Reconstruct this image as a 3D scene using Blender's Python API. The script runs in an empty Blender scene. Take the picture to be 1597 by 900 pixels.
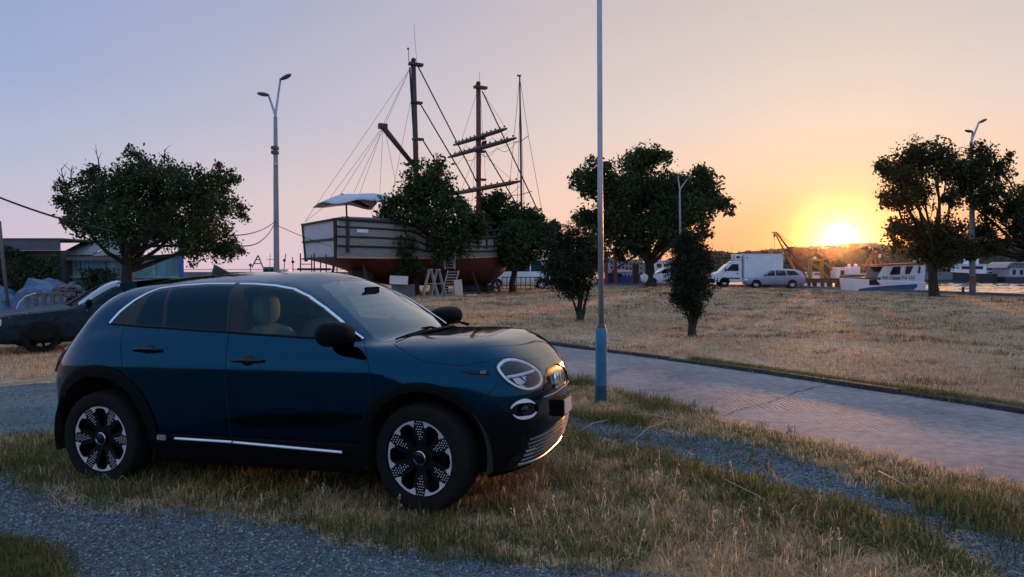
import bpy, bmesh, math, random
import numpy as np
from mathutils import Vector, Matrix

# ------------------------------------------------------------------ camera, sky, sun, exposure
SC = bpy.context.scene
COL = SC.collection
FPX, CX, CY, CAMH = 1150.0, 798.5, 450.0, 1.56       # focal length in photo pixels, image centre, eye height
PITCH = math.atan((450 - 418) / FPX)
cam_data = bpy.data.cameras.new('camera')
cam = bpy.data.objects.new('camera', cam_data)
COL.objects.link(cam)
cam.location = (0, 0, CAMH)
cam.rotation_euler = (math.pi / 2 - PITCH, 0, 0)
cam_data.sensor_fit = 'HORIZONTAL'
cam_data.sensor_width = 36
cam_data.lens = 36 * FPX / 1597
cam_data.clip_start = 0.05
cam_data.clip_end = 12000
SC.camera = cam

SUN_AZ = math.atan((1310 - CX) / FPX)                 # to the right of straight ahead
SUN_EL = math.radians(2.25)
SUN_DIR = Vector((math.sin(SUN_AZ) * math.cos(SUN_EL), math.cos(SUN_AZ) * math.cos(SUN_EL), math.sin(SUN_EL)))
sun_data = bpy.data.lights.new('sun', 'SUN')
sun_data.energy = 3.0
sun_data.angle = math.radians(0.6)
sun_data.color = (1.0, 0.42, 0.14)
sun = bpy.data.objects.new('sun', sun_data)
COL.objects.link(sun)
sun.rotation_euler = (-SUN_DIR).to_track_quat('-Z', 'Y').to_euler()

SC.view_settings.view_transform = 'Standard'
SC.view_settings.look = 'None'
SC.view_settings.exposure = 0.3
SC.view_settings.gamma = 1
SC.cycles.use_denoising = True
SC.cycles.max_bounces = 8
SC.cycles.transparent_max_bounces = 16
SC.cycles.sample_clamp_indirect = 6

def lin(r, g, b):
    f = lambda c: (c / 12.92 if c <= .04045 else ((c + .055) / 1.055) ** 2.4)
    return (f(r / 255), f(g / 255), f(b / 255), 1)

def build_world():
    w = bpy.data.worlds.new('World'); SC.world = w; w.use_nodes = True
    nt = w.node_tree; N = nt.nodes; L = nt.links; N.clear()
    def nd(t, **k):
        n = N.new(t)
        for a, b in k.items(): setattr(n, a, b)
        return n
    def m(op, a, b=None, c=None):
        n = nd('ShaderNodeMath', operation=op)
        for i, v in enumerate((a, b, c)):
            if v is None: continue
            if isinstance(v, (int, float)): n.inputs[i].default_value = v
            else: L.new(v, n.inputs[i])
        return n.outputs[0]
    def ramp(fac, stops, interp='EASE'):
        n = nd('ShaderNodeValToRGB'); cr = n.color_ramp; cr.interpolation = 'LINEAR'
        while len(cr.elements) < len(stops): cr.elements.new(.5)
        for e, (p, c) in zip(cr.elements, stops): e.position = p; e.color = c
        L.new(fac, n.inputs[0]); return n.outputs[0]
    def mix(f, a, b, bt='MIX'):
        n = nd('ShaderNodeMix', data_type='RGBA', blend_type=bt)
        if isinstance(f, (int, float)): n.inputs[0].default_value = f
        else: L.new(f, n.inputs[0])
        for i, v in ((6, a), (7, b)):
            if isinstance(v, tuple): n.inputs[i].default_value = v
            else: L.new(v, n.inputs[i])
        return n.outputs[2]
    tc = nd('ShaderNodeTexCoord')
    nrm = nd('ShaderNodeVectorMath', operation='NORMALIZE'); L.new(tc.outputs['Generated'], nrm.inputs[0])
    sep = nd('ShaderNodeSeparateXYZ'); L.new(nrm.outputs[0], sep.inputs[0])
    el = m('MULTIPLY', m('ARCSINE', sep.outputs[2]), 180 / math.pi / 90)      # 0 horizon .. 1 zenith
    az = m('ARCTAN2', sep.outputs[0], sep.outputs[1])
    daz = m('ABSOLUTE', m('SUBTRACT', az, SUN_AZ))
    daz = m('MINIMUM', daz, m('SUBTRACT', 2 * math.pi, daz))
    dn = m('DIVIDE', daz, math.pi)                                            # 0 toward the sun .. 1 opposite
    e = lambda d: d / 90
    # vertical colour profiles of the clear dusk sky, by azimuth from the sun; PE and hi, out of view, brightened as added fill
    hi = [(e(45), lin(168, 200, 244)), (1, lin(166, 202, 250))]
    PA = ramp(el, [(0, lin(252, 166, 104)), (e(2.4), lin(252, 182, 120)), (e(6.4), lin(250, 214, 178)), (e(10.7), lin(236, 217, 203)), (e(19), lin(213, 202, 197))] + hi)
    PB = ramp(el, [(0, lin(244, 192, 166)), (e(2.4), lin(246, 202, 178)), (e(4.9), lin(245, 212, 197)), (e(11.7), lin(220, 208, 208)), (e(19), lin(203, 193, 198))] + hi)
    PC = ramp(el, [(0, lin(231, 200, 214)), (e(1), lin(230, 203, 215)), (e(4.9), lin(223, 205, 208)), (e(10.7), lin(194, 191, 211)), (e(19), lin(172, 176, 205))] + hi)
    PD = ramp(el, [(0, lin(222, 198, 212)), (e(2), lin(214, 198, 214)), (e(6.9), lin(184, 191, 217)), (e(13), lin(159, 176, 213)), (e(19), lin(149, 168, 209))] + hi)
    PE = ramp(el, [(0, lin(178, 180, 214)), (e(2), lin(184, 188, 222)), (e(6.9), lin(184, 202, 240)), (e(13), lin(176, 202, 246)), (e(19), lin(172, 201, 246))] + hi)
    def fac(d0, d1):
        n = nd('ShaderNodeMapRange'); L.new(dn, n.inputs[0]); n.inputs[1].default_value = d0 / 180; n.inputs[2].default_value = d1 / 180; return n.outputs[0]
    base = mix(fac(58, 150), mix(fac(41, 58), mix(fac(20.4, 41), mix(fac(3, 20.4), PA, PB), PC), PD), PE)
    # aureole round the low sun
    dt = nd('ShaderNodeVectorMath', operation='DOT_PRODUCT'); L.new(nrm.outputs[0], dt.inputs[0]); dt.inputs[1].default_value = SUN_DIR
    ang = m('MULTIPLY', m('ARCCOSINE', m('MINIMUM', dt.outputs['Value'], 0.9999999)), 180 / math.pi / 15)
    a = lambda d: d / 15
    aur = ramp(ang, [(0, (3.2, 3.0, 2.3, 1)), (a(.6), (2.6, 2.2, 1.1, 1)), (a(1.05), (.7, .62, -.05, 1)), (a(1.6), (.26, .26, -.45, 1)), (a(2.4), (.08, .06, -.38, 1)), (a(3.6), (.02, -.05, -.20, 1)), (a(5.5), (.0, -.06, -.07, 1)), (a(8), (0, 0, 0, 1)), (1, (0, 0, 0, 1))])
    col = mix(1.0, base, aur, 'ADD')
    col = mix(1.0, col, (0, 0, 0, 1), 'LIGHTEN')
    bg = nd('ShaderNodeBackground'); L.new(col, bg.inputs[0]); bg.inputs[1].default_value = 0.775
    sky = nd('ShaderNodeTexSky', sky_type='NISHITA'); sky.sun_disc = False
    sky.sun_elevation = SUN_EL; sky.sun_rotation = SUN_AZ; sky.air_density = 1.5; sky.dust_density = 2.0
    bg2 = nd('ShaderNodeBackground'); L.new(sky.outputs[0], bg2.inputs[0]); bg2.inputs[1].default_value = 0.01
    ad = nd('ShaderNodeAddShader'); L.new(bg.outputs[0], ad.inputs[0]); L.new(bg2.outputs[0], ad.inputs[1])
    out = nd('ShaderNodeOutputWorld'); L.new(ad.outputs[0], out.inputs[0])
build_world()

# ------------------------------------------------------------------ helpers
def at(px, py, d):
    """world point seen at photo pixel (px, py) at depth d metres straight ahead of the camera"""
    cp, sp = math.cos(PITCH), math.sin(PITCH)
    u, v = (px - CX) / FPX, (CY - py) / FPX
    dx, dy, dz = u, cp + v * sp, -sp + v * cp
    k = d / dy
    return Vector((dx * k, d, CAMH + dz * k))

def gpt(px, py, z=0.0):
    """where the ray through a photo pixel meets the plane at height z"""
    p = at(px, py, 1.0)
    t = (z - CAMH) / (p.z - CAMH)
    return Vector((p.x * t, t, z))

class MB:
    def __init__(s): s.v = []; s.f = []
    def add(s, vs, fs):
        o = len(s.v); s.v += [tuple(p) for p in vs]; s.f += [tuple(i + o for i in f) for f in fs]; return s
    def box(s, c, size, rot=None):
        x, y, z = size[0] / 2, size[1] / 2, size[2] / 2
        vs = [Vector((a * x, b * y, d * z)) for d in (-1, 1) for a, b in ((-1, -1), (1, -1), (1, 1), (-1, 1))]
        if rot is not None: vs = [rot @ p for p in vs]
        vs = [p + Vector(c) for p in vs]
        return s.add(vs, [(3, 2, 1, 0), (4, 5, 6, 7), (0, 1, 5, 4), (1, 2, 6, 5), (2, 3, 7, 6), (3, 0, 4, 7)])
    def tube(s, pts, rad, n=8, cap=True, up=None, flat=1.0):
        pts = [Vector(p) for p in pts]
        if not isinstance(rad, (list, tuple)): rad = [rad] * len(pts)
        rings = []; ref = Vector(up) if up else None
        for i, p in enumerate(pts):
            t = (pts[min(i + 1, len(pts) - 1)] - pts[max(i - 1, 0)])
            t = t.normalized() if t.length > 1e-9 else Vector((0, 0, 1))
            r = ref if ref is not None else (Vector((0, 0, 1)) if abs(t.z) < .9 else Vector((1, 0, 0)))
            a = t.cross(r)
            if a.length < 1e-5: a = t.cross(Vector((0, 1, 0)))
            a.normalize(); b = a.cross(t).normalized()
            if ref is None: ref = b
            rings.append([p + (a * math.cos(q) + b * math.sin(q) * flat) * rad[i] for q in (2 * math.pi * k / n for k in range(n))])
        vs = [p for r in rings for p in r]; fs = []
        for i in range(len(pts) - 1):
            for k in range(n):
                k2 = (k + 1) % n
                fs.append((i * n + k, i * n + k2, (i + 1) * n + k2, (i + 1) * n + k))
        if cap: fs.append(tuple(range(n - 1, -1, -1))); fs.append(tuple((len(pts) - 1) * n + k for k in range(n)))
        return s.add(vs, fs)
    def lathe(s, prof, axis='z', n=32, c=(0, 0, 0), close=False, a0=0, a1=2 * math.pi):
        """prof: (radius, height) pairs turned about an axis through c"""
        vs = []; full = abs(a1 - a0 - 2 * math.pi) < 1e-6; m = n if full else n + 1
        for k in range(m):
            q = a0 + (a1 - a0) * k / n
            for r, h in prof:
                u, v = r * math.cos(q), r * math.sin(q)
                p = (u, v, h) if axis == 'z' else ((u, h, v) if axis == 'y' else (h, u, v))
                vs.append((p[0] + c[0], p[1] + c[1], p[2] + c[2]))
        P = len(prof); fs = []
        for k in range(n):
            k2 = (k + 1) % m
            for j in range(P - 1 + (1 if close else 0)):
                j2 = (j + 1) % P
                fs.append((k * P + j, k2 * P + j, k2 * P + j2, k * P + j2))
        return s.add(vs, fs)
    def prism(s, poly, ext, fr):
        """poly: 2D outline; fr(u, v, w) -> point; extruded from w=ext[0] to ext[1]"""
        n = len(poly)
        vs = [fr(u, v, ext[0]) for u, v in poly] + [fr(u, v, ext[1]) for u, v in poly]
        fs = [tuple(range(n - 1, -1, -1)), tuple(range(n, 2 * n))] + [(k, (k + 1) % n, n + (k + 1) % n, n + k) for k in range(n)]
        return s.add(vs, fs)
    def grid(s, rows):
        m = len(rows[0]); vs = [p for r in rows for p in r]
        return s.add(vs, [(i * m + j, i * m + j + 1, (i + 1) * m + j + 1, (i + 1) * m + j) for i in range(len(rows) - 1) for j in range(m - 1)])
    def ball(s, c, r, n=10, m=7, sq=(1, 1, 1)):
        vs = [(c[0], c[1], c[2] + r * sq[2])]
        for i in range(1, m):
            t = math.pi * i / m
            for k in range(n):
                q = 2 * math.pi * k / n
                vs.append((c[0] + r * sq[0] * math.sin(t) * math.cos(q), c[1] + r * sq[1] * math.sin(t) * math.sin(q), c[2] + r * sq[2] * math.cos(t)))
        vs.append((c[0], c[1], c[2] - r * sq[2])); fs = []
        for k in range(n): fs.append((0, 1 + k, 1 + (k + 1) % n))
        for i in range(m - 2):
            for k in range(n):
                a = 1 + i * n + k; b = 1 + i * n + (k + 1) % n; fs.append((a, a + n, b + n, b))
        e = len(vs) - 1
        for k in range(n): fs.append((e, e - n + (k + 1) % n, e - n + k))
        return s.add(vs, fs)

def link(name, me, parent=None):
    o = bpy.data.objects.new(name, me); COL.objects.link(o)
    if parent is not None: o.parent = parent
    return o

def mesh(name, v, f, m, smooth=False, angle=None):
    me = bpy.data.meshes.new(name); me.from_pydata([tuple(p) for p in v], [], [tuple(q) for q in f if len(set(q)) == len(q) > 2]); me.validate()
    if m is not None: me.materials.append(m)
    bm = bmesh.new(); bm.from_mesh(me); bmesh.ops.recalc_face_normals(bm, faces=bm.faces); bm.to_mesh(me); bm.free()
    if smooth: me.polygons.foreach_set('use_smooth', [True] * len(me.polygons))
    if angle is not None: me.set_sharp_from_angle(angle=math.radians(angle))
    me.update(); return me

def part(name, mb, m, parent=None, smooth=False, angle=None, bevel=0, label=None, kind=None, loc=None):
    o = link(name, mesh(name, mb.v, mb.f, m, smooth or angle is not None, angle), parent)
    if bevel:
        bv = o.modifiers.new('bevel', 'BEVEL'); bv.width = bevel; bv.segments = 2; bv.limit_method = 'ANGLE'; bv.angle_limit = math.radians(40)
    if label: o['label'] = label
    if kind: o['kind'] = kind
    if loc is not None: o.location = loc
    return o

def thing(name, label, cat, loc=(0, 0, 0), rotz=0, group=None):
    o = bpy.data.objects.new(name, None); COL.objects.link(o)
    o.location = loc; o.rotation_euler = (0, 0, rotz); o.empty_display_size = .3
    o['label'] = label; o['category'] = cat
    if group: o['group'] = group
    return o

def tag(o, label, cat, group=None):
    o['label'] = label; o['category'] = cat
    if group: o['group'] = group
    return o

def raw_mesh(name, V, F, m, smooth=False, uvs=None):
    """fast mesh from numpy arrays; F is (n, k) with constant k"""
    me = bpy.data.meshes.new(name)
    V = np.ascontiguousarray(V, np.float32); F = np.ascontiguousarray(F, np.int32)
    me.vertices.add(len(V)); me.vertices.foreach_set('co', V.ravel())
    n, k = F.shape
    me.loops.add(n * k); me.loops.foreach_set('vertex_index', F.ravel())
    me.polygons.add(n); me.polygons.foreach_set('loop_start', np.arange(0, n * k, k, dtype=np.int32))
    if smooth: me.polygons.foreach_set('use_smooth', np.ones(n, bool))
    if m is not None: me.materials.append(m)
    me.update(calc_edges=True); me.validate(); return me

# ------------------------------------------------------------------ materials
MATS = {}
def mat(name, base, rough=.6, metal=0, coat=0, spec=.5, var=0, vscale=8, bump=0, bscale=60, trans=0, emit=None, estr=1, var2=None, coatr=.03, streak=None):
    """principled material; var mixes base with a second tone by noise, bump gives fine relief"""
    if name in MATS: return MATS[name]
    M = bpy.data.materials.new(name); M.use_nodes = True; nt = M.node_tree; N = nt.nodes; L = nt.links
    b = N['Principled BSDF']; b.inputs['Base Color'].default_value = (*base, 1)
    b.inputs['Roughness'].default_value = rough; b.inputs['Metallic'].default_value = metal
    b.inputs['Coat Weight'].default_value = coat; b.inputs['Coat Roughness'].default_value = coatr
    b.inputs['Specular IOR Level'].default_value = spec
    if trans: b.inputs['Transmission Weight'].default_value = trans
    if emit: b.inputs['Emission Color'].default_value = (*emit, 1); b.inputs['Emission Strength'].default_value = estr
    if var or bump:
        tc = N.new('ShaderNodeTexCoord'); src = tc.outputs['Object']
        if streak:
            mp = N.new('ShaderNodeMapping'); mp.inputs['Scale'].default_value = streak; L.new(src, mp.inputs[0]); src = mp.outputs[0]
    if var:
        n = N.new('ShaderNodeTexNoise'); n.inputs['Scale'].default_value = vscale; n.inputs['Detail'].default_value = 6; n.inputs['Roughness'].default_value = .65
        L.new(src, n.inputs['Vector'])
        r = N.new('ShaderNodeValToRGB'); r.color_ramp.elements[0].position = .35; r.color_ramp.elements[1].position = .68
        c2 = var2 if var2 else tuple(c * (1 - var) for c in base)
        r.color_ramp.elements[0].color = (*c2, 1); r.color_ramp.elements[1].color = (*base, 1)
        L.new(n.outputs[0], r.inputs[0]); L.new(r.outputs[0], b.inputs['Base Color'])
    if bump:
        n = N.new('ShaderNodeTexNoise'); n.inputs['Scale'].default_value = bscale; n.inputs['Detail'].default_value = 5
        L.new(src, n.inputs['Vector'])
        bp = N.new('ShaderNodeBump'); bp.inputs['Strength'].default_value = bump; bp.inputs['Distance'].default_value = .02
        L.new(n.outputs[0], bp.inputs['Height']); L.new(bp.outputs[0], b.inputs['Normal'])
    MATS[name] = M; return M

def glass(name, tint, alpha, rough=.02, boost=1.7, refl=(1, 1, 1)):
    """thin window glass: tinted see-through pane with a fresnel reflection"""
    if name in MATS: return MATS[name]
    M = bpy.data.materials.new(name); M.use_nodes = True; nt = M.node_tree; N = nt.nodes; L = nt.links; N.clear()
    t = N.new('ShaderNodeBsdfTransparent'); t.inputs[0].default_value = (*[c * alpha for c in tint], 1)
    g = N.new('ShaderNodeBsdfGlossy'); g.inputs['Roughness'].default_value = rough; g.inputs[0].default_value = (*refl, 1)
    fr = N.new('ShaderNodeFresnel'); fr.inputs[0].default_value = 1.52
    mu = N.new('ShaderNodeMath'); mu.operation = 'MULTIPLY'; mu.inputs[1].default_value = boost; mu.use_clamp = True; L.new(fr.outputs[0], mu.inputs[0])
    mx = N.new('ShaderNodeMixShader'); L.new(mu.outputs[0], mx.inputs[0]); L.new(t.outputs[0], mx.inputs[1]); L.new(g.outputs[0], mx.inputs[2])
    o = N.new('ShaderNodeOutputMaterial'); L.new(mx.outputs[0], o.inputs[0])
    MATS[name] = M; return M

def text_mesh(name, s, size, depth, m, fr, parent, align='CENTER', shear=0, bold=0):
    """lettering: flat characters with a little depth; fr is a 4x4 matrix placing them"""
    cu = bpy.data.curves.new(name, 'FONT'); cu.body = s; cu.size = size; cu.extrude = depth; cu.align_x = align; cu.shear = shear; cu.offset = bold
    tmp = bpy.data.objects.new(name, cu); COL.objects.link(tmp)
    dg = bpy.context.evaluated_depsgraph_get(); me = bpy.data.meshes.new_from_object(tmp.evaluated_get(dg))
    bpy.data.objects.remove(tmp); bpy.data.curves.remove(cu)
    me.name = name; me.transform(fr); me.materials.clear(); me.materials.append(m)
    return link(name, me, parent)

def frame(o, x, y):
    """matrix with origin o, x and y axes"""
    x = Vector(x).normalized(); z = x.cross(Vector(y)).normalized(); y = z.cross(x)
    return Matrix(((x.x, y.x, z.x, o[0]), (x.y, y.y, z.y, o[1]), (x.z, y.z, z.z, o[2]), (0, 0, 0, 1)))

V3 = np.array
def dens(pts, step=.02, close=False):
    pts = [V3(p, ) for p in pts]; out = []
    if close: pts = pts + [pts[0]]
    for a, b in zip(pts[:-1], pts[1:]):
        k = max(1, int(np.linalg.norm(b - a) / step))
        for i in range(k): out.append(a + (b - a) * i / k)
    if not close: out.append(pts[-1])
    return np.array(out)
# ------------------------------------------------------------------ the ground, road, yard, quay and water
RNG = np.random.default_rng(7)
def nmat(name, tones, scale, rough=.9, bump=.4, bscale=80, dist=.02, extra=None, fine=None, con=(.55, 1.35)):
    """ground material: several tones blended by two sizes of noise, with relief"""
    M = bpy.data.materials.new(name); M.use_nodes = True; nt = M.node_tree; N = nt.nodes; L = nt.links
    b = N['Principled BSDF']; b.inputs['Roughness'].default_value = rough; b.inputs['Specular IOR Level'].default_value = .25
    tc = N.new('ShaderNodeTexCoord'); src = tc.outputs['Object']
    n1 = N.new('ShaderNodeTexNoise'); n1.inputs['Scale'].default_value = scale; n1.inputs['Detail'].default_value = 10; n1.inputs['Roughness'].default_value = .72; L.new(src, n1.inputs['Vector'])
    r = N.new('ShaderNodeValToRGB')
    while len(r.color_ramp.elements) < len(tones): r.color_ramp.elements.new(.5)
    for i, (e, c) in enumerate(zip(r.color_ramp.elements, tones)): e.position = .30 + .40 * i / (len(tones) - 1); e.color = (*c, 1)
    L.new(n1.outputs[0], r.inputs[0]); col = r.outputs[0]
    n2 = N.new('ShaderNodeTexNoise'); n2.inputs['Scale'].default_value = fine or bscale; n2.inputs['Detail'].default_value = 4; L.new(src, n2.inputs['Vector'])
    mr = N.new('ShaderNodeMapRange'); mr.inputs[1].default_value = .3; mr.inputs[2].default_value = .7; mr.inputs[3].default_value = con[0]; mr.inputs[4].default_value = con[1]; L.new(n2.outputs[0], mr.inputs[0])
    mx = N.new('ShaderNodeMix'); mx.data_type = 'RGBA'; mx.blend_type = 'MULTIPLY'; mx.inputs[0].default_value = 1; L.new(col, mx.inputs[6]); L.new(mr.outputs[0], mx.inputs[7])
    L.new(mx.outputs[2], b.inputs['Base Color'])
    n3 = N.new('ShaderNodeTexNoise'); n3.inputs['Scale'].default_value = bscale; n3.inputs['Detail'].default_value = 6; L.new(src, n3.inputs['Vector'])
    h = n3.outputs[0]
    if extra: h = extra(N, L, src, h)
    bp = N.new('ShaderNodeBump'); bp.inputs['Strength'].default_value = bump; bp.inputs['Distance'].default_value = dist; L.new(h, bp.inputs['Height']); L.new(bp.outputs[0], b.inputs['Normal'])
    return M

G_SOIL = nmat('dry_lawn_soil', [(.16, .11, .06), (.38, .24, .14), (.52, .35, .215), (.60, .42, .27)], .35, bump=.9, bscale=14, dist=.05, fine=5)
G_GRAVEL = nmat('grey_gravel', [(.08, .108, .12), (.13, .165, .178), (.18, .21, .22)], 1.1, bump=.8, bscale=75, dist=.02, fine=90)
def tracks(N, L, src, h):
    mp = N.new('ShaderNodeMapping'); mp.inputs['Rotation'].default_value = (0, 0, math.radians(-8)); L.new(src, mp.inputs[0])
    w = N.new('ShaderNodeTexWave'); w.wave_type = 'BANDS'; w.bands_direction = 'X'; w.inputs['Scale'].default_value = 5.0; w.inputs['Distortion'].default_value = 7; w.inputs['Detail'].default_value = 3; w.inputs['Detail Scale'].default_value = .6; L.new(mp.outputs[0], w.inputs['Vector'])
    m2 = N.new('ShaderNodeMapping'); m2.inputs['Rotation'].default_value = (0, 0, math.radians(55)); m2.inputs['Scale'].default_value = (.28, 1.3, 1); L.new(src, m2.inputs[0])
    m = N.new('ShaderNodeTexNoise'); m.inputs['Scale'].default_value = 1.0; m.inputs['Detail'].default_value = 3; L.new(m2.outputs[0], m.inputs['Vector'])
    k = N.new('ShaderNodeMapRange'); k.inputs[1].default_value = .44; k.inputs[2].default_value = .56; L.new(m.outputs[0], k.inputs[0])
    sx = N.new('ShaderNodeSeparateXYZ'); L.new(src, sx.inputs[0]); kx = N.new('ShaderNodeMapRange'); kx.inputs[1].default_value = 1.6; kx.inputs[2].default_value = 2.6; L.new(sx.outputs[0], kx.inputs[0])
    a0 = N.new('ShaderNodeMath'); a0.operation = 'MULTIPLY'; L.new(k.outputs[0], a0.inputs[0]); L.new(kx.outputs[0], a0.inputs[1])
    a = N.new('ShaderNodeMath'); a.operation = 'MULTIPLY'; L.new(w.outputs['Fac'], a.inputs[0]); L.new(a0.outputs[0], a.inputs[1])
    c = N.new('ShaderNodeMath'); c.operation = 'MULTIPLY_ADD'; L.new(a.outputs[0], c.inputs[0]); c.inputs[1].default_value = .9; L.new(h, c.inputs[2])
    return c.outputs[0]
G_ROAD = nmat('worn_concrete', [(.17, .145, .150), (.265, .222, .215), (.35, .292, .275)], .7, rough=.85, bump=.45, bscale=40, dist=.010, extra=tracks, fine=9, con=(.72, 1.22))
G_QUAY = nmat('quay_concrete', [(.12, .11, .11), (.17, .155, .155), (.20, .185, .18)], .6, bump=.4, bscale=9)

def wobble(P, amp=.06, step=.12, seed=0):
    """resample a closed outline and roughen it so that no edge is straight"""
    r = np.random.default_rng(seed); Q = dens(P, step, True); n = len(Q)
    k = r.normal(size=n); k = (k + np.roll(k, 1) + np.roll(k, -1)) / 1.7
    k2 = np.interp(np.arange(n), np.arange(0, n, 7), r.normal(size=len(np.arange(0, n, 7))))
    T = np.roll(Q, -1, 0) - np.roll(Q, 1, 0); T /= np.linalg.norm(T, axis=1, keepdims=True) + 1e-9
    return Q + np.stack([-T[:, 1], T[:, 0]], 1) * ((k * .4 + k2) * amp)[:, None]
def sheet(name, P, z, m, label=None):
    b = bmesh.new(); vs = [b.verts.new((p[0], p[1], z)) for p in P]; es = [b.edges.new((vs[i], vs[(i + 1) % len(vs)])) for i in range(len(vs))]
    bmesh.ops.triangle_fill(b, edges=es, use_beauty=True)
    for f in b.faces:
        if f.normal.z < 0: f.normal_flip()
    me = bpy.data.meshes.new(name); b.to_mesh(me); b.free(); me.materials.append(m); o = link(name, me); o['kind'] = 'structure'; return o
G2 = lambda *pts: [tuple(gpt(*p).xy) for p in pts]
QUAY = [(90, 6), (27.9, 40.0), (22.4, 58.5), (19, 62.5), (9, 66.8), (-8, 72), (-60, 84), (-400, 120)]
land = MB().prism([(90, -150)] + QUAY + [(-400, -150)], (-4, 0), lambda u, v, w: (u, v, w))
o = part('ground', land, G_SOIL); o['kind'] = 'structure'
# road with its kerb on the far side
KERB = G2((1900, 696), (1597, 645), (1480, 626), (1350, 607), (1180, 581), (1080, 567), (1000, 556), (930, 547), (860, 538))
KERB += [(-3.0, 16.9), (-8, 19.5)]
ROADN = G2((860, 590), (905, 602), (1060, 641), (1120, 659), (1300, 701), (1450, 735), (1597, 768), (1800, 815))
ROADP = KERB + [(-8, 13.0), (-4, 11.2)] + ROADN
sheet('road', wobble(ROADP, .025, .2, 3), .004, G_ROAD)
# strip of concrete along the quay edge, and the road the lorry stands on
q = [Vector(p) for p in QUAY]
inn = [(88, -3), (26.2, 36.5), (20.6, 54.8), (17.5, 58.0), (8, 61.5), (-8, 66.5), (-60, 78)]
sheet('quay', dens(QUAY[:7] + inn[::-1], 2, True), .012, G_QUAY)
cop = MB()
for a, b in zip(QUAY[:6], QUAY[1:7]):
    a, b = Vector((*a, 0)), Vector((*b, 0)); d = (b - a).normalized(); n = Vector((d.y, -d.x, 0))
    cop.box((a + b) / 2 + Vector((0, 0, .06)) + n * -.22 * (1 if n.y < 0 else -1), ((b - a).length - .02, .36, .18), Matrix.Rotation(math.atan2(d.y, d.x), 3, 'Z'))
o = part('quay_edge', cop, G_QUAY, bevel=.02); o['kind'] = 'structure'
# gravel yard in front of the camera and behind the car, gravel footpath
YARD = G2((-900, 705), (-300, 690), (0, 738), (70, 762), (130, 782), (260, 800), (400, 812), (530, 842), (640, 858), (700, 868), (800, 888), (900, 893), (1010, 899), (1100, 915)) + [(3.2, 2.6), (4.2, .4), (4.5, -12), (-14, -12), (-14, 4.5)]
sheet('gravel_yard', wobble(YARD, .10, .07, 5), .005, G_GRAVEL)
LANE = G2((-500, 610), (0, 602), (95, 596), (220, 600), (220, 660), (90, 672), (0, 682), (-200, 690), (-500, 695))
sheet('gravel_lane', wobble(LANE, .07, .15, 6), .005, G_GRAVEL)
PATHU = G2((885, 646), (980, 668), (1080, 678), (1160, 690), (1250, 715), (1330, 742), (1400, 770), (1500, 806), (1597, 846), (1900, 960))
PATHL = G2((1900, 1060), (1597, 908), (1500, 858), (1420, 818), (1300, 778), (1200, 753), (1130, 735), (1040, 711), (960, 690), (885, 668))
sheet('footpath', wobble(PATHU + PATHL, .09, .07, 8), .005, G_GRAVEL)

# water
def water_mat():
    M = bpy.data.materials.new('harbour_water'); M.use_nodes = True; nt = M.node_tree; N = nt.nodes; L = nt.links
    b = N['Principled BSDF']; b.inputs['Base Color'].default_value = (.03, .035, .04, 1); b.inputs['Roughness'].default_value = .05; b.inputs['IOR'].default_value = 1.65
    tc = N.new('ShaderNodeTexCoord'); n = N.new('ShaderNodeTexNoise'); n.inputs['Scale'].default_value = .6; n.inputs['Detail'].default_value = 6; L.new(tc.outputs['Object'], n.inputs['Vector'])
    return M
WATER_Z = -.75
xs = np.r_[-1500, np.arange(4, 78, .30), 1500]; ys = np.r_[6, np.arange(44, 152, .30), 1500]; X, Y = np.meshgrid(xs, ys); Z = np.zeros_like(X); rw = np.random.default_rng(90)
for lam in np.geomspace(.75, 3.2, 16):          # real ripples on the harbour water that is in view
    an = rw.normal(-1.2, .7); k = 2 * math.pi / lam; Z += .0050 * lam * np.sin(k * (X * math.cos(an) + Y * math.sin(an)) + rw.uniform(0, 6.28))
win = np.clip((X - 4) / 4, 0, 1) * np.clip((78 - X) / 4, 0, 1) * np.clip((Y - 44) / 4, 0, 1) * np.clip((152 - Y) / 4, 0, 1); V = np.stack([X, Y, WATER_Z + Z * win], -1).reshape(-1, 3); nx = len(xs)
i, j = np.meshgrid(np.arange(nx - 1), np.arange(len(ys) - 1)); q = (j * nx + i).ravel()
o = link('water', raw_mesh('water', V, np.stack([q, q + 1, q + nx + 1, q + nx], 1), water_mat(), smooth=True)); o['kind'] = 'structure'

# kerb: separate stones end to end
kerb = thing('kerb', 'low dark concrete kerb along the far side of the road, grass spilling over it', 'kerb')
K_M = mat('kerb_concrete', (.05, .046, .05), .85, var=.5, vscale=5, bump=.4, bscale=30)
kp = dens(KERB[:-1], .02); seg = np.r_[0, np.cumsum(np.linalg.norm(np.diff(kp, axis=0), axis=1))]
shared = None; rk = random.Random(3)
for i in range(int(seg[-1] / 1.0)):
    c = np.array([np.interp(i + .5, seg, kp[:, j]) for j in (0, 1)]); a = np.array([np.interp(i + .1, seg, kp[:, j]) for j in (0, 1)]); b = np.array([np.interp(i + .9, seg, kp[:, j]) for j in (0, 1)])
    t = math.atan2(*(b - a)[::-1])
    if shared is None:
        o = part('kerb_stone', MB().box((0, 0, 0), (.985, .12, .24)), K_M, kerb, bevel=.015); shared = o
    else: o = shared.copy(); COL.objects.link(o)
    o.location = (c[0], c[1], -.062 + rk.uniform(-.012, .012)); o.rotation_euler = (rk.uniform(-.04, .04), rk.uniform(-.008, .008), t + rk.uniform(-.01, .01))

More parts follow.
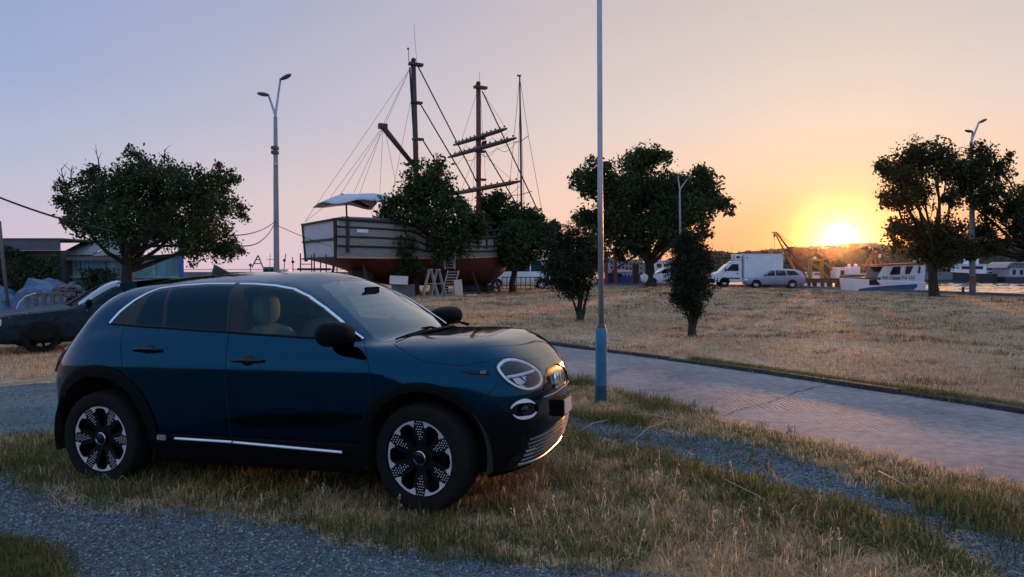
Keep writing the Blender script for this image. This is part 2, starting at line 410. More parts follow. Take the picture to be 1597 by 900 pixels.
# ------------------------------------------------------------------ grass and pebbles (uncountable ground cover)
def blade_mat(name, tones, back=.35):
    M = bpy.data.materials.new(name); M.use_nodes = True; nt = M.node_tree; N = nt.nodes; L = nt.links
    g = N.new('ShaderNodeNewGeometry'); r = N.new('ShaderNodeValToRGB')
    while len(r.color_ramp.elements) < len(tones): r.color_ramp.elements.new(.5)
    for i, (e, c) in enumerate(zip(r.color_ramp.elements, tones)): e.position = i / max(1, len(tones) - 1); e.color = (*c, 1)
    L.new(g.outputs['Random Per Island'], r.inputs[0])
    b = N['Principled BSDF']; b.inputs['Roughness'].default_value = .75; b.inputs['Specular IOR Level'].default_value = .2; L.new(r.outputs[0], b.inputs['Base Color'])
    t = N.new('ShaderNodeBsdfTranslucent'); L.new(r.outputs[0], t.inputs[0]); mx = N.new('ShaderNodeMixShader'); mx.inputs[0].default_value = back
    L.new(b.outputs[0], mx.inputs[1]); L.new(t.outputs[0], mx.inputs[2]); L.new(mx.outputs[0], N['Material Output'].inputs[0]); return M
def pip(P, pts):
    x, y = pts[:, 0], pts[:, 1]; c = np.zeros(len(pts), bool); n = len(P); j = n - 1
    for i in range(n):
        xi, yi = P[i]; xj, yj = P[j]
        if abs(yi - yj) > 1e-12: c ^= ((yi > y) != (yj > y)) & (x < (xj - xi) * (y - yi) / (yj - yi) + xi)
        j = i
    return c
def vnoise(p, s, seed=0):
    """smooth value noise on the plane"""
    r = np.random.default_rng(seed); T = r.random((64, 64)); q = p * s; i = np.floor(q).astype(int); f = q - i; f = f * f * (3 - 2 * f)
    a = T[i[:, 0] % 64, i[:, 1] % 64]; b = T[(i[:, 0] + 1) % 64, i[:, 1] % 64]; c = T[i[:, 0] % 64, (i[:, 1] + 1) % 64]; d = T[(i[:, 0] + 1) % 64, (i[:, 1] + 1) % 64]
    return (a * (1 - f[:, 0]) + b * f[:, 0]) * (1 - f[:, 1]) + (c * (1 - f[:, 0]) + d * f[:, 0]) * f[:, 1]
def grass(name, pts, h, w, m, lean=.5, z=0.0, seed=1):
    r = np.random.default_rng(seed); n = len(pts); h = np.broadcast_to(h, n) * r.uniform(.45, 1.25, n); w = np.broadcast_to(w, n) * r.uniform(.7, 1.3, n)
    a = r.uniform(0, 2 * np.pi, n); la = r.uniform(0, 2 * np.pi, n); ll = np.abs(r.normal(0, lean, n)) * h
    sx, sy = np.cos(a) * w / 2, np.sin(a) * w / 2; lx, ly = np.cos(la) * ll, np.sin(la) * ll
    V = np.empty((n, 5, 3)); x, y = pts[:, 0], pts[:, 1]
    V[:, 0] = np.stack([x - sx, y - sy, np.full(n, z - .005)], 1); V[:, 1] = np.stack([x + sx, y + sy, np.full(n, z - .005)], 1)
    V[:, 2] = np.stack([x - sx * .75 + lx * .35, y - sy * .75 + ly * .35, z + h * .58], 1); V[:, 3] = np.stack([x + sx * .75 + lx * .35, y + sy * .75 + ly * .35, z + h * .58], 1)
    V[:, 4] = np.stack([x + lx, y + ly, z + h * np.maximum(.35, 1 - (ll / h) ** 2 * .3)], 1)
    F = (np.arange(n) * 5)[:, None, None] + np.array([[0, 1, 2], [1, 3, 2], [2, 3, 4]])[None]
    o = link(name, raw_mesh(name, V.reshape(-1, 3), F.reshape(-1, 3), m)); o['kind'] = 'stuff'; return o
GREEN = blade_mat('green_grass', [(.040, .056, .018), (.090, .11, .034), (.16, .16, .055), (.34, .27, .12)], .5)
STRAW = blade_mat('straw_grass', [(.28, .17, .08), (.58, .38, .19), (.74, .51, .28), (.88, .68, .44)], .5)
LAWN = blade_mat('dry_lawn_grass', [(.22, .13, .07), (.52, .33, .19), (.68, .46, .28), (.78, .56, .36)], .5)
def scatter(poly, n, seed, power=0):
    """random points in an outline; power > 0 thins them with distance"""
    r = np.random.default_rng(seed); P = np.array(poly); lo, hi = P.min(0), P.max(0); out = []; tot = 0
    while tot < n:
        q = lo + (hi - lo) * r.random((200000, 2))
        if power: q = q[r.random(len(q)) < (np.maximum(lo[1], 3.5) / np.maximum(q[:, 1], .5)) ** power]
        q = q[pip(poly, q)]; out.append(q); tot += len(q)
        if len(q) < 50: break
    return np.concatenate(out)[:n]
VERGE = G2((-200, 690), (0, 682), (90, 672), (220, 655), (885, 640), (885, 668), (960, 694), (1040, 718), (1130, 742), (1200, 760), (1300, 786), (1420, 826), (1500, 868), (1600, 922)) + G2((1600, 960), (1010, 899), (900, 893), (800, 888), (700, 868), (640, 858), (530, 842), (400, 812), (260, 800), (130, 782), (70, 762), (0, 738), (-200, 715))
def edge_jitter(p, s, seed): return p + np.random.default_rng(seed).normal(0, s, p.shape)
def tufts(name, cen, k, h, w, m, spread=.022, lean=.8, seed=1, z=0.0):
    """tousled tufts: k blades from each centre, leaning outward"""
    r = np.random.default_rng(seed); n = len(cen); h = np.repeat(np.broadcast_to(h, n), k); hh = h * r.uniform(.35, 1.25, n * k); off = r.normal(0, spread, (n * k, 2)) * (.5 + h / .1)[:, None]
    p = np.repeat(cen, k, 0) + off; wv = np.broadcast_to(w, n * k) * r.uniform(.6, 1.3, n * k)
    la = np.arctan2(off[:, 1], off[:, 0]) + r.normal(0, .5, n * k); ll = np.abs(r.normal(lean * .7, lean * .45, n * k)) * hh; a = la + np.pi / 2 + r.normal(0, .5, n * k)
    sx, sy = np.cos(a) * wv / 2, np.sin(a) * wv / 2; lx, ly = np.cos(la) * ll, np.sin(la) * ll; N_ = n * k; V = np.empty((N_, 5, 3)); x, y = p[:, 0], p[:, 1]
    V[:, 0] = np.stack([x - sx, y - sy, np.full(N_, z - .005)], 1); V[:, 1] = np.stack([x + sx, y + sy, np.full(N_, z - .005)], 1)
    V[:, 2] = np.stack([x - sx * .8 + lx * .4, y - sy * .8 + ly * .4, z + hh * .62], 1); V[:, 3] = np.stack([x + sx * .8 + lx * .4, y + sy * .8 + ly * .4, z + hh * .62], 1)
    V[:, 4] = np.stack([x + lx, y + ly, z + hh * np.clip(1 - (ll / hh) ** 2 * .35, .25, 1)], 1)
    F = (np.arange(N_) * 5)[:, None, None] + np.array([[0, 1, 2], [1, 3, 2], [2, 3, 4]])[None]
    o = link(name, raw_mesh(name, V.reshape(-1, 3), F.reshape(-1, 3), m)); o['kind'] = 'stuff'; return o
def zone(p, blobs):
    """how strongly each ground point belongs to patches given as (px, py, radius px) seen in the photograph"""
    out = np.zeros(len(p))
    for px, py, r, w in blobs:
        c = np.array(gpt(px, py).xy); e = np.array(gpt(px + r, py).xy); f = np.array(gpt(px, py - r * .45).xy); sx, sy = abs(e[0] - c[0]), abs(f[1] - c[1]); out += w * np.exp(-((p[:, 0] - c[0]) / sx) ** 2 - ((p[:, 1] - c[1]) / sy) ** 2)
    return out
GZ = [(1060, 705, 90, 1.2), (1180, 735, 110, 1.3), (1300, 780, 110, 1.2), (930, 668, 60, 1.0), (1450, 860, 120, 1.0), (960, 860, 80, 1.0), (880, 750, 40, .9), (1000, 780, 30, .8), (650, 830, 120, .6), (420, 790, 140, .5), (60, 720, 110, 1.1), (250, 760, 120, .7), (760, 860, 90, .8)]
SZ = [(1100, 800, 130, 1.3), (1180, 860, 150, 1.4), (1000, 830, 70, .9), (950, 730, 70, .8), (1050, 870, 120, 1.2), (1300, 860, 120, .9), (780, 800, 80, .5), (560, 800, 80, .35)]
v = edge_jitter(scatter(VERGE, 46000, 11), .09, 12); gz, sz = zone(v, GZ), zone(v, SZ)
fs = np.clip(.38 + .6 * sz - .35 * gz + .5 * (vnoise(v, 2.3, 9) - .5), .04, .95); m = np.random.default_rng(13).random(len(v)) < fs
grass('green_grass', v[~m], .035 + .03 * vnoise(v[~m], 3, 5), .0050, GREEN, .95, seed=21); grass('straw_grass', v[m], .035 + .03 * vnoise(v[m], 3, 6), .0045, STRAW, 1.9, seed=22)
t = edge_jitter(scatter(VERGE, 7200, 15), .13, 16); gz, sz = zone(t, GZ), zone(t, SZ); n1 = vnoise(t, 1.7, 17); r_ = np.random.default_rng(18).random(len(t))
kg = r_ < np.clip(.10 + .55 * gz + .5 * (n1 - .55), 0, .95); ks = ~kg & (np.random.default_rng(19).random(len(t)) < np.clip(.25 + .8 * sz + .6 * (.45 - n1), .05, .97))
tufts('green_tufts', t[kg], 22, .055 + .065 * np.random.default_rng(20).random(kg.sum()) ** 1.5, .0052, GREEN, seed=23)
tufts('straw_tufts', t[ks], 20, .04 + .075 * np.random.default_rng(24).random(ks.sum()) ** 2, .0042, STRAW, lean=1.7, seed=25)
# tall pale seed stalks, each with a feathery head
t = edge_jitter(scatter(VERGE, 300, 26), .06, 27); st_ = zone(t, [(570, 800, 60, 1), (960, 830, 200, 1), (1120, 840, 200, 1.2), (400, 770, 150, .5), (860, 830, 60, .8)]); t = t[np.random.default_rng(28).random(len(t)) < st_ * .8]
V, F = [], []; rs = random.Random(29)
for x, y in t:
    h_ = rs.uniform(.10, .22); a_, l_ = rs.uniform(0, 6.28), rs.uniform(.02, .10); o_ = len(V); top = (x + math.cos(a_) * l_, y + math.sin(a_) * l_, h_)
    V += [(x - .0016, y, 0), (x + .0016, y, 0), (top[0] + .0012, top[1], top[2]), (top[0] - .0012, top[1], top[2])]; F += [(o_, o_ + 1, o_ + 2, o_ + 3)]
    for q in range(7):
        c_ = Vector(top) + Vector((rs.uniform(-.012, .012), rs.uniform(-.012, .012), rs.uniform(-.06, .02))); o_ = len(V); d_ = Vector((rs.uniform(-1, 1), rs.uniform(-1, 1), 1.6)).normalized() * .012; w_ = Vector((rs.uniform(-1, 1), rs.uniform(-1, 1), 0)).normalized() * .004; V += [tuple(c_ - d_), tuple(c_ + w_), tuple(c_ + d_), tuple(c_ - w_)]; F += [(o_, o_ + 1, o_ + 2, o_ + 3)]
o = link('seed_stalks', raw_mesh('seed_stalks', np.array(V), np.array(F), blade_mat('seed_head', [(.42, .36, .26), (.60, .54, .42)]))); o['kind'] = 'stuff'
# strip between footpath and road, and round the pole
STRIP = [(p[0] + .02, p[1] + .10) for p in PATHU] + ROADN[::-1]
v = edge_jitter(scatter(STRIP, 28000, 31), .10, 32); k = vnoise(v, 1.2, 33); m = np.random.default_rng(34).random(len(v)) < .30 + .5 * (vnoise(v, .9, 35) - .4)
grass('strip_grass', v[~m], (.035 + .06 * k)[~m], .0055, GREEN, .8, seed=36); grass('strip_straw', v[m], (.035 + .06 * k)[m], .0048, STRAW, 1.0, seed=37)
t = edge_jitter(scatter(STRIP, 2300, 38), .16, 39); n1 = vnoise(t, 1.1, 40); kg = n1 > .46
tufts('strip_tufts', t[kg], 22, .06 + .09 * n1[kg] ** 2, .0056, GREEN, seed=41); tufts('strip_straw_tufts', t[~kg][::2], 18, .07, .0046, STRAW, lean=1.1, seed=42)
# weeds straying over the footpath and the edge of the yard
t = edge_jitter(scatter(PATHU + PATHL, 420, 43), .03, 44); t = t[vnoise(t, 2.0, 45) > .52]; tufts('path_weeds', t, 12, .05, .0046, GREEN, seed=46)
t = edge_jitter(scatter(YARD[:14] + [(1.2, 3.3), (-3, 3.6), (-5, 4.6)], 260, 47), .03, 48); t = t[vnoise(t, 1.2, 49) > .62]; tufts('yard_weeds', t, 12, .035, .0044, GREEN, seed=50)
# grass creeping over the yard edge in the corner
CORN = G2((-80, 840), (20, 846), (80, 862), (105, 885), (90, 930), (-80, 930))
grass('corner_grass', edge_jitter(scatter(CORN, 9000, 41), .04, 42), .06, .005, GREEN, .7, seed=43)
# dry grass behind the car on the left
LEFTG = [(-14, 10.2), (-5.0, 10.3), (-2.5, 11), (-3.0, 15.5), (-14, 16)]
v = scatter(LEFTG, 26000, 44); grass('left_dry_grass', v, .07, .007, STRAW, .7, seed=45)
# wide dry lawn across the road, short and mown, thinner with distance
LAWNP = KERB[:-1] + [(-6, 17.5), (-9, 60), (8, 61), (17.5, 57.5), (20.4, 54.5), (26, 36.3), (40, 20)]
v = edge_jitter(scatter(LAWNP, 190000, 51, 2.0), .03, 52); d = v[:, 1]
k = vnoise(v, .35, 53) * .6 + vnoise(v, 1.3, 54) * .4
gm = (np.random.default_rng(55).random(len(v)) < np.clip((k - .52) * 2.2, .03, .6))
grass('lawn_straw', v[~gm], (.028 + .05 * k)[~gm] * (1 + d[~gm] / 60), .004 * np.maximum(1, d[~gm] / 9), LAWN, .9, seed=56)
grass('lawn_green', v[gm], (.03 + .05 * k)[gm] * (1 + d[gm] / 60), .004 * np.maximum(1, d[gm] / 9), GREEN, .9, seed=57)
t = edge_jitter(scatter(LAWNP, 24000, 62, 1.7), .05, 63); d = t[:, 1]; n1 = vnoise(t, .5, 64) * .5 + vnoise(t, 2.1, 65) * .5; k1 = n1 > .50
dk = vnoise(t, .9, 67) * .6 + vnoise(t, 3.0, 68) * .4 < .36
BROWN = blade_mat('withered_grass', [(.07, .04, .022), (.14, .08, .045), (.22, .13, .08)], .3)
for nm_, kk, m_, sd_ in (('lawn_tufts', k1 & ~dk, LAWN, 66), ('withered_tufts', dk, BROWN, 69)):
    tufts(nm_, t[kk], 9, (.035 + .04 * n1[kk]) * (1 + d[kk] / 50), .0045 * np.repeat(np.maximum(1, d[kk] / 8), 9), m_, lean=1.2, spread=.06, seed=sd_)
KEDGE = KERB[:6] + [(p[0] + .1, p[1] + .55) for p in KERB[:6][::-1]]
v = edge_jitter(scatter(KEDGE, 22000, 58), .05, 59); grass('kerb_grass', v, .05 + .07 * vnoise(v, .8, 60), .006, GREEN, .8, seed=61)

def pebbles(name, poly, n, seed, m, smin=.003, smax=.014, power=0):
    r = np.random.default_rng(seed); p = edge_jitter(scatter(poly, n, seed, power), .07, seed + 1); n = len(p)
    s = smin + (smax - smin) * r.random(n) ** 4; O = np.array([[1, 0, 0], [0, 1, 0], [-1, 0, 0], [0, -1, 0], [0, 0, .6], [0, 0, -.6]], float)
    V = O[None] * s[:, None, None] * r.uniform(.55, 1.25, (n, 6, 1)); a = r.uniform(0, 2 * np.pi, n); c, q = np.cos(a)[:, None], np.sin(a)[:, None]
    V = np.stack([V[..., 0] * c - V[..., 1] * q, V[..., 0] * q + V[..., 1] * c, V[..., 2]], -1) + r.normal(0, .12, (n, 6, 3)) * s[:, None, None]
    V[..., 0] += p[:, :1]; V[..., 1] += p[:, 1:]; V[..., 2] += .005 + s[:, None] * .25
    F = np.array([[0, 1, 4], [1, 2, 4], [2, 3, 4], [3, 0, 4], [1, 0, 5], [2, 1, 5], [3, 2, 5], [0, 3, 5]])
    o = link(name, raw_mesh(name, V.reshape(-1, 3), ((np.arange(n) * 6)[:, None, None] + F[None]).reshape(-1, 3), m)); o['kind'] = 'stuff'
PEB = blade_mat('pebble_stone', [(.06, .075, .088), (.10, .118, .132), (.145, .16, .172), (.34, .35, .36)], 0)
YVIS = G2((-60, 725), (0, 738), (70, 762), (130, 782), (260, 800), (400, 812), (530, 842), (640, 858), (700, 868), (800, 888), (900, 893), (1010, 899), (1010, 940), (-60, 940))
pebbles('pebbles', YVIS, 42000, 71, PEB); pebbles('path_pebbles', PATHU + PATHL, 26000, 73, PEB); pebbles('lane_pebbles', LANE, 12000, 75, PEB)

# dry twigs lying by the footpath, and the crack across the road
TWIG = mat('dry_twig', (.42, .32, .20), .8, var=.3, vscale=20)
for i, (P, r) in enumerate((([(968, 648), (1010, 646), (1060, 655), (1100, 661)], .006), ([(985, 690), (1010, 668), (1040, 658), (1062, 655)], .005), ([(905, 672), (925, 660), (948, 655)], .005), ([(1130, 748), (1180, 772), (1215, 800)], .004), ([(1370, 735), (1395, 748), (1425, 765)], .006))):
    lab = ('long pale dry twig lying across the end of the footpath near the pole', 'bent pale dry twig lying across the gravel in front of the SUV plate', 'short dry twig lying beside the SUV front bumper', 'thin dry stalk lying among the straw grass on the verge', 'dry twig lying in the grass strip beside the road')[i]
    o = part('dry_twig', MB().tube([gpt(x, y, .05 + .02 * (k % 2)) for k, (x, y) in enumerate(P)], [r, r * .9, r * .7, r * .4][:len(P)], 6), TWIG, smooth=True); tag(o, lab, 'twig')
ck = [(1085, 663), (1110, 655), (1135, 646), (1150, 640), (1175, 634), (1200, 628), (1225, 618), (1262, 607), (1290, 601)]; rc = random.Random(8); pts = dens([tuple(gpt(*c).xy) for c in ck], .05); V = []
for i, p in enumerate(pts):
    j = np.array([rc.uniform(-.025, .025), rc.uniform(-.025, .025)]); w = .004 + .014 * abs(math.sin(i * .37)) * rc.random(); V += [(p[0] + j[0], p[1] + j[1] - w, .0085), (p[0] + j[0], p[1] + j[1] + w, .0085)]
o = part('road_crack', MB().add(V, [(2 * i, 2 * i + 1, 2 * i + 3, 2 * i + 2) for i in range(len(pts) - 1)]), mat('crack_dark', (.03, .028, .03), .95)); o['kind'] = 'structure'
# ------------------------------------------------------------------ the teal compact SUV in front
def _itp(x, pts):
    p=np.array(pts,float); return np.interp(x,p[:,0],p[:,1])
def _hsp(x, pts):
    # monotone-ish cubic (Catmull-Rom / finite-difference Hermite)
    p=np.array(pts,float); X=p[:,0];Y=p[:,1]
    s=np.diff(Y)/np.diff(X); m=np.empty(len(X)); m[0]=s[0];m[-1]=s[-1]
    h=np.diff(X)
    w1=h[1:]*2+h[:-1]; w2=h[1:]+2*h[:-1]
    with np.errstate(divide='ignore',invalid='ignore'):
        hm=(w1+w2)/(w1/s[:-1]+w2/s[1:])
    m[1:-1]=np.where(s[:-1]*s[1:]>0,hm,0)
    x=np.clip(x,X[0],X[-1]); i=np.clip(np.searchsorted(X,x)-1,0,len(X)-2)
    t=(x-X[i])/h[i]
    return (2*t**3-3*t**2+1)*Y[i]+(t**3-2*t**2+t)*h[i]*m[i]+(-2*t**3+3*t**2)*Y[i+1]+(t**3-t**2)*h[i]*m[i+1]
def smax(a,b,k): h=np.maximum(k-np.abs(a-b),0)/k; return np.maximum(a,b)+h*h*k*.25
def smin(a,b,k): return -smax(-a,-b,k)
WL=[(.15,.74),(.25,.80),(.36,.855),(.5,.876),(.7,.888),(.86,.888),(.95,.876),(1.03,.850),(1.12,.815),(1.3,.76)]
XF=[(.15,1.83),(.25,1.905),(.40,1.955),(.55,1.965),(.70,1.96),(.82,1.935),(.92,1.88),(1.0,1.81),(1.1,1.70)]
XR=[(.15,-1.86),(.3,-2.0),(.5,-2.065),(.75,-2.07),(.9,-2.005),(1.0,-1.93),(1.1,-1.82),(1.25,-1.7)]
DECK=[(-2.1,1.10),(-1.6,1.135),(-1.2,1.145),(-.6,1.125),(0,1.105),(.5,1.085),(.9,1.075),(1.05,1.083),(1.3,1.085),(1.5,1.075),(1.7,1.03),(1.85,.965),(2.0,.865),(2.1,.78)]
ROOF=[(-2.0,1.36),(-1.75,1.42),(-1.4,1.487),(-1.0,1.525),(-.5,1.545),(-.1,1.543),(.3,1.515),(.7,1.46)]
WG=[(1.0,.835),(1.1,.815),(1.2,.775),(1.3,.728),(1.4,.672),(1.48,.62),(1.55,.565)]
XW=[(.9,1.22),(1.06,1.0),(1.2,.79),(1.35,.545),(1.5,.28),(1.6,.1)]
XB=[(.9,-1.95),(1.05,-1.90),(1.2,-1.79),(1.35,-1.625),(1.47,-1.47),(1.6,-1.30)]
def F(p):
    x=p[...,0];y=np.abs(p[...,1]);z=p[...,2]
    w=_hsp(z,WL)
    xf=_hsp(z,XF); xr=_hsp(z,XR)
    v=y/w
    x0=1.15; uf=np.maximum(0,(x-x0)/(xf-x0)); pf=3.0
    x1=-1.15; ur=np.maximum(0,(x1-x)/(x1-xr)); pr=2.9
    d=np.where(x>0,(v**pf+uf**pf)**(1/pf),(v**pr+ur**pr)**(1/pr))-1
    ds=d*.85
    fr=np.clip((x-.75)/.5,0,1); fr=fr*fr*(3-2*fr)
    dt=(z-(_hsp(x,DECK)-fr*(.085*(y/.8)**4.2)-(1-fr)*.02*(y/.8)**2))*.93
    k=.07+.09*fr
    low=smax(ds,dt,k)
    low=smax(low,(.19+.05*np.maximum(0,(x-1.6)/.5)+.08*np.maximum(0,(-x-1.6)/.5)-z),.05)
    wg=_hsp(z,WG)
    tp=np.clip((x-.0)/.9,0,1); wg=wg-.075*tp**2
    tr=np.clip((-x-.6)/1.4,0,1); wg=wg-.10*tr**2
    gs=(y-wg)*.9
    gf=(x-(_hsp(z,XW)-.30*y*y))*.57
    gr=(_hsp(z,XB)+.46*y*y-x)*.75
    gt=z-(_hsp(x,ROOF)-.085*(y/.6)**2.2)
    g=smax(gs,gf,.06); g=smax(g,gr,.10); g=smax(g,gt,.09); g=np.maximum(g,.8-z)
    return smin(low,g,.035)
def cast(o,d,t0,t1,n=40):
    """root of F from inside (t0) to outside (t1) along o+t d"""
    a=np.full(o.shape[:-1],t0,float);b=np.full(o.shape[:-1],t1,float)
    for _ in range(n):
        m=(a+b)*.5; f=F(o+d*m[...,None]); ins=f<0
        a=np.where(ins,m,a); b=np.where(ins,b,m)
    return o+d*((a+b)*.5)[...,None]
def shell_half(nphi=84,nx=170,ncap=34,xa=-1.3,xb=1.3,z0=.70):
    """rows of points: (rows, nphi+1, 3) on y<=0 half"""
    phi=np.linspace(0,np.pi,nphi+1)  # 0 bottom -> pi top, via -y
    rad=np.stack([np.zeros_like(phi),-np.sin(phi),-np.cos(phi)],-1); rad[0]=[0,0,-1]; rad[-1]=[0,0,1]
    rows=[]
    for i in range(ncap):      # rear cap: from pole to equator
        th=(i+.0)/ncap*np.pi/2
        if i==0: th=1e-3
        d=np.sin(th)*rad+np.cos(th)*np.array([-1,0,0]); rows.append((np.array([xa,0,z0]),d))
    for xx in np.linspace(xa,xb,nx): rows.append((np.array([xx,0,z0]),rad))
    for i in range(ncap-1,-1,-1):
        th=(i)/ncap*np.pi/2
        if i==0: th=1e-3
        d=np.sin(th)*rad+np.cos(th)*np.array([1,0,0]); rows.append((np.array([xb,0,z0]),d))
    o=np.stack([np.broadcast_to(r[0],(nphi+1,3)) for r in rows]); d=np.stack([r[1] for r in rows])
    P=cast(o,d,0.,1.6); P[...,0,1]=0;P[...,-1,1]=0
    return P
def grad(p,e=1e-4):
    g=np.stack([F(p+np.eye(3)[i]*e)-F(p-np.eye(3)[i]*e) for i in range(3)],-1)
    return g/np.linalg.norm(g,axis=-1,keepdims=True)
PAINT = mat('teal_paint', (.0006, .040, .078), .08, metal=1, coat=.18, spec=.5)
BLACKP = mat('black_plastic', (.006, .006, .007), .6, spec=.05, bump=.15, bscale=300)
BLACKG = mat('gloss_black', (.003, .005, .010), .12, spec=.28)
CHROME = mat('chrome', (.75, .76, .78), .14, metal=1)
SATIN = mat('satin_metal', (.72, .72, .74), .30, metal=.85)
RUBBER = mat('tyre_rubber', (.010, .010, .010), .85, spec=.15, bump=.3, bscale=120)
RIMD = mat('rim_dark', (.005, .005, .006), .5, spec=.12)
LINER = mat('dark_liner', (.006, .006, .006), .95)
BEIGE = mat('beige_upholstery', (.50, .46, .40), .7, bump=.2, bscale=200)
DGREY = mat('dark_trim', (.02, .02, .022), .6)
LAMPW = mat('lamp_white', (.92, .92, .97), .22, metal=.25, spec=.8)
GL_FRONT = glass('front_glass', (.70, .92, .97), .60, boost=.7, refl=(.45, .8, 1))
GL_REAR = glass('privacy_glass', (.4, .75, .95), .09, boost=.7, refl=(.30, .70, 1))
GL_WS = glass('windscreen_glass', (.85, .95, .95), .7, boost=1.6, refl=(.80, .93, 1))
GL_LENS = glass('lamp_lens', (1, 1, 1), .95, boost=.9)
PLATEW = mat('plate_white', (.5, .48, .48), .4)

V3 = np.array
SIDE = (V3([1., 0, 0]), V3([0, 0, 1.]), V3([0, -1., 0]))
FRONT = (V3([0, 1., 0]), V3([0, 0, 1.]), V3([1., 0, 0]))
LAMP = (V3([.64, .768, 0]), V3([0, 0, 1.]), V3([.768, -.64, 0]))
WSF = (V3([0, 1., 0]), V3([-.559, 0, .829]), V3([.829, 0, .559]))
RWF = (V3([0, 1., 0]), V3([.62, 0, .785]), V3([-.785, 0, .62]))
CHR = [(-1.266, 1.186), (-1.205, 1.265), (-1.105, 1.348), (-1.026, 1.400), (-.943, 1.434), (-.773, 1.452), (-.522, 1.462), (-.271, 1.459), (-.108, 1.454), (.062, 1.441), (.226, 1.415), (.366, 1.363), (.502, 1.288), (.626, 1.207), (.738, 1.127), (.81, 1.081)]
BELT = [(.81, 1.078), (.43, 1.097), (.197, 1.109), (-.039, 1.121), (-.129, 1.127), (-.438, 1.141), (-.744, 1.157), (-1.083, 1.173), (-1.266, 1.184)]
FA, RA = (1.285, .372), (-1.278, .372)
FR_IN, FR_OUT, RR_IN, RR_OUT = .398, .458, .435, .520
circ = lambda c, r, n=40: [(c[0] + r * math.cos(2 * math.pi * k / n), c[1] + r * math.sin(2 * math.pi * k / n)) for k in range(n)]
HL = [(1.711, -.677, .909), (1.713, -.629, .935), (1.727, -.566, .951), (1.763, -.487, .949), (1.817, -.403, .923), (1.874, -.327, .876), (1.915, -.285, .823), (1.933, -.303, .779), (1.935, -.361, .748), (1.921, -.442, .735), (1.897, -.524, .735), (1.853, -.609, .759), (1.8, -.669, .804), (1.75, -.693, .859)]
FOG = [(1.808, -.689, .641), (1.826, -.665, .674), (1.858, -.616, .687), (1.893, -.545, .68), (1.919, -.473, .652), (1.932, -.427, .61), (1.919, -.478, .573), (1.892, -.551, .561), (1.857, -.62, .569), (1.825, -.667, .597)]
p2 = lambda pts, fr: [(float(V3(p) @ fr[0]), float(V3(p) @ fr[1])) for p in pts]
def closed_smooth(pts, k=4):
    n = len(pts); out = []
    for i in range(n):
        a, b, c, d = (V3(pts[(i + j - 1) % n], ) for j in range(4))
        for s in range(k):
            t = s / k
            out.append(tuple(.5 * (2 * b + (c - a) * t + (2 * a - 5 * b + 4 * c - d) * t * t + (3 * b - a - 3 * c + d) * t ** 3)))
    return out
HL2 = closed_smooth(p2(HL, LAMP), 3); FOG2 = closed_smooth(p2(FOG, LAMP), 3)
WS2 = [(float(y), float(V3([x, y, z]) @ WSF[1])) for x, y, z in [(.40, .02, 1.492), (.36, -.25, 1.482), (.315, -.425, 1.438), (.522, -.517, 1.316), (.708, -.587, 1.186), (.89, -.648, 1.06), (.985, -.50, 1.055), (1.03, -.25, 1.062), (1.045, .02, 1.062)]]
RW2 = [(float(y), float(V3([x, y, z]) @ RWF[1])) for x, y, z in [(-1.50, .02, 1.42), (-1.45, -.40, 1.40), (-1.65, -.55, 1.25), (-1.72, -.60, 1.13), (-1.86, -.3, 1.12), (-1.87, .02, 1.12)]]
GLF = [(-.045, 1.128), (-.172, 1.43), (-.108, 1.438), (.062, 1.424), (.22, 1.398), (.355, 1.348), (.49, 1.273), (.61, 1.194), (.70, 1.118), (.43, 1.107), (.197, 1.118)]
GLR = [(-.205, 1.137), (-.290, 1.443), (-.522, 1.446), (-.773, 1.436), (-.815, 1.428), (-.735, 1.164), (-.438, 1.149)]
GLQ = [(-.765, 1.167), (-.842, 1.425), (-.94, 1.412), (-.99, 1.385), (-1.025, 1.18)]
GLE = [(-1.045, 1.181), (-1.012, 1.375), (-1.10, 1.322), (-1.19, 1.24), (-1.232, 1.192)]
DLO = CHR + BELT
GAPB = [(-.133, .40), (-.147, .556), (-.155, .777), (-.157, .972), (-.185, 1.142), (-.222, 1.338), (-.271, 1.462)]
FEDGE = [(.815, 1.079), (.90, 1.01), (.944, .9), (.938, .67), (.90, .43)]
REDGE = [(-1.266, 1.186), (-1.115, 1.175), (-1.095, 1.075), (-1.035, .878), (-.958, .778), (-.867, .643), (-.82, .52), (-.80, .43)]
DOORF = GAPB + CHR[8:] + FEDGE[1:] + [(.88, .40)]
DOORR = [(-.80, .40)] + REDGE[::-1] + CHR[1:8] + GAPB[::-1]
BON = [(1.02, 1.05), (1.125, 1.016), (1.2, .982), (1.26, .961), (1.33, .948), (1.43, .938), (1.54, .928), (1.66, .945), (1.75, .957), (1.82, .927), (1.88, .892), (1.93, .862), (2.2, .855), (2.2, 1.3), (1.10, 1.3), (1.06, 1.09)]
LOWF = [(1.60, .60), (1.68, .64), (1.74, .633), (1.79, .636), (1.83, .60), (2.2, .52), (2.2, 0), (1.60, 0)]
GRIL = [(-.47, .612), (-.40, .66), (-.345, .716), (-.28, .79), (-.14, .835), (.02, .84), (.02, .14), (-.62, .14), (-.64, .30), (-.58, .5)]
def in_poly(P, x, y):
    c = False; j = len(P) - 1
    for i in range(len(P)):
        xi, yi = P[i]; xj, yj = P[j]
        if (yi > y) != (yj > y) and x < (xj - xi) * (y - yi) / (yj - yi) + xi: c = not c
        j = i
    return c

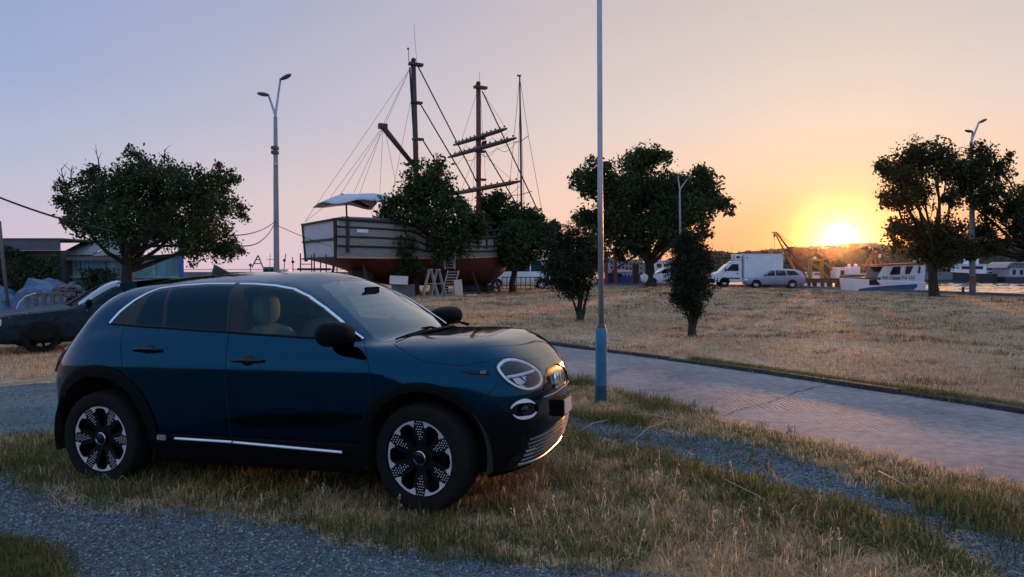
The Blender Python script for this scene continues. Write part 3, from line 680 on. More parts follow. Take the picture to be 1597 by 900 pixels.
def surf_side(x, z):
    x = np.asarray(x, float); z = np.asarray(z, float)
    o = np.stack([x, np.zeros_like(x), z], -1); d = np.zeros_like(o); d[..., 1] = -1
    return cast(o, d, 0, 1.2)
def surf_dir(p, n, back=.5, fwd=.5):
    p = np.asarray(p, float); d = np.broadcast_to(n, p.shape); return cast(p - d * back, d, 0, back + fwd)
def mir(mb):
    o = MB(); o.v = [(x, -y, z) for x, y, z in mb.v]; o.f = [tuple(reversed(f)) for f in mb.f]; return o
def ribbon(P, width, off, thick, close=False, mb=None, taper=None):
    """a moulding of given width and thickness lying on the body surface along P"""
    P = np.asarray(P, float); N = grad(P); n = len(P)
    T = np.roll(P, -1, 0) - np.roll(P, 1, 0)
    if not close: T[0] = P[1] - P[0]; T[-1] = P[-1] - P[-2]
    T /= np.linalg.norm(T, axis=1, keepdims=True)
    B = np.cross(N, T); mb = mb or MB(); vs = []
    for i in range(n):
        w = width / 2 * (taper[i] if taper is not None else 1)
        for a, h in ((-w, off), (-w * .8, off + thick), (w * .8, off + thick), (w, off)): vs.append(P[i] + B[i] * a + N[i] * h)
    fs = []
    for i in range(n if close else n - 1):
        j = (i + 1) % n
        for k in range(3): fs.append((i * 4 + k, i * 4 + k + 1, j * 4 + k + 1, j * 4 + k))
        fs.append((i * 4 + 3, i * 4, j * 4, j * 4 + 3))
    if not close: fs += [(0, 1, 2, 3), ((n - 1) * 4 + 3, (n - 1) * 4 + 2, (n - 1) * 4 + 1, (n - 1) * 4)]
    return mb.add(vs, fs)

def build_suv():
    car = thing('compact_suv', 'dark teal compact SUV with black wheel arches parked on the grass verge in front', 'car')
    yaw, pit = math.radians(-17.325), math.radians(-1.174)
    car.matrix_world = Matrix.Translation((-1.5257, 5.8066, -.009)) @ Matrix.Rotation(yaw, 4, 'Z') @ Matrix.Rotation(pit, 4, 'Y')
    # --- shell, cut along its shut lines and window outlines
    S = shell_half(); R, C = S.shape[:2]
    bm = bmesh.new(); bv = [bm.verts.new(p) for p in S.reshape(-1, 3)]
    for i in range(R - 1):
        for j in range(C - 1):
            bm.faces.new((bv[i * C + j], bv[i * C + j + 1], bv[(i + 1) * C + j + 1], bv[(i + 1) * C + j]))
    bmesh.ops.remove_doubles(bm, verts=bm.verts, dist=2e-4)
    bmesh.ops.recalc_face_normals(bm, faces=bm.faces)
    if sum(f.normal.y for f in bm.faces) > 0: bmesh.ops.reverse_faces(bm, faces=bm.faces)
    def cut(fr, poly, close=True, flt=.12):
        u, v, n = (Vector(q) for q in fr)
        xs = [p[0] for p in poly]; ys = [p[1] for p in poly]
        x0, x1, y0, y1 = min(xs) - .1, max(xs) + .1, min(ys) - .1, max(ys) + .1
        cand = set()
        for f in bm.faces:
            if flt is not None and f.normal.dot(n) < flt: continue
            c = f.calc_center_median()
            if x0 < c.dot(u) < x1 and y0 < c.dot(v) < y1: cand.add(f)
        m = len(poly)
        for i in range(m if close else m - 1):
            a = Vector(poly[i]); b = Vector(poly[(i + 1) % m]); ab = b - a
            if ab.length < 1e-6: continue
            L2 = ab.length_squared; geo = []
            for f in cand:
                if not f.is_valid: continue
                c = f.calc_center_median(); q = Vector((c.dot(u), c.dot(v))) - a
                t = min(1, max(0, q.dot(ab) / L2))
                if (q - ab * t).length < .055: geo.append(f)
            if not geo: continue
            es = {e for f in geo for e in f.edges}; vv = {w for f in geo for w in f.verts}
            no = u * (-ab.y) + v * ab.x
            r = bmesh.ops.bisect_plane(bm, geom=list(vv) + list(es) + geo, dist=1e-6, plane_co=u * a.x + v * a.y, plane_no=no)
            cand |= {g for g in r['geom'] if isinstance(g, bmesh.types.BMFace)}
            cand = {f for f in cand if f.is_valid}
    cut(SIDE, circ(FA, FR_IN)); cut(SIDE, circ(RA, RR_IN)); cut(SIDE, circ(FA, FR_OUT)); cut(SIDE, circ(RA, RR_OUT))
    for P in (DLO, GLF, GLR, GLQ, GLE, DOORF, DOORR): cut(SIDE, P)
    cut(SIDE, BON, flt=None); cut(SIDE, LOWF[:6], False)
    cut(SIDE, [(-.85, .415), (.92, .415)], False); cut(SIDE, [(-2.2, .50), (-1.66, .50)], False, flt=None)
    cut(LAMP, HL2); cut(LAMP, FOG2)
    lc = np.mean(np.array(HL2), 0)
    EYE = [(lc[0] - .5, lc[1] + .028), (lc[0] + .5, lc[1] + .018)]
    cut(LAMP, EYE, False)
    cut(WSF, WS2); cut(RWF, RW2); cut(FRONT, GRIL)
    bm.verts.index_update(); cls = {}
    def classify(f):
        c = f.calc_center_median(); n = f.normal; x, y, z = c
        la = (c.dot(Vector(LAMP[0])), c.dot(Vector(LAMP[1])))
        side = -n.y > .1
        d1 = math.hypot(x - FA[0], z - FA[1]); d2 = math.hypot(x - RA[0], z - RA[1])
        if y < -.45 and (d1 < FR_IN or d2 < RR_IN): return None
        if n.dot(Vector(LAMP[2])) > .1:
            if in_poly(HL2, *la): return 'lamp_up' if la[1] > lc[1] + .028 - .01 * (la[0] - lc[0] + .5) else 'lamp_low'
            if in_poly(FOG2, *la): return 'fog'
        if n.dot(Vector(WSF[2])) > .3 and in_poly(WS2, y, c.dot(Vector(WSF[1]))): return 'windscreen'
        if n.dot(Vector(RWF[2])) > .3 and in_poly(RW2, y, c.dot(Vector(RWF[1]))): return 'rear_window'
        if n.x > .25 and x > 1.6 and in_poly(GRIL, y, z): return 'grille'
        if side:
            for nm, P in (('glass_front', GLF), ('glass_rear', GLR), ('glass_quarter', GLQ), ('glass_end', GLE), ('frame', DLO)):
                if in_poly(P, x, z): return nm
        if y < -.3 and (d1 < FR_OUT or d2 < RR_OUT): return 'clad'
        if z < .415 and -.9 < x < .95: return 'clad'
        if x > 1.55 and in_poly(LOWF, x, z): return 'clad'
        if x < -1.66 and z < .5: return 'clad'
        if x > 1 and in_poly(BON, x, z): return 'bonnet'
        if side:
            if in_poly(DOORF, x, z): return 'door_front'
            if in_poly(DOORR, x, z): return 'door_rear'
        return 'body'
    for f in bm.faces: cls.setdefault(classify(f), []).append(f)
    def grab(key, off=0):
        mb = MB(); idx = {}
        for f in cls.get(key, []):
            q = []
            for w in f.verts:
                k = w.index
                if k not in idx: idx[k] = len(mb.v); mb.v.append(tuple(w.co))
                q.append(idx[k])
            mb.f.append(tuple(q))
        if off:
            P = np.array(mb.v); mb.v = [tuple(p) for p in P + grad(P) * off]
        return mb
    def put(name, mb, m, parent=car, smooth=True, solid=0, **k):
        """one-sided meshes keep the analytic body normals, so reflections run smoothly across every cut"""
        o = link(name, None, parent) if False else None
        me = bpy.data.meshes.new(name); me.from_pydata(mb.v, [], [f for f in mb.f if len(set(f)) == len(f) > 2]); me.materials.append(m)
        me.validate(); me.update()
        if smooth:
            me.polygons.foreach_set('use_smooth', [True] * len(me.polygons))
            P = np.empty(len(me.vertices) * 3); me.vertices.foreach_get('co', P); Nn = grad(P.reshape(-1, 3))
            if solid == 0: me.normals_split_custom_set_from_vertices([tuple(q) for q in Nn])
        me.update(); o = link(name, me, parent)
        if solid: md = o.modifiers.new('thickness', 'SOLIDIFY'); md.thickness = solid; md.offset = 1
        if 'label' in k: o['label'] = k['label']
        return o
    def fix(mb):   # make faces point outward
        P = np.array(mb.v); out = []
        for f in mb.f:
            a, b, c = P[f[0]], P[f[1]], P[f[2]]
            out.append(f)
        return mb
    def whole(mb):
        o = MB(); o.add(mb.v, mb.f); m2 = mir(mb); o.add(m2.v, m2.f)
        # weld the seam
        b = bmesh.new(); vv = [b.verts.new(p) for p in o.v]
        for f in o.f:
            try: b.faces.new([vv[i] for i in f])
            except ValueError: pass
        bmesh.ops.remove_doubles(b, verts=b.verts, dist=3e-4); b.verts.index_update()
        r = MB(); r.v = [tuple(w.co) for w in b.verts]; r.f = [tuple(w.index for w in f.verts) for f in b.faces]; b.free(); return r
    put('body', whole(grab('body')), PAINT); put('bonnet', whole(grab('bonnet', .001)), PAINT)
    put('windscreen', whole(grab('windscreen')), GL_WS); put('rear_window', whole(grab('rear_window')), GL_REAR)
    put('grille', whole(grab('grille', -.004)), BLACKG)
    for sgn in (1, -1):
        M = (lambda mb: mb) if sgn == 1 else mir
        Y = lambda x, y, z: (x, y * sgn, z)
        df = put('door', M(grab('door_front')), PAINT); dr = put('door', M(grab('door_rear')), PAINT)
        put('window', M(grab('glass_front')), GL_FRONT, df); put('window', M(grab('glass_rear')), GL_REAR, dr); put('window', M(grab('glass_quarter')), GL_REAR, dr)
        put('quarter_panel', M(grab('glass_end')), BLACKG)
        put('window_frame', M(grab('frame')), BLACKG)
        put('wheel_arch_trim', M(grab('clad')), BLACKP, solid=.010, label='black plastic cladding round the wheel arches and along the sill')
        # chrome moulding over the windows, in two lengths, and the window ledge seal
        d = dens(CHR, .02); k = int(np.argmin(np.abs(d[:, 0] + .271) + 9 * (d[:, 1] < 1.4)))
        for seg in (d[:k], d[k + 1:]):
            part('window_moulding', M(ribbon(surf_side(seg[:, 0], seg[:, 1]), .024, 0, .006)), CHROME, car, angle=50)
        d = dens(BELT, .03); part('window_seal', M(ribbon(surf_side(d[:, 0], d[:, 1] - .004), .014, 0, .004)), BLACKP, car, angle=50)
        for P in (GAPB[:-1], FEDGE, REDGE[1:], BON[:8], [(1.66, .70), (1.745, .80)]):
            d = dens(P, .02); part('panel_gap', M(ribbon(surf_side(d[:, 0], d[:, 1]), .0065, -.002, .0028)), LINER, car)
        # bright sill strip in two lengths
        for a, b in (((-.605, .384), (-.13, .382)), ((-.118, .381), (.717, .356))):
            d = dens([a, b], .03); q = surf_side(d[:, 0], d[:, 1]) + V3([0, -.014, 0]); part('sill_strip', M(MB().tube(q, .009, 10)), LAMPW, car, smooth=True)
        # door handles
        for (hx, hz), dd in (((-.832, 1.0), dr), ((.02, .940), df)):
            p = surf_side(V3([hx]), V3([hz]))[0]; n = grad(p[None])[0]
            h = MB(); h.ball((p[0], p[1] + .004, p[2]), 1, 16, 9, (.062, .014, .043)); part('handle_recess', M(h), BLACKG, dd, smooth=True)
            h = MB(); xs = np.linspace(-.122, .122, 13)
            q = surf_side(hx + xs, hz + 0 * xs); nn = grad(q)
            h.tube([a + b * (.026 * (1 - (t / .124) ** 4) + .006) for a, b, t in zip(q, nn, xs)], [.012 + .006 * (1 - (t / .122) ** 2) for t in xs], 10, flat=.8)
            part('handle', M(h), BLACKG, dd, smooth=True)
        # headlight: lens, ring, eyelid, reflectors
        up, lo = grab('lamp_up'), grab('lamp_low')
        lens = MB().add(up.v, up.f).add(lo.v, lo.f)
        hl = part('headlight', M(grab('lamp_low', -.045)), BLACKG, car, smooth=True)
        o = put('eyelid', M(grab('lamp_up', -.016)), PAINT, hl)
        H = np.array(HL2); Hc = H.mean(0)
        def on_lamp(q): q = np.asarray(q, float); return surf_dir(q[:, :1] * LAMP[0] + q[:, 1:] * LAMP[1] + LAMP[2] * 1.73, LAMP[2], .5, .45)
        part('lamp_bezel', M(ribbon(on_lamp(Hc + (H - Hc) * 1.0), .016, -.004, .006, True)), BLACKG, hl, angle=50)
        ring = Hc + (H - Hc) * .90
        part('light_ring', M(ribbon(on_lamp(dens(ring, .012, True)), .026, -.010, .009, True)), LAMPW, hl, angle=60)
        a0 = Hc + V3([-.142, .006]); a1 = Hc + V3([.150, .012])
        part('light_bar', M(ribbon(on_lamp(dens([a0, a1], .015)), .020, -.022, .012)), LAMPW, hl, angle=60)
        rf = MB()
        def wedge(pts, off):
            d = on_lamp(np.array(pts) + Hc); n_ = grad(d); return [tuple(p + q * off) for p, q in zip(d, n_)]
        w1 = wedge([(-.085, -.004), (-.02, -.004), (.035, -.045), (-.02, -.058), (-.055, -.045)], -.030); rf.add(w1, [(0, 1, 2, 3, 4)])
        w2 = wedge([(.0, -.004), (.052, -.004), (.052, -.030), (.035, -.040)], -.026); rf.add(w2, [(0, 1, 2, 3)])
        w3 = wedge([(-.062, -.055), (.02, -.066), (.015, -.082), (-.03, -.075)], -.030); rf.add(w3, [(0, 1, 2, 3)])
        part('reflector', M(rf), LAMPW, hl)
        rf = MB(); c = np.array(wedge([(.06, -.035)], -.045)[0]); rf.ball(c, .03, 14, 9); part('projector', M(rf), BLACKG, hl, smooth=True)
        put('lens', M(lens), GL_LENS, hl)
        # lower lamp with bright upper and lower lids
        fg = part('fog_lamp', M(grab('fog', -.02)), BLACKG, car, smooth=True)
        G = np.array(FOG2); Gc = G.mean(0); n = len(G)
        ang = np.arctan2(G[:, 1] - Gc[1], G[:, 0] - Gc[0])
        for lo_a, hi_a in ((.22, 2.95), (-2.95, -.3)):
            t = np.linspace(lo_a, hi_a, 26)
            od = np.argsort(ang); rr = np.linalg.norm(G - Gc, axis=1)
            r_ = np.interp(t, ang[od], rr[od]) * .90
            q = on_lamp(np.stack([Gc[0] + r_ * np.cos(t), Gc[1] + r_ * np.sin(t)], 1))
            part('lamp_lid', M(ribbon(q, .030, -.006, .010, taper=.25 + .75 * np.sin(np.linspace(0, math.pi, 26)))), LAMPW, fg, angle=50)
        rf = MB(); c = on_lamp(Gc[None])[0] - LAMP[2] * .02; rf.ball(c, 1, 16, 9, (.03, .045, .032)); part('projector', M(rf), BLACKG, fg, smooth=True)
        # fender badge
        q = surf_side(V3([1.625]), V3([.886]))[0]; nn = grad(q[None])[0]
        d = dens([(1.545, .893), (1.70, .880)], .02); part('badge_plate', M(ribbon(surf_side(d[:, 0], d[:, 1]), .034, 0, .004, taper=np.clip(np.linspace(.2, 2.2, len(d)), 0, 1))), BLACKG, car, angle=50)
        if sgn == 1:
            q = surf_side(V3([1.665]), V3([.875]))[0]; nn = grad(q[None])[0]; tx = np.cross(V3([0, 0, 1.]), nn)
            text_mesh('badge', '600', .026, .002, CHROME, frame(q + nn * .006, tx, (0, 0, 1)), car, bold=.0005)
            q = surf_side(V3([-.72]), V3([.38]))[0]
            text_mesh('sill_badge', '600', .052, .004, SATIN, frame(q + V3([0, -.017, -.012]), (1, 0, -.01), (0, 0, 1)), car, bold=.001)
        # mirror
        mr = MB(); n_, m_ = 22, 14; vs = []
        for i in range(m_ + 1):
            t = math.pi * i / m_
            for k in range(n_):
                q = 2 * math.pi * k / n_; sp = lambda c, e: math.copysign(abs(c) ** e, c)
                y = sp(math.cos(t), .75) * .150
                x = sp(math.sin(t), .75) * sp(math.cos(q), .8) * (.130 if math.cos(q) > 0 else .110)
                z = sp(math.sin(t), .75) * sp(math.sin(q), .8) * .078 * (1 - .2 * y / .15)
                vs.append((.715 + x - .15 * (y), -.925 + y * 1.0, 1.135 + z))
        mr.add(vs, [(i * n_ + k, i * n_ + (k + 1) % n_, (i + 1) * n_ + (k + 1) % n_, (i + 1) * n_ + k) for i in range(m_) for k in range(n_)])
        mo = part('wing_mirror', M(mr), mat('mirror_black', (.005, .005, .006), .5, spec=.05), car, smooth=True)
        ar = MB(); ar.tube([(.735, -.70, 1.075), (.73, -.78, 1.083), (.71, -.87, 1.09)], [.05, .04, .035], 10, flat=.6); part('mirror_arm', M(ar), BLACKP, mo, smooth=True)
        tri = MB(); d = surf_side(V3([.60, .80, .66]), V3([1.09, 1.082, 1.17])); nn = grad(d)
        tri.add([tuple(p + q * .003) for p, q in zip(d, nn)] + [tuple(p + q * .012) for p, q in zip(d, nn)], [(0, 1, 2), (5, 4, 3), (0, 3, 4, 1), (1, 4, 5, 2), (2, 5, 3, 0)]); part('mirror_base', M(tri), BLACKP, mo)
        # tail lamp
        tl = MB(); pts = [(-1.93, -.56, 1.0), (-1.90, -.64, .99), (-1.84, -.70, .97), (-1.87, -.72, .88), (-1.92, -.70, .80), (-2.0, -.58, .80), (-2.0, -.55, .92)]
        dd = surf_dir(np.array([V3(p) for p in pts]), V3([-.8, -.6, 0]) / 1.0, .5, .5); nn = grad(dd)
        top = [tuple(p + q * .018) for p, q in zip(dd, nn)]; bot = [tuple(p - q * .01) for p, q in zip(dd, nn)]; k = len(pts)
        tl.add(top + bot, [tuple(range(k))] + [(i, (i + 1) % k, k + (i + 1) % k, k + i) for i in range(k)])
        part('tail_light', M(tl), mat('tail_lens', (.25, .03, .03), .08, coat=1), car)
        # wheel wells
        for (cx_, cz_), r in ((FA, FR_IN + .03), (RA, RR_IN + .03)):
            wl = MB().lathe([(r, -.845), (r, -.45), (.02, -.45)], 'y', 36, (cx_, 0, cz_), a0=-.3, a1=math.pi + .3)
            part('wheel_liner', M(wl), LINER, car)
    # front: logo, plate, grille details, lower intake
    q = surf_dir(V3([[1.9, 0, .735]]), V3([1., 0, 0]))[0]
    text_mesh('front_badge', '600', .15, .008, CHROME, frame(q + V3([.012, 0, -.05]), (0, 1, 0), (-.12, 0, 1)), car, bold=.004)
    pl = MB().box((1.975, 0, .552), (.095, .22, .118)); ph = part('plate_holder', pl, BLACKP, car, bevel=.006)
    part('number_plate', MB().box((2.026, 0, .557), (.006, .20, .10)), PLATEW, ph)
    def on_front(y, z):
        return surf_dir(np.stack([np.full(len(y), 1.9), y, z], 1), V3([1., 0, 0]), .6, .4)
    gy = np.linspace(-.50, .50, 60); tops = .72 - .0 * gy
    out = dens([(-.47, .612), (-.40, .66), (-.345, .716), (-.28, .79), (-.14, .835), (0, .84), (.14, .835), (.28, .79), (.345, .716), (.40, .66), (.47, .612)], .02)
    part('grille_moulding', ribbon(on_front(out[:, 0], out[:, 1]), .007, 0, .004), BLACKG, car, angle=50)
    dots = MB()
    for r in range(6):
        z = .29 + r * .026
        for c in range(-17, 18):
            y = (c + .5 * (r % 2)) * .031; p = on_front(V3([y]), V3([z]))[0]; n = grad(p[None])[0]
            R_ = Matrix.Rotation(math.atan2(n[1], n[0]), 3, 'Z'); dots.box(p + n * .003, (.010, .016, .007), R_)
    part('intake_mesh', dots, SATIN, car)
    for z_, w_ in ((.245, .017), (.665, .008)):
        y = np.linspace(-.56, .56, 50) if z_ < .5 else np.linspace(-.36, .36, 40)
        part('bumper_moulding', ribbon(on_front(y, z_ + .02 * np.abs(y / .56) ** 3), w_, .002, .006), SATIN, car, angle=50)
    for y_ in (-.50, .50):
        for k in range(3):
            d = np.linspace(-.05, .05, 8) + y_; part('intake_slat', ribbon(on_front(d, 0 * d + .29 + .03 * k), .010, .002, .006), SATIN, car, angle=50)
    # rear roof spoiler
    sp = MB(); rows = []
    for y in np.linspace(-.42, .42, 15):
        xt = -1.79 + 1.5 * y * y; zt = 1.500 - .10 * y * y
        rows.append([(-1.34, y, zt + .008), (-1.55, y, zt - .002), (xt + .02, y, zt - .012), (xt, y, zt - .030), (xt + .03, y, zt - .048), (-1.50, y, zt - .07), (-1.34, y, zt - .05)])
    sp.grid(rows); sp.f += [tuple(range(6, -1, -1)), tuple(range(14 * 7, 15 * 7))]
    part('roof_spoiler', sp, PAINT, car, angle=40)
    # shark fin aerial
    fin = MB(); zr = 1.545
    def sec(x, h, w): return [(x, -w, 0), (x, -w * .55, h * .6), (x, 0, h), (x, w * .55, h * .6), (x, w, 0)]
    rows = [[(p[0] - .875, p[1], p[2] + zr - .018) for p in sec(x, h, w)] for x, h, w in ((.10, .012, .012), (.06, .03, .028), (0, .06, .034), (-.05, .084, .032), (-.075, .09, .026), (-.09, .05, .024), (-.10, .012, .018))]
    fin.grid(rows); part('aerial', fin, BLACKG, car, smooth=True)
    # wipers and cowl
    for y0, y1 in ((-.62, -.02), (-.02, .56)):
        ys = np.linspace(y0, y1, 12); p = []
        for i, y in enumerate(ys):
            v = .32 + .035 * i / 11
            p.append(V3([0, y, 0]) + WSF[1] * (v) + WSF[2] * 1.35)
        p = surf_dir(np.array(p), WSF[2], .5, .5); n = grad(p)
        w = part('wiper', MB().tube(p + n * .012, .006, 6), BLACKP, car, smooth=True)
        b_ = p[-4] + n[-4] * .03; e_ = V3([1.06, y1 + .02, 1.085])
        part('wiper_arm', MB().tube([b_, (b_ + e_) / 2 + V3([0, 0, .015]), e_], [.007, .009, .014], 6), BLACKP, w, smooth=True)
    y = np.linspace(-.60, .60, 25); cw = [(1.055 - .30 * t * t * .9, t, 1.095 - .05 * abs(t / .6) ** 2.4) for t in y]
    part('cowl', MB().tube([V3(c) for c in cw], .022, 6, flat=.5), BLACKP, car)
    # interior
    sh = DGREY
    part('floor_pan', MB().box((-.05, 0, .28), (3.4, 1.28, .12)), LINER, car)
    part('engine_bulkhead', MB().box((1.0, 0, .68), (.05, 1.40, .70)), LINER, car)
    part('boot_wall', MB().box((-1.35, 0, .72), (.05, 1.3, .76)), LINER, car)
    ds = MB(); rows = []
    for t in np.linspace(-.68, .68, 13): rows.append([(.52, t, .72), (.50, t, .96), (.56, t, 1.005), (.70, t, 1.015), (.92, t * .92, 1.03)])
    ds.grid(rows); part('dashboard', ds, DGREY, car, smooth=True)
    def seat(x, y, m, front=True):
        s = MB(); rows = []
        for t in np.linspace(-1, 1, 9):
            w = .25 * t; b = .05 * abs(t) ** 3
            rows.append([(x + .46, y + w, .56), (x + .48, y + w, .66 + b), (x + .25, y + w, .68 + b), (x, y + w, .66 + b), (x + .02 + b, y + w * .96, .80), (x - .05 + b, y + w * .92, 1.0), (x - .10 + b * .6, y + w * .75, 1.14 - .03 * abs(t) ** 3), (x - .15, y + w * .72, 1.16 - .03 * abs(t) ** 3), (x - .20, y + w * .75, 1.12), (x - .19, y + w * .92, .9), (x - .14, y + w * .96, .6)])
        s.grid(rows); s.f += [tuple(range(10, -1, -1)), tuple(8 * 11 + k for k in range(11))]
        so = part('seat', s, m, car, smooth=True)
        h = MB(); h.ball((x - .155, y, 1.265), 1, 20, 14, (.065, .150, .115)); h.v = [(px_, y + math.copysign(abs((py_ - y) / .15) ** .62, py_ - y) * .135, 1.265 + math.copysign(abs((pz_ - 1.265) / .115) ** .7, pz_ - 1.265) * .112) for px_, py_, pz_ in h.v]; part('headrest', h, m, so, smooth=True)
        part('headrest_post', MB().tube([(x - .15, y - .06, 1.10), (x - .15, y - .06, 1.24)], .008, 6).tube([(x - .15, y + .06, 1.10), (x - .15, y + .06, 1.24)], .008, 6), CHROME, so)
    seat(-.04, -.36, BEIGE); seat(-.04, .36, BEIGE); seat(-.88, -.36, DGREY); seat(-.88, .36, DGREY)
    sw = MB(); R_ = Matrix.Rotation(math.radians(-62), 3, 'Y'); rim = [R_ @ Vector((.18 * math.cos(a), .18 * math.sin(a), 0)) + Vector((.40, .36, .99)) for a in np.linspace(0, 2 * math.pi, 25)]
    sw.tube(rim, .014, 8, cap=False); c = Vector((.42, .36, .98)); sw.tube([c, Vector((.62, .36, .92))], .03, 8)
    for k in (0, 8, 16): sw.tube([rim[k], c], .012, 6)
    part('steering_wheel', sw, BLACKP, car, smooth=True)
    mi = MB().box((.50, 0, 1.385), (.02, .22, .06)); part('interior_mirror', mi, BLACKP, car, bevel=.01)
    stp = surf_dir((V3([0, -.18, 0]) + WSF[1] * 1.0 + WSF[2] * 1.1)[None], WSF[2], .5, .6)[0]
    part('screen_sticker', MB().box(stp - WSF[2] * .008, (.003, .05, .045), Matrix.Rotation(math.radians(-34), 3, 'Y')), PLATEW, car)
    # wheels
    def wheel_mesh(turn):
        t = MB(); prof = [(.225, .085), (.25, .100), (.30, .108), (.330, .100), (.340, .088), (.345, .060), (.346, .045), (.338, .043), (.338, .035), (.346, .033), (.346, .006), (.338, .004), (.338, -.004), (.346, -.006), (.346, -.033), (.338, -.035), (.338, -.043), (.346, -.045), (.345, -.060), (.340, -.088), (.330, -.100), (.322, -.104), (.316, -.105), (.30, -.108), (.27, -.107), (.25, -.100), (.246, -.090), (.236, -.085)]
        t.lathe(prof, 'y', 96)
        P = len(prof)
        for k in range(96):                       # shoulder blocks
            if k % 3 == 0:
                for j in (4, 5, 6, 17, 18, 19, 20):
                    x, y, z = t.v[k * P + j]; t.v[k * P + j] = (x * .982, y, z * .982)
        tyre = t
        b = MB().lathe([(.245, -.088), (.250, -.094), (.244, -.096), (.232, -.088), (.222, -.04), (.215, .05), (.23, .085)], 'y', 64)
        b.lathe([(.02, -.015), (.16, -.015), (.16, .0), (.02, .0)], 'y', 32)
        # face with six windows
        f = bmesh.new(); loops = []
        def loop(pts):
            vs = [f.verts.new((p[0], 0, p[1])) for p in pts]; return [f.edges.new((vs[i], vs[(i + 1) % len(vs)])) for i in range(len(vs))]
        ed = loop([(.240 * math.cos(a), .240 * math.sin(a)) for a in np.linspace(0, 2 * math.pi, 96, endpoint=False)])
        slots = []
        for k in range(6):
            a = math.radians(60 * k + turn); ca, sa = math.cos(a), math.sin(a)
            pr = [(.085, -.015), (.14, -.026), (.185, -.040)] + [(.192 + .031 * max(0, math.cos(q)) ** .6, .046 * math.sin(q)) for q in np.linspace(-1.45, 1.45, 9)] + [(.185, .040), (.14, .026), (.085, .015)]
            pr = [(r * ca - s * sa, r * sa + s * ca) for r, s in pr]; slots.append(pr); ed += loop(pr)
        bmesh.ops.triangle_fill(f, edges=ed, use_beauty=True)
        bad = []
        for fc in f.faces:
            c = fc.calc_center_median()
            if any(in_poly(s_, c.x, c.z) for s_ in slots): bad.append(fc)
        bmesh.ops.delete(f, geom=bad, context='FACES_ONLY')
        dish = lambda r: -.088 + .030 * (1 - min(1, r / .24)) ** 1.0
        r_ = bmesh.ops.extrude_face_region(f, geom=list(f.faces)); nv = {w for w in r_['geom'] if isinstance(w, bmesh.types.BMVert)}
        for w in f.verts:
            r = math.hypot(w.co.x, w.co.z); w.co.y = dish(r) + (.028 if w not in nv else 0)
        bmesh.ops.recalc_face_normals(f, faces=f.faces); f.verts.index_update()
        face = MB(); face.v = [tuple(w.co) for w in f.verts]; face.f = [tuple(w.index for w in q.verts) for q in f.faces]; f.free()
        cr = MB()
        for k in range(6):
            a = math.radians(60 * k + turn); ca, sa = math.cos(a), math.sin(a)
            O = [(.243 * math.cos(q), .243 * math.sin(q)) for q in np.linspace(-.395, .395, 15)]
            I = [(.186, -.060)] + [(.194 + .0325 * max(0, math.cos(q)) ** .6, .0485 * math.sin(q)) for q in np.linspace(-1.5, 1.5, 13)] + [(.186, .060)]
            pa = [(r * ca - s * sa, r * sa + s * ca) for r, s in O]; pb = [(r * ca - s * sa, r * sa + s * ca) for r, s in I]
            n = len(pa); vs = [(p[0], dish(math.hypot(*p)) - h, p[1]) for h in (.0045, 0) for p in pa + pb]; m2 = 2 * n
            fs = [(i, i + 1, n + i + 1, n + i) for i in range(n - 1)] + [(i, i + 1, m2 + i + 1, m2 + i) for i in range(n - 1)] + [(n + i, n + i + 1, m2 + n + i + 1, m2 + n + i) for i in range(n - 1)]
            fs += [(0, n, m2 + n, m2), (n - 1, m2 - 1, m2 + m2 - 1, m2 + n - 1)]
            cr.add(vs, fs)
        dts = []
        for k in range(6):
            dt = MB(); dts.append(dt); a0 = math.radians(60 * k + 30 + turn)
            for r in range(8):
                rad = .232 - r * .0165; cols = 3 if r < 3 else 3 if r < 5 else 2 if r < 7 else 1
                if r % 2 and cols > 1 and r < 7: cols -= 0
                for c in range(cols):
                    s = (c - (cols - 1) / 2 + (.5 if (r % 2 and r < 9) else 0) - (.25 if r < 9 else 0)) * .0175; x_, z_ = rad * math.cos(a0) - s * math.sin(a0), rad * math.sin(a0) + s * math.cos(a0)
                    dt.box((x_, dish(rad) - .001, z_), (.0048, .004, .0082), Matrix.Rotation(-a0, 3, 'Y'))
        cap = MB().lathe([(.0, -.094), (.030, -.094), (.040, -.090), (.046, -.082), (.047, -.06)], 'y', 32)
        cring = MB().lathe([(.041, -.090), (.043, -.0945), (.046, -.092), (.0475, -.084)], 'y', 40)
        return tyre, b, face, cr, dts, cap, cring
    for fx, turn in ((1.2785, 0), (-1.2785, 30)):
        T = wheel_mesh(turn)
        shapes = [(n_, mesh(n_, mb.v, mb.f, m_, True, a_)) for n_, mb, m_, a_ in [('rim_stud', q_, mat('stud_metal', (.8, .8, .82), .42, metal=.45), 35) for q_ in T[4]] + [('tyre', T[0], RUBBER, 35), ('wheel', T[1], RIMD, 35), ('rim', T[2], RIMD, 35), ('rim_crown', T[3], mat('crown_metal', (.60, .58, .60), .42, metal=.45), 35), ('hub_cap', T[5], BLACKG, 35), ('hub_ring', T[6], CHROME, 35)]]
        for sg in (-1, 1):
            ctr = link('wheel', dict(shapes)['wheel'], car); ctr.location = (fx, sg * .775, .346)
            ctr.rotation_euler = (0, 0, (0 if sg == -1 else math.pi) + (math.radians(-9) if fx > 0 else 0))
            for n_, me in shapes:
                if n_ != 'wheel': link(n_, me, ctr)
    bm.free()
    card = part('paper_card', MB().box((0, 0, 0), (.10, .26, .004)), PLATEW)
    card.matrix_world = car.matrix_world @ Matrix.Translation((.79, -.12, 1.045)) @ Matrix.Rotation(math.radians(-14), 4, 'Y')
    tag(card, 'white paper card lying on the SUV dashboard behind the windscreen', 'card')
    return car
build_suv()
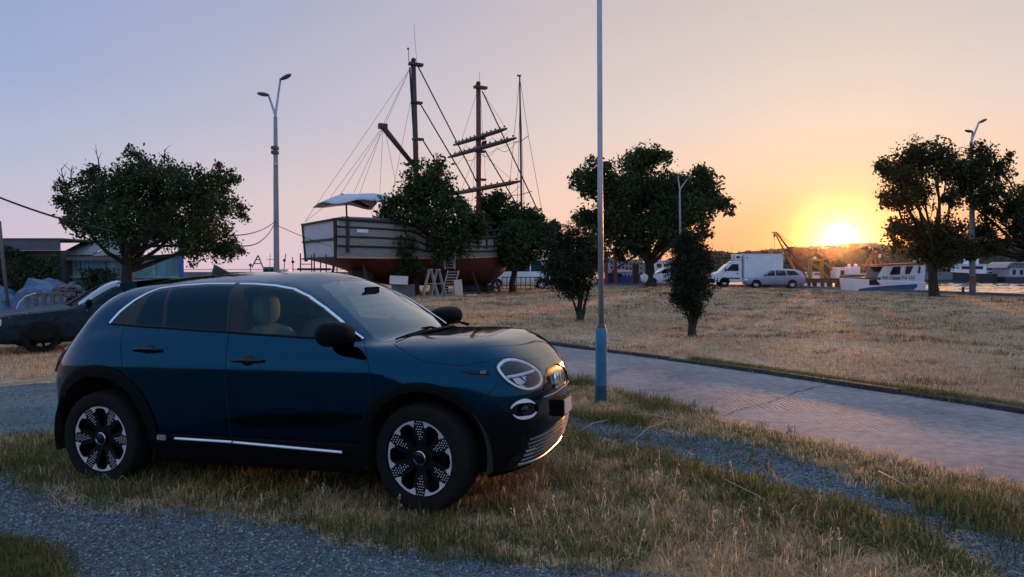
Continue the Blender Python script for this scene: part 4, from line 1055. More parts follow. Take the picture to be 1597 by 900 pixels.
# ------------------------------------------------------------------ trees and shrubs
BARK = mat('bark', (.045, .036, .028), .95, var=.6, vscale=6, bump=.8, bscale=18, streak=(1, 1, .25))
LEAF_A = blade_mat('leaf_dark', [(.012, .026, .009), (.024, .044, .014), (.040, .066, .024), (.070, .095, .040)], .22)
LEAF_B = blade_mat('leaf_warm', [(.014, .020, .008), (.026, .034, .012), (.042, .048, .018), (.060, .060, .026)], .28)
LEAF_C = blade_mat('leaf_conifer', [(.008, .015, .007), (.015, .024, .010), (.024, .034, .014)], .12)
def limb(mb, a, b, r0, r1, rnd, bend=.12, n=5, sides=7):
    a, b = Vector(a), Vector(b); L = (b - a).length; pts = []
    o = Vector((rnd.uniform(-1, 1), rnd.uniform(-1, 1), rnd.uniform(-.2, .6))) * L * bend
    for i in range(n + 1):
        t = i / n; pts.append(a.lerp(b, t) + o * math.sin(math.pi * t) + Vector((rnd.uniform(-1, 1), rnd.uniform(-1, 1), rnd.uniform(-1, 1))) * L * .015 * (0 < i < n))
    mb.tube(pts, [r0 + (r1 - r0) * (i / n) for i in range(n + 1)], sides); return pts
def leaves(centres, radii, n, size, seed, aspect=.5, up=.0):
    """leaf-sized quads gathered on twig ends inside each clump of the crown"""
    r = np.random.default_rng(seed); C = np.array(centres); R = np.array(radii); w = R ** 2; w /= w.sum()
    tw = []; nt = max(40, int(n / 34)); pick = r.choice(len(C), nt, p=w)
    d = r.normal(size=(nt, 3)); d /= np.linalg.norm(d, axis=1, keepdims=True)
    rad = r.random(nt) ** .42 * np.where(r.random(nt) < .3, r.uniform(.9, 1.38, nt), r.uniform(.7, 1.05, nt))
    T = C[pick] + d * (R[pick] * rad)[:, None]; ts = R[pick] * .20 + size * .9
    k = r.integers(0, nt, n); P = T[k] + r.normal(size=(n, 3)) * (ts[k] * .50)[:, None] * np.array([1, 1, .8])
    a = r.normal(size=(n, 3)); a[:, 2] += up; a /= np.linalg.norm(a, axis=1, keepdims=True); b = np.cross(a, r.normal(size=(n, 3))); b /= np.linalg.norm(b, axis=1, keepdims=True)
    s = size * r.uniform(.55, 1.3, n)[:, None]; a = a * s; b = b * s * aspect
    V = np.stack([P - a * .5, P + b * .5, P + a * .5, P - b * .5], 1)
    return V.reshape(-1, 3), np.arange(n * 4).reshape(n, 4), T
def make_tree(name, label, cat, base, d, blobs, leafm, n, size, trunk_r, seed, fork=None, stems=None, depth=.7, group=None, aspect=.5, twigs=(), trunk_lean=0, limbs=10):
    """blobs are (px, py, r) clumps seen in the photograph, each given its own distance within the crown"""
    rnd = random.Random(seed); B = Vector((*gpt(*base).xy, 0)) if d is None else Vector((at(base[0], 450, d).x, d, 0)); d = B.y
    xs = [b[0] for b in blobs]; W = (max(xs) - min(xs)) / 2 / FPX * d; C = []; R = []
    for px, py, r in blobs:
        q = rnd.uniform(-1, 1) * W * depth * (1 - min(1, abs(px - (max(xs) + min(xs)) / 2) / FPX * d / (W * 1.25)) ** 2) ** .5
        p = at(px, py, d + q); C.append(p); R.append(r * 1.08 / FPX * (d + q))
    t = thing(name, label, cat, B, group=group)
    V, F, T = leaves(C, R, n, size, seed, aspect); V = V - np.array(B)
    o = link('crown', raw_mesh('crown', V, F, leafm), t)
    mb = MB()
    if stems:
        for px, py in stems:
            e = at(px, py, d + rnd.uniform(-.2, .2)) - B
            limb(mb, (rnd.uniform(-1, 1) * trunk_r, rnd.uniform(-1, 1) * trunk_r, -.05), e, trunk_r * rnd.uniform(.45, .75), trunk_r * .2, rnd, .08)
        mb.tube([(0, 0, -.1), (0, 0, .05), (0, 0, .3)], [trunk_r * 1.8, trunk_r * 1.5, trunk_r * .8], 9)
    else:
        f = at(*fork, d) - B
        pts = [Vector((0, 0, -.15)), Vector((trunk_lean * .02, 0, .08)), f * .35 + Vector((rnd.uniform(-.5, .5), rnd.uniform(-.5, .5), 0)) * trunk_r, f * .7, f]
        mb.tube(pts, [trunk_r * 1.7, trunk_r * 1.25, trunk_r, trunk_r * .92, trunk_r * .85], 12)
        order = sorted(range(len(C)), key=lambda i: -R[i])[:limbs]
        for i in order:
            c = C[i] - B; p = limb(mb, f * rnd.uniform(.78, 1.0), c, trunk_r * rnd.uniform(.38, .6), trunk_r * .10, rnd, .10, 6)
            for _ in range(4):
                s = p[rnd.randint(3, 5)]; e = c + Vector((rnd.uniform(-1, 1), rnd.uniform(-1, 1), rnd.uniform(-.5, 1))) * R[i] * .9
                limb(mb, s, e, trunk_r * .14, trunk_r * .03, rnd, .1, 4, 5)
        near = T[np.random.default_rng(seed).integers(0, len(T), 60)] - np.array(B)
        for e in near:
            j = min(range(len(C)), key=lambda i: (C[i] - B - Vector(e)).length); limb(mb, (C[j] - B).lerp(Vector(e), .1), e, trunk_r * .06, trunk_r * .015, rnd, .1, 3, 4)
    for (x0, y0), (x1, y1) in twigs:
        limb(mb, at(x0, y0, d) - B, at(x1, y1, d) - B, .012, .004, rnd, .08, 4, 5)
        for _ in range(3):
            k = rnd.uniform(.3, .9); s = at(x0 + (x1 - x0) * k, y0 + (y1 - y0) * k, d) - B; limb(mb, s, s + Vector((rnd.uniform(-.15, .15), 0, rnd.uniform(.05, .16))), .006, .002, rnd, .1, 3, 4)
    part('trunk', mb, BARK, t, smooth=True)
    return t
make_tree('leafy_tree', 'broad low leafy tree with bare twigs on top, standing beside the old dark car', 'tree', (192, 0), 11.4,
    [(210, 275, 36), (250, 300, 46), (180, 310, 42), (142, 300, 32), (112, 318, 22), (130, 345, 28), (190, 350, 42), (250, 350, 42), (300, 340, 42), (300, 292, 32), (270, 265, 22), (215, 250, 16), (320, 310, 32), (345, 290, 16), (360, 276, 11), (350, 322, 22), (375, 332, 13), (330, 362, 26), (355, 385, 20), (376, 390, 9), (310, 385, 26), (290, 378, 18), (97, 290, 12), (150, 272, 14), (340, 268, 10), (372, 276, 6), (300, 402, 11), (105, 345, 14), (160, 358, 16)],
    LEAF_A, 36000, .060, .095, 3, fork=(200, 385), twigs=[((155, 262), (150, 236)), ((102, 290), (95, 262)), ((112, 285), (113, 258)), ((255, 255), (256, 233)), ((340, 295), (354, 276))], limbs=16)
make_tree('leafy_tree', 'dark leafy tree standing in front of the wooden ship hull', 'tree', (648, 0), 42.5,
    [(672, 277, 26), (650, 300, 28), (690, 300, 23), (640, 330, 36), (690, 338, 36), (600, 345, 25), (585, 372, 20), (610, 388, 22), (650, 380, 36), (700, 378, 32), (730, 355, 24), (720, 320, 14), (745, 348, 15), (607, 322, 15), (640, 415, 18), (660, 402, 22), (682, 264, 11), (575, 368, 9), (715, 400, 14), (630, 395, 25)],
    LEAF_A, 25000, .24, .22, 4, fork=(650, 415), group=None, limbs=12)
make_tree('leafy_tree', 'spreading leafy tree beside the ship bow with the white minibus behind its trunk', 'tree', (800, 0), 47,
    [(768, 318, 15), (765, 335, 20), (790, 345, 25), (820, 355, 26), (850, 358, 15), (866, 354, 6), (800, 375, 26), (840, 380, 18), (770, 365, 22), (745, 368, 18), (830, 340, 15), (793, 398, 16), (822, 398, 17), (758, 385, 15), (780, 312, 9), (755, 355, 15)],
    LEAF_A, 20000, .26, .20, 5, fork=(803, 415), limbs=10)
make_tree('clipped_shrub', 'rounded dark evergreen shrub with several bare stems, left of the tall pole on the lawn', 'shrub', (905, 0), 21.6,
    [(885, 388, 34), (870, 402, 28), (905, 402, 34), (885, 420, 36), (914, 425, 22), (862, 420, 18), (890, 366, 16), (880, 443, 22), (905, 448, 17), (851, 438, 9), (924, 400, 17), (870, 375, 14), (910, 378, 16)],
    LEAF_C, 26000, .085, .085, 6, stems=[(880, 430), (897, 420), (915, 425), (905, 410), (925, 430)], aspect=.4, depth=.9)
make_tree('clipped_shrub', 'narrow upright dark evergreen shrub on the lawn, right of the tall pole', 'shrub', (1080, 0), 16.8,
    [(1075, 385, 25), (1070, 410, 28), (1090, 405, 21), (1075, 438, 30), (1095, 440, 14), (1078, 468, 22), (1065, 462, 18), (1085, 490, 9), (1072, 370, 10), (1106, 418, 6), (1051, 468, 7), (1060, 390, 12), (1100, 460, 8), (1052, 420, 8)],
    LEAF_C, 30000, .062, .07, 7, stems=[(1072, 450), (1085, 440), (1095, 465), (1062, 470), (1080, 420)], aspect=.4, depth=.9)
make_tree('leafy_tree', 'large wide spreading tree with a forked trunk, right behind the tall pole', 'tree', (1015, 0), 62,
    [(1005, 250, 20), (985, 265, 25), (1022, 244, 14), (1037, 246, 9), (930, 275, 24), (912, 290, 20), (901, 274, 9), (950, 300, 34), (990, 310, 38), (1030, 300, 34), (1060, 310, 34), (1095, 287, 24), (1092, 270, 10), (1110, 308, 20), (1130, 320, 13), (1142, 328, 5), (1090, 338, 25), (1040, 348, 34), (990, 358, 34), (950, 348, 34), (915, 343, 20), (896, 338, 9), (1102, 362, 10), (1060, 368, 20), (930, 378, 20), (962, 392, 15), (1000, 386, 15), (1036, 380, 11), (995, 232, 7), (1055, 285, 14)],
    LEAF_A, 40000, .34, .42, 8, fork=(1013, 405), limbs=16)
make_tree('leafy_tree', 'open leafy tree at the lawn edge, between the white fishing boat and a lamp post', 'tree', (1457, 0), 40.2,
    [(1425, 255, 30), (1387, 265, 17), (1460, 250, 25), (1480, 266, 20), (1410, 288, 28), (1392, 308, 18), (1440, 300, 18), (1397, 358, 13), (1420, 358, 22), (1450, 372, 26), (1480, 362, 22), (1470, 393, 24), (1440, 393, 20), (1500, 385, 20), (1403, 383, 11), (1484, 310, 15), (1374, 302, 7), (1370, 262, 6), (1412, 318, 14), (1425, 238, 12)],
    LEAF_B, 20000, .21, .23, 9, fork=(1453, 395), limbs=15, depth=.6)
make_tree('leafy_tree', 'leafy tree spreading round the tall lamp post at the right edge', 'tree', (1640, 0), 41.5,
    [(1530, 252, 28), (1510, 276, 24), (1555, 262, 19), (1535, 300, 28), (1572, 246, 5), (1502, 300, 14), (1540, 328, 19), (1580, 320, 24), (1596, 300, 12), (1590, 358, 19), (1560, 375, 15), (1530, 368, 23), (1602, 398, 12), (1570, 343, 10), (1545, 393, 15), (1515, 393, 14), (1620, 340, 26), (1650, 320, 34), (1625, 380, 24), (1660, 370, 30), (1520, 235, 10)],
    LEAF_B, 21000, .21, .24, 10, fork=(1632, 400), limbs=18, depth=.6)
# ------------------------------------------------------------------ the wooden ship laid up on land
def build_ship():
    A = Vector((.852, .524, 0)); Bn = Vector((.524, -.852, 0))          # forward, and sideways toward the viewer
    O = Vector((-10.8, 41.6, 0))
    HULLR = mat('hull_red', (.14, .022, .014), .55, var=.45, vscale=1.2, bump=.2, bscale=12, var2=(.07, .014, .010))
    PLANK = mat('hull_planks', (.30, .285, .27), .7, var=.35, vscale=2.0, bump=.3, bscale=20, streak=(1, 1, 6))
    TRAN = mat('transom_grey', (.46, .47, .52), .6, var=.15, vscale=.8)
    DARKW = mat('dark_timber', (.035, .024, .018), .7, var=.4, vscale=5)
    SPAR = mat('spar_brown', (.05, .028, .02), .55, var=.4, vscale=3)
    SPARR = mat('spar_red', (.14, .035, .02), .55, var=.4, vscale=3)
    ROPE = mat('rope_dark', (.02, .02, .022), .8)
    WIRE = mat('rope_grey', (.12, .115, .13), .7)
    STRIPE = mat('waterline_stripe', (.5, .28, .2), .5)
    ship = thing('wooden_ship', 'old wooden pirate style sailing ship with two masts, laid up on land behind the trees', 'ship', O)
    ship.rotation_euler = (0, 0, math.atan2(A.y, A.x))
    iv = ship.matrix_basis.inverted()
    # local frame: x forward, y to the far side (port), z up
    h = lambda s, pts: float(_hsp(np.array([s]), pts)[0])
    HB = [(0, 2.95), (3, 3.15), (7, 3.1), (9.5, 2.5), (11.3, 1.5), (12.6, .55), (13.6, .04)]
    ZK = [(0, 1.95), (1.5, 1.45), (3.2, .75), (5, .5), (10.6, .5), (11.5, .9), (12.4, 1.75), (13.2, 2.9), (13.6, 3.6)]
    ZW = [(0, 2.12), (4, 2.1), (9, 2.2), (12, 2.5), (13.6, 3.62)]
    ZS = [(0, 4.15), (3.0, 4.05), (4.4, 3.9), (5.2, 3.4), (9, 3.35), (11, 3.55), (12.6, 3.85), (13.6, 4.05)]
    st = np.r_[np.linspace(0, 11, 34), np.linspace(11.15, 13.6, 18)]
    low, top = MB(), MB(); rl, rt = [], []
    for s in st:
        b, k, w, z = h(s, HB), h(s, ZK), h(s, ZW), h(s, ZS); w = max(w, k + .02); z = max(z, w + .02)
        half = [(b * .12, k), (b * .55, k + (w - k) * .25), (b * .86, k + (w - k) * .62), (b * .97, w)]
        rl.append([(s, -y, q) for y, q in half[::-1]] + [(s, y, q) for y, q in half])
        up_ = [(b * .97, w), (b * 1.0, w + (z - w) * .35), (b * 1.01, w + (z - w) * .7), (b * 1.0, z)]
        rt.append([(s, y, q) for y, q in up_])
    low.grid(rl); low.f.append(tuple(range(len(rl[0])))); part('hull', low, HULLR, ship, angle=40)
    for sg in (-1, 1):
        t = MB(); t.grid([[(x, y * sg, z) for x, y, z in r] for r in rt]); part('topside', t, PLANK, ship, angle=40)
        # wales, cap rail, waterline stripe, posts
        for fr_, th, s1 in ((.30, .055, 13.4), (.55, .055, 13.4), (.80, .055, 5.0), (1.0, .09, 13.55)):
            pts = [(s, sg * (h(s, HB) * 1.0 + .03), h(s, ZW) + (h(s, ZS) - h(s, ZW)) * fr_) for s in st if s <= s1]
            part('wale', MB().tube(pts, th, 5), DARKW, ship)
        pts = [(s, sg * (h(s, HB) * .97 + .02), h(s, ZW)) for s in st if s < 13.4]; part('waterline_stripe', MB().tube(pts, .05, 5), STRIPE, ship)
        for s in (5.1, 6.2, 7.2, 7.9, 8.6, 9.3, 10.0, 10.7, 11.4):
            part('bulwark_post', MB().tube([(s, sg * (h(s, HB) + .05), h(s, ZW) + .5), (s, sg * (h(s, HB) + .05), h(s, ZS) + .45)], .07, 5), DARKW, ship)
        pts = [(s, sg * (h(s, HB) + .02), h(s, ZS) + .45) for s in st if 5 < s < 13.4]; part('hand_rail', MB().tube(pts, .04, 5), DARKW, ship)
    part('deck', MB().grid([[(s, -h(s, HB) * .98, h(s, ZS) - .5), (s, h(s, HB) * .98, h(s, ZS) - .5)] for s in st]), DARKW, ship)
    # transom: two pale panels in a dark frame
    def tr(y, z): return (-.02 - .05 * (z - 2.0), y, z)
    for z0, z1 in ((2.15, 3.05), (3.15, 4.08)):
        k0, k1 = .92 + .05 * (z0 - 2.1), .92 + .05 * (z1 - 2.1)
        part('transom_panel', MB().add([tr(-2.95 * k0, z0), tr(2.95 * k0, z0), tr(2.95 * k1, z1), tr(-2.95 * k1, z1)] + [(.1, p[1], p[2]) for p in (tr(-2.95 * k0, z0), tr(2.95 * k0, z0), tr(2.95 * k1, z1), tr(-2.95 * k1, z1))], [(3, 2, 1, 0), (4, 5, 6, 7), (0, 1, 5, 4), (1, 2, 6, 5), (2, 3, 7, 6), (3, 0, 4, 7)]), TRAN, ship)
    for z in (2.1, 3.1, 4.13): part('transom_beam', MB().tube([(-.1 - .05 * (z - 2), -2.95, z), (-.1 - .05 * (z - 2), 2.95, z)], .07, 5), DARKW, ship)
    for sg in (-1, 1): part('corner_post', MB().tube([tr(sg * 2.75, 1.95), tr(sg * 3.0, 4.2)], .10, 6), DARKW, ship)
    part('corner_post', MB().box((.55, -3.02, 3.35), (.16, .14, 1.9)), DARKW, ship)
    part('cabin_window', MB().box((1.35, -3.10, 3.55), (.62, .05, .18)), mat('window_pale', (.75, .75, .78), .3), ship)
    part('deck_house', MB().box((2.2, 0, 3.9), (3.4, 4.6, .9)), PLANK, ship, bevel=.05)
    def ax(px, py, off=0):                 # point on the ship's centre plane (or one parallel to it) seen at a pixel
        o = Vector((0, 0, CAMH)); d = at(px, py, 1.0) - o; n = Bn; p0 = O + Bn * off
        return iv @ (o + d * ((p0 - o).dot(n) / d.dot(n)))
    def spar(name, p, q, r0, r1, m, n=9): return part(name, MB().tube([p, (p + q) / 2, q], [r0, (r0 + r1) / 2, r1], n), m, ship, smooth=True)
    m1t, m2t = ax(644.5, 97), ax(746, 133); m1b = ax(652.5, 300); m1b.z = 2.2; m2b = ax(747, 330); m2b.z = 2.2
    a = spar('mast', m1b, m1t, .19, .15, SPAR); b = spar('mast', m2b, m2t, .19, .15, SPARR)
    for m_, t, zs_ in ((a, ax(645, 100), ((647, 160), (649, 217))), (b, ax(746, 136), ((746, 216), (747, 236), (747, 280), (747, 308)))):
        part('mast_cap', MB().box(t + Vector((.15, 0, 0)), (.85, .35, .16)), SPAR, m_); part('mast_ball', MB().ball(t + Vector((0, 0, .22)), .16, 10, 7), SPAR, m_, smooth=True)
        for q in zs_: part('mast_band', MB().box(ax(*q) + Vector((.12, 0, 0)), (.62, .42, .12)), SPAR, m_)
    part('aerial', MB().tube([ax(650, 100), ax(645.5, 36)], .012, 4), WIRE, a); part('aerial', MB().tube([ax(638, 102), ax(637, 76)], .022, 4), ROPE, a); part('aerial_bracket', MB().tube([ax(644, 100), ax(638, 101)], .05, 5), SPAR, a)
    part('vane', MB().ball(ax(636.5, 76), .07, 8, 5), ROPE, a)
    part('aerial', MB().tube([ax(748, 135), ax(748, 112)], .012, 4), WIRE, b)
    part('halyard_tube', MB().tube([ax(639, 105), ax(647, 245)], .05, 6), ROPE, ship)
    spar('gaff', ax(650, 264), ax(597, 198), .13, .17, SPAR); part('gaff_end', MB().box(ax(597, 197), (.5, .3, .3)), SPAR, ship)
    # yards cross the foremast toward the viewer (right end) and away (left end)
    c2 = lambda py: ax(746.5, py)
    for py, tr_, tl, m_ in ((216, 3.75, 3.1, SPAR), (233.5, 4.8, 3.9, SPAR), (296, 5.2, 4.2, SPARR)):
        c = c2(py) + Vector((-.2, 0, 0)); y0, y1 = c + Vector((0, tl, 0)), c + Vector((0, -tr_, 0))
        o = part('yard', MB().tube([y0, y0.lerp(y1, .12), y0.lerp(y1, .5), y0.lerp(y1, .88), y1], [.06, .13, .15, .13, .06], 8), m_, ship, smooth=True)
        for k in range(13):
            p = y0.lerp(y1, (k + .5) / 13); part('yard_cleat', MB().box(p + Vector((0, 0, .17)), (.06, .10, .10)), SPAR, o)
        foot = [y0.lerp(y1, t) - Vector((0, 0, .25 + .38 * abs(math.sin(4 * math.pi * t)))) for t in np.linspace(0, 1, 33)]; part('foot_rope', MB().tube(foot, .014, 4), WIRE, o)
    part('crow_flag', MB().box(c2(225) + Vector((.2, -.35, 0)), (.04, .6, .35)), ROPE, ship)
    st_ = lambda a_, b_, r=.02, m_=ROPE, nm='stay': part(nm, MB().tube([a_, b_], r, 5), m_, ship)
    for p, q in (((652, 104), (733, 262)), ((656, 163), (735, 297)), ((659, 218), (722, 320)), ((752, 142), (839, 329)), ((757, 236), (815, 335)), ((733, 262), (760, 320))): st_(ax(*p), ax(*q), .042)
    for p, q in (((640, 104), (597, 196)), ((641, 104), (600, 196)), ((640, 106), (476, 345)), ((597, 199), (532, 302)), ((596, 199), (505, 322)), ((598, 199), (552, 300)), ((597, 200), (560, 305)), ((597, 200), (592, 310)), ((600, 200), (618, 290)), ((640, 160), (612, 300)), ((532, 302), (476, 346)), ((745, 140), (718, 225)), ((749, 140), (760, 330)), ((742, 240), (705, 330)), ((808, 219), (760, 240)), ((752, 240), (806, 287)), ((793, 206), (752, 142)), ((747, 150), (735, 330))): st_(ax(*p), ax(*q), .011, WIRE)
    # poop spar with a pale tarpaulin hung over it
    spar('poop_spar', ax(532, 305), ax(575, 322), .14, .12, DARKW)
    part('tarpaulin_post', MB().tube([ax(540, 318), ax(541, 345)], .05, 6), DARKW, ship)
    ta = MB(); rows = []
    for i in range(13):
        u = i / 12; r = []
        p = ax(505 + 95 * u, 330 - 22 * math.sin(min(1, u * 1.5) * math.pi / 2) + 12 * u)
        for j in range(9):
            v = j / 8 - .5; r.append(p + Vector((0, v * 4.2, (.55 - 1.9 * abs(v) ** 1.6 * (.35 + .65 * min(1, u * 2))) + .07 * math.sin(9 * u + 5 * v))))
        rows.append(r)
    ta.grid(rows); o = part('tarpaulin', ta, mat('pale_canvas', (.55, .56, .62), .8, var=.2, vscale=1.5), None, smooth=True)
    o.matrix_world = ship.matrix_basis; o.modifiers.new('thickness', 'SOLIDIFY').thickness = .02
    tag(o, 'pale grey tarpaulin draped over the stern spar of the wooden ship', 'tarpaulin')
    # --- what holds the ship up and stands round it
    cr = thing('keel_cradle', 'dark timber cradle blocks and props under the wooden ship hull', 'cradle', O); cr.rotation_euler = ship.rotation_euler
    for s in (3.4, 5.4, 7.4, 9.4, 10.6): part('keel_block', MB().box((s, 0, .24), (.5, 1.6, .52)), DARKW, cr, bevel=.02)
    for s in (1.6, 3.6, 6.0, 8.4, 10.2):
        for sg in (-1, 1):
            b_ = h(s, HB); part('prop', MB().tube([(s, sg * (b_ + .5), 0), (s, sg * b_ * .80, h(s, ZK) + (h(s, ZW) - h(s, ZK)) * .55)], .09, 6), DARKW, cr)
    part('stern_block', MB().box((1.9, -1.2, .72), (1.2, .8, 1.45)), DARKW, cr, bevel=.03)
    sc = thing('scaffold', 'dark steel pole scaffold standing under the ship stern', 'scaffold', at(494, 450, 38.5) * 1)
    sc.location.z = 0; S0 = sc.location.copy(); TUBE = mat('scaffold_tube', (.05, .045, .05), .5, metal=.6)
    for px, d, y in ((468.5, 39.5, 395), (486, 41.5, 398), (490, 38, 395), (500, 41, 405), (508.5, 38, 397), (520, 38, 408), (525.5, 40, 408)):
        p = at(px, y, d); part('pole', MB().tube([(p.x - S0.x, p.y - S0.y, 0), (p.x - S0.x, p.y - S0.y, p.z)], .035, 6), TUBE, sc)
    for y in (404, 412):
        p, q = at(468, y, 39.5) - S0, at(487, y, 41.5) - S0; part('ledger', MB().tube([p, q], .025, 5), TUBE, sc)
    p, q = at(468, 420, 39.2), at(512, 420, 38); part('platform', MB().box(((p + q) / 2 - S0), (1.7, .8, .12), Matrix.Rotation(-.6, 3, 'Z')), DARKW, sc)
    ALU = mat('pale_timber', (.36, .31, .28), .7, var=.3, vscale=5)
    def ladder(name, label, p, q, w, n, rail=0, m=ALU):
        t = thing(name, label, 'ladder', (p[0] * .5 + q[0] * .5, p[1], 0)); L0 = t.location; dv = (q - p).normalized(); sd = Vector((1, .1, 0)).normalized()
        for sg in (-1, 1): part('rail', MB().tube([p + sd * w * sg - L0, q + sd * w * sg - L0], .045, 5), m, t)
        for k in range(n):
            c = p.lerp(q, (k + .5) / n) - L0; part('rung', MB().tube([c - sd * w, c + sd * w], .032, 5), m, t)
        if rail:
            for sg in (-1, 1): part('hand_rail', MB().tube([p + sd * w * sg - L0, p + sd * w * sg + Vector((0, 0, .95)) - L0, q + sd * w * sg + Vector((0, 0, .95)) - L0, q + sd * w * sg - L0], .028, 5), m, t)
        return t
    ladder('boarding_ladder', 'pale boarding ladder with handrails leading up the ship side', at(702, 420, 41.0), at(692, 382, 41.6), .27, 8, 1)
    ladder('boarding_ladder', 'dark lower ladder leaning from the ground to the ship landing', Vector((*at(697, 458, 40.5).xy, .02)), at(707, 422, 41.0), .30, 9, 0)
    def trestle(px, d, label):
        t = thing('wooden_trestle', label, 'trestle', (at(px, 450, d).x, d, 0), .3, 'pale wooden trestles under the ship')
        for sx in (-.42, .42):
            for sy in (-.3, .3): part('leg', MB().tube([(sx, sy, 0), (sx * .12, sy * .5, 1.45)], .045, 5), ALU, t)
        part('top_beam', MB().box((0, 0, 1.47), (.16, .7, .08)), ALU, t); part('cross_bar', MB().tube([(-.2, -.3, .7), (.2, -.3, .7)], .03, 5), ALU, t)
    trestle(671, 40.2, 'pale wooden trestle beside the tree trunk under the ship, the left of two'); trestle(683, 40.6, 'pale wooden trestle nearest the boarding ladder, the right of two')
    PANEL = mat('pale_board', (.62, .54, .49), .6, var=.12, vscale=2)
    p = at(715, 459, 40.6); bd = part('leaning_board', MB().box((0, 0, .44), (.44, .05, .90), Matrix.Rotation(.12, 3, 'X') @ Matrix.Rotation(-.08, 3, 'Y')), PANEL, bevel=.008); bd.location = (p.x, 40.6, .02); tag(bd, 'pale board standing upright against the ship by the ladder', 'board')
    p = at(622, 437, 39.6); bd = part('pale_panel', MB().box((0, 0, 0), (.98, .05, .46)), PANEL, bevel=.008); bd.location = (p.x, 39.6, p.z); bd.rotation_euler = (-.2, .04, 0); tag(bd, 'pale panel lying on the grey sheet metal fence beside the tree', 'panel')
    p = at(628, 450, 39.8); fn = thing('sheet_fence', 'low fence of grey corrugated sheets left of the tree under the ship', 'fence', (p.x, 39.9, 0)); SHEET = mat('grey_sheet', (.16, .155, .16), .5, metal=.4, var=.3, vscale=3)
    for k in range(5):
        c = MB(); xs = np.linspace(0, .25, 9); c.grid([[(x - .62 + .255 * k, .015 * math.sin(x * 75), 0) for x in xs], [(x - .62 + .255 * k, .015 * math.sin(x * 75), .68) for x in xs]]); part('sheet', c, SHEET, fn, smooth=True)
    p = at(735, 456, 41); sp_ = part('offcut', MB().box((0, 0, .05), (.5, .25, .08)), PANEL); sp_.location = (p.x, 41, 0); tag(sp_, 'small pale timber offcut lying on the ground by the ship', 'timber')
build_ship()
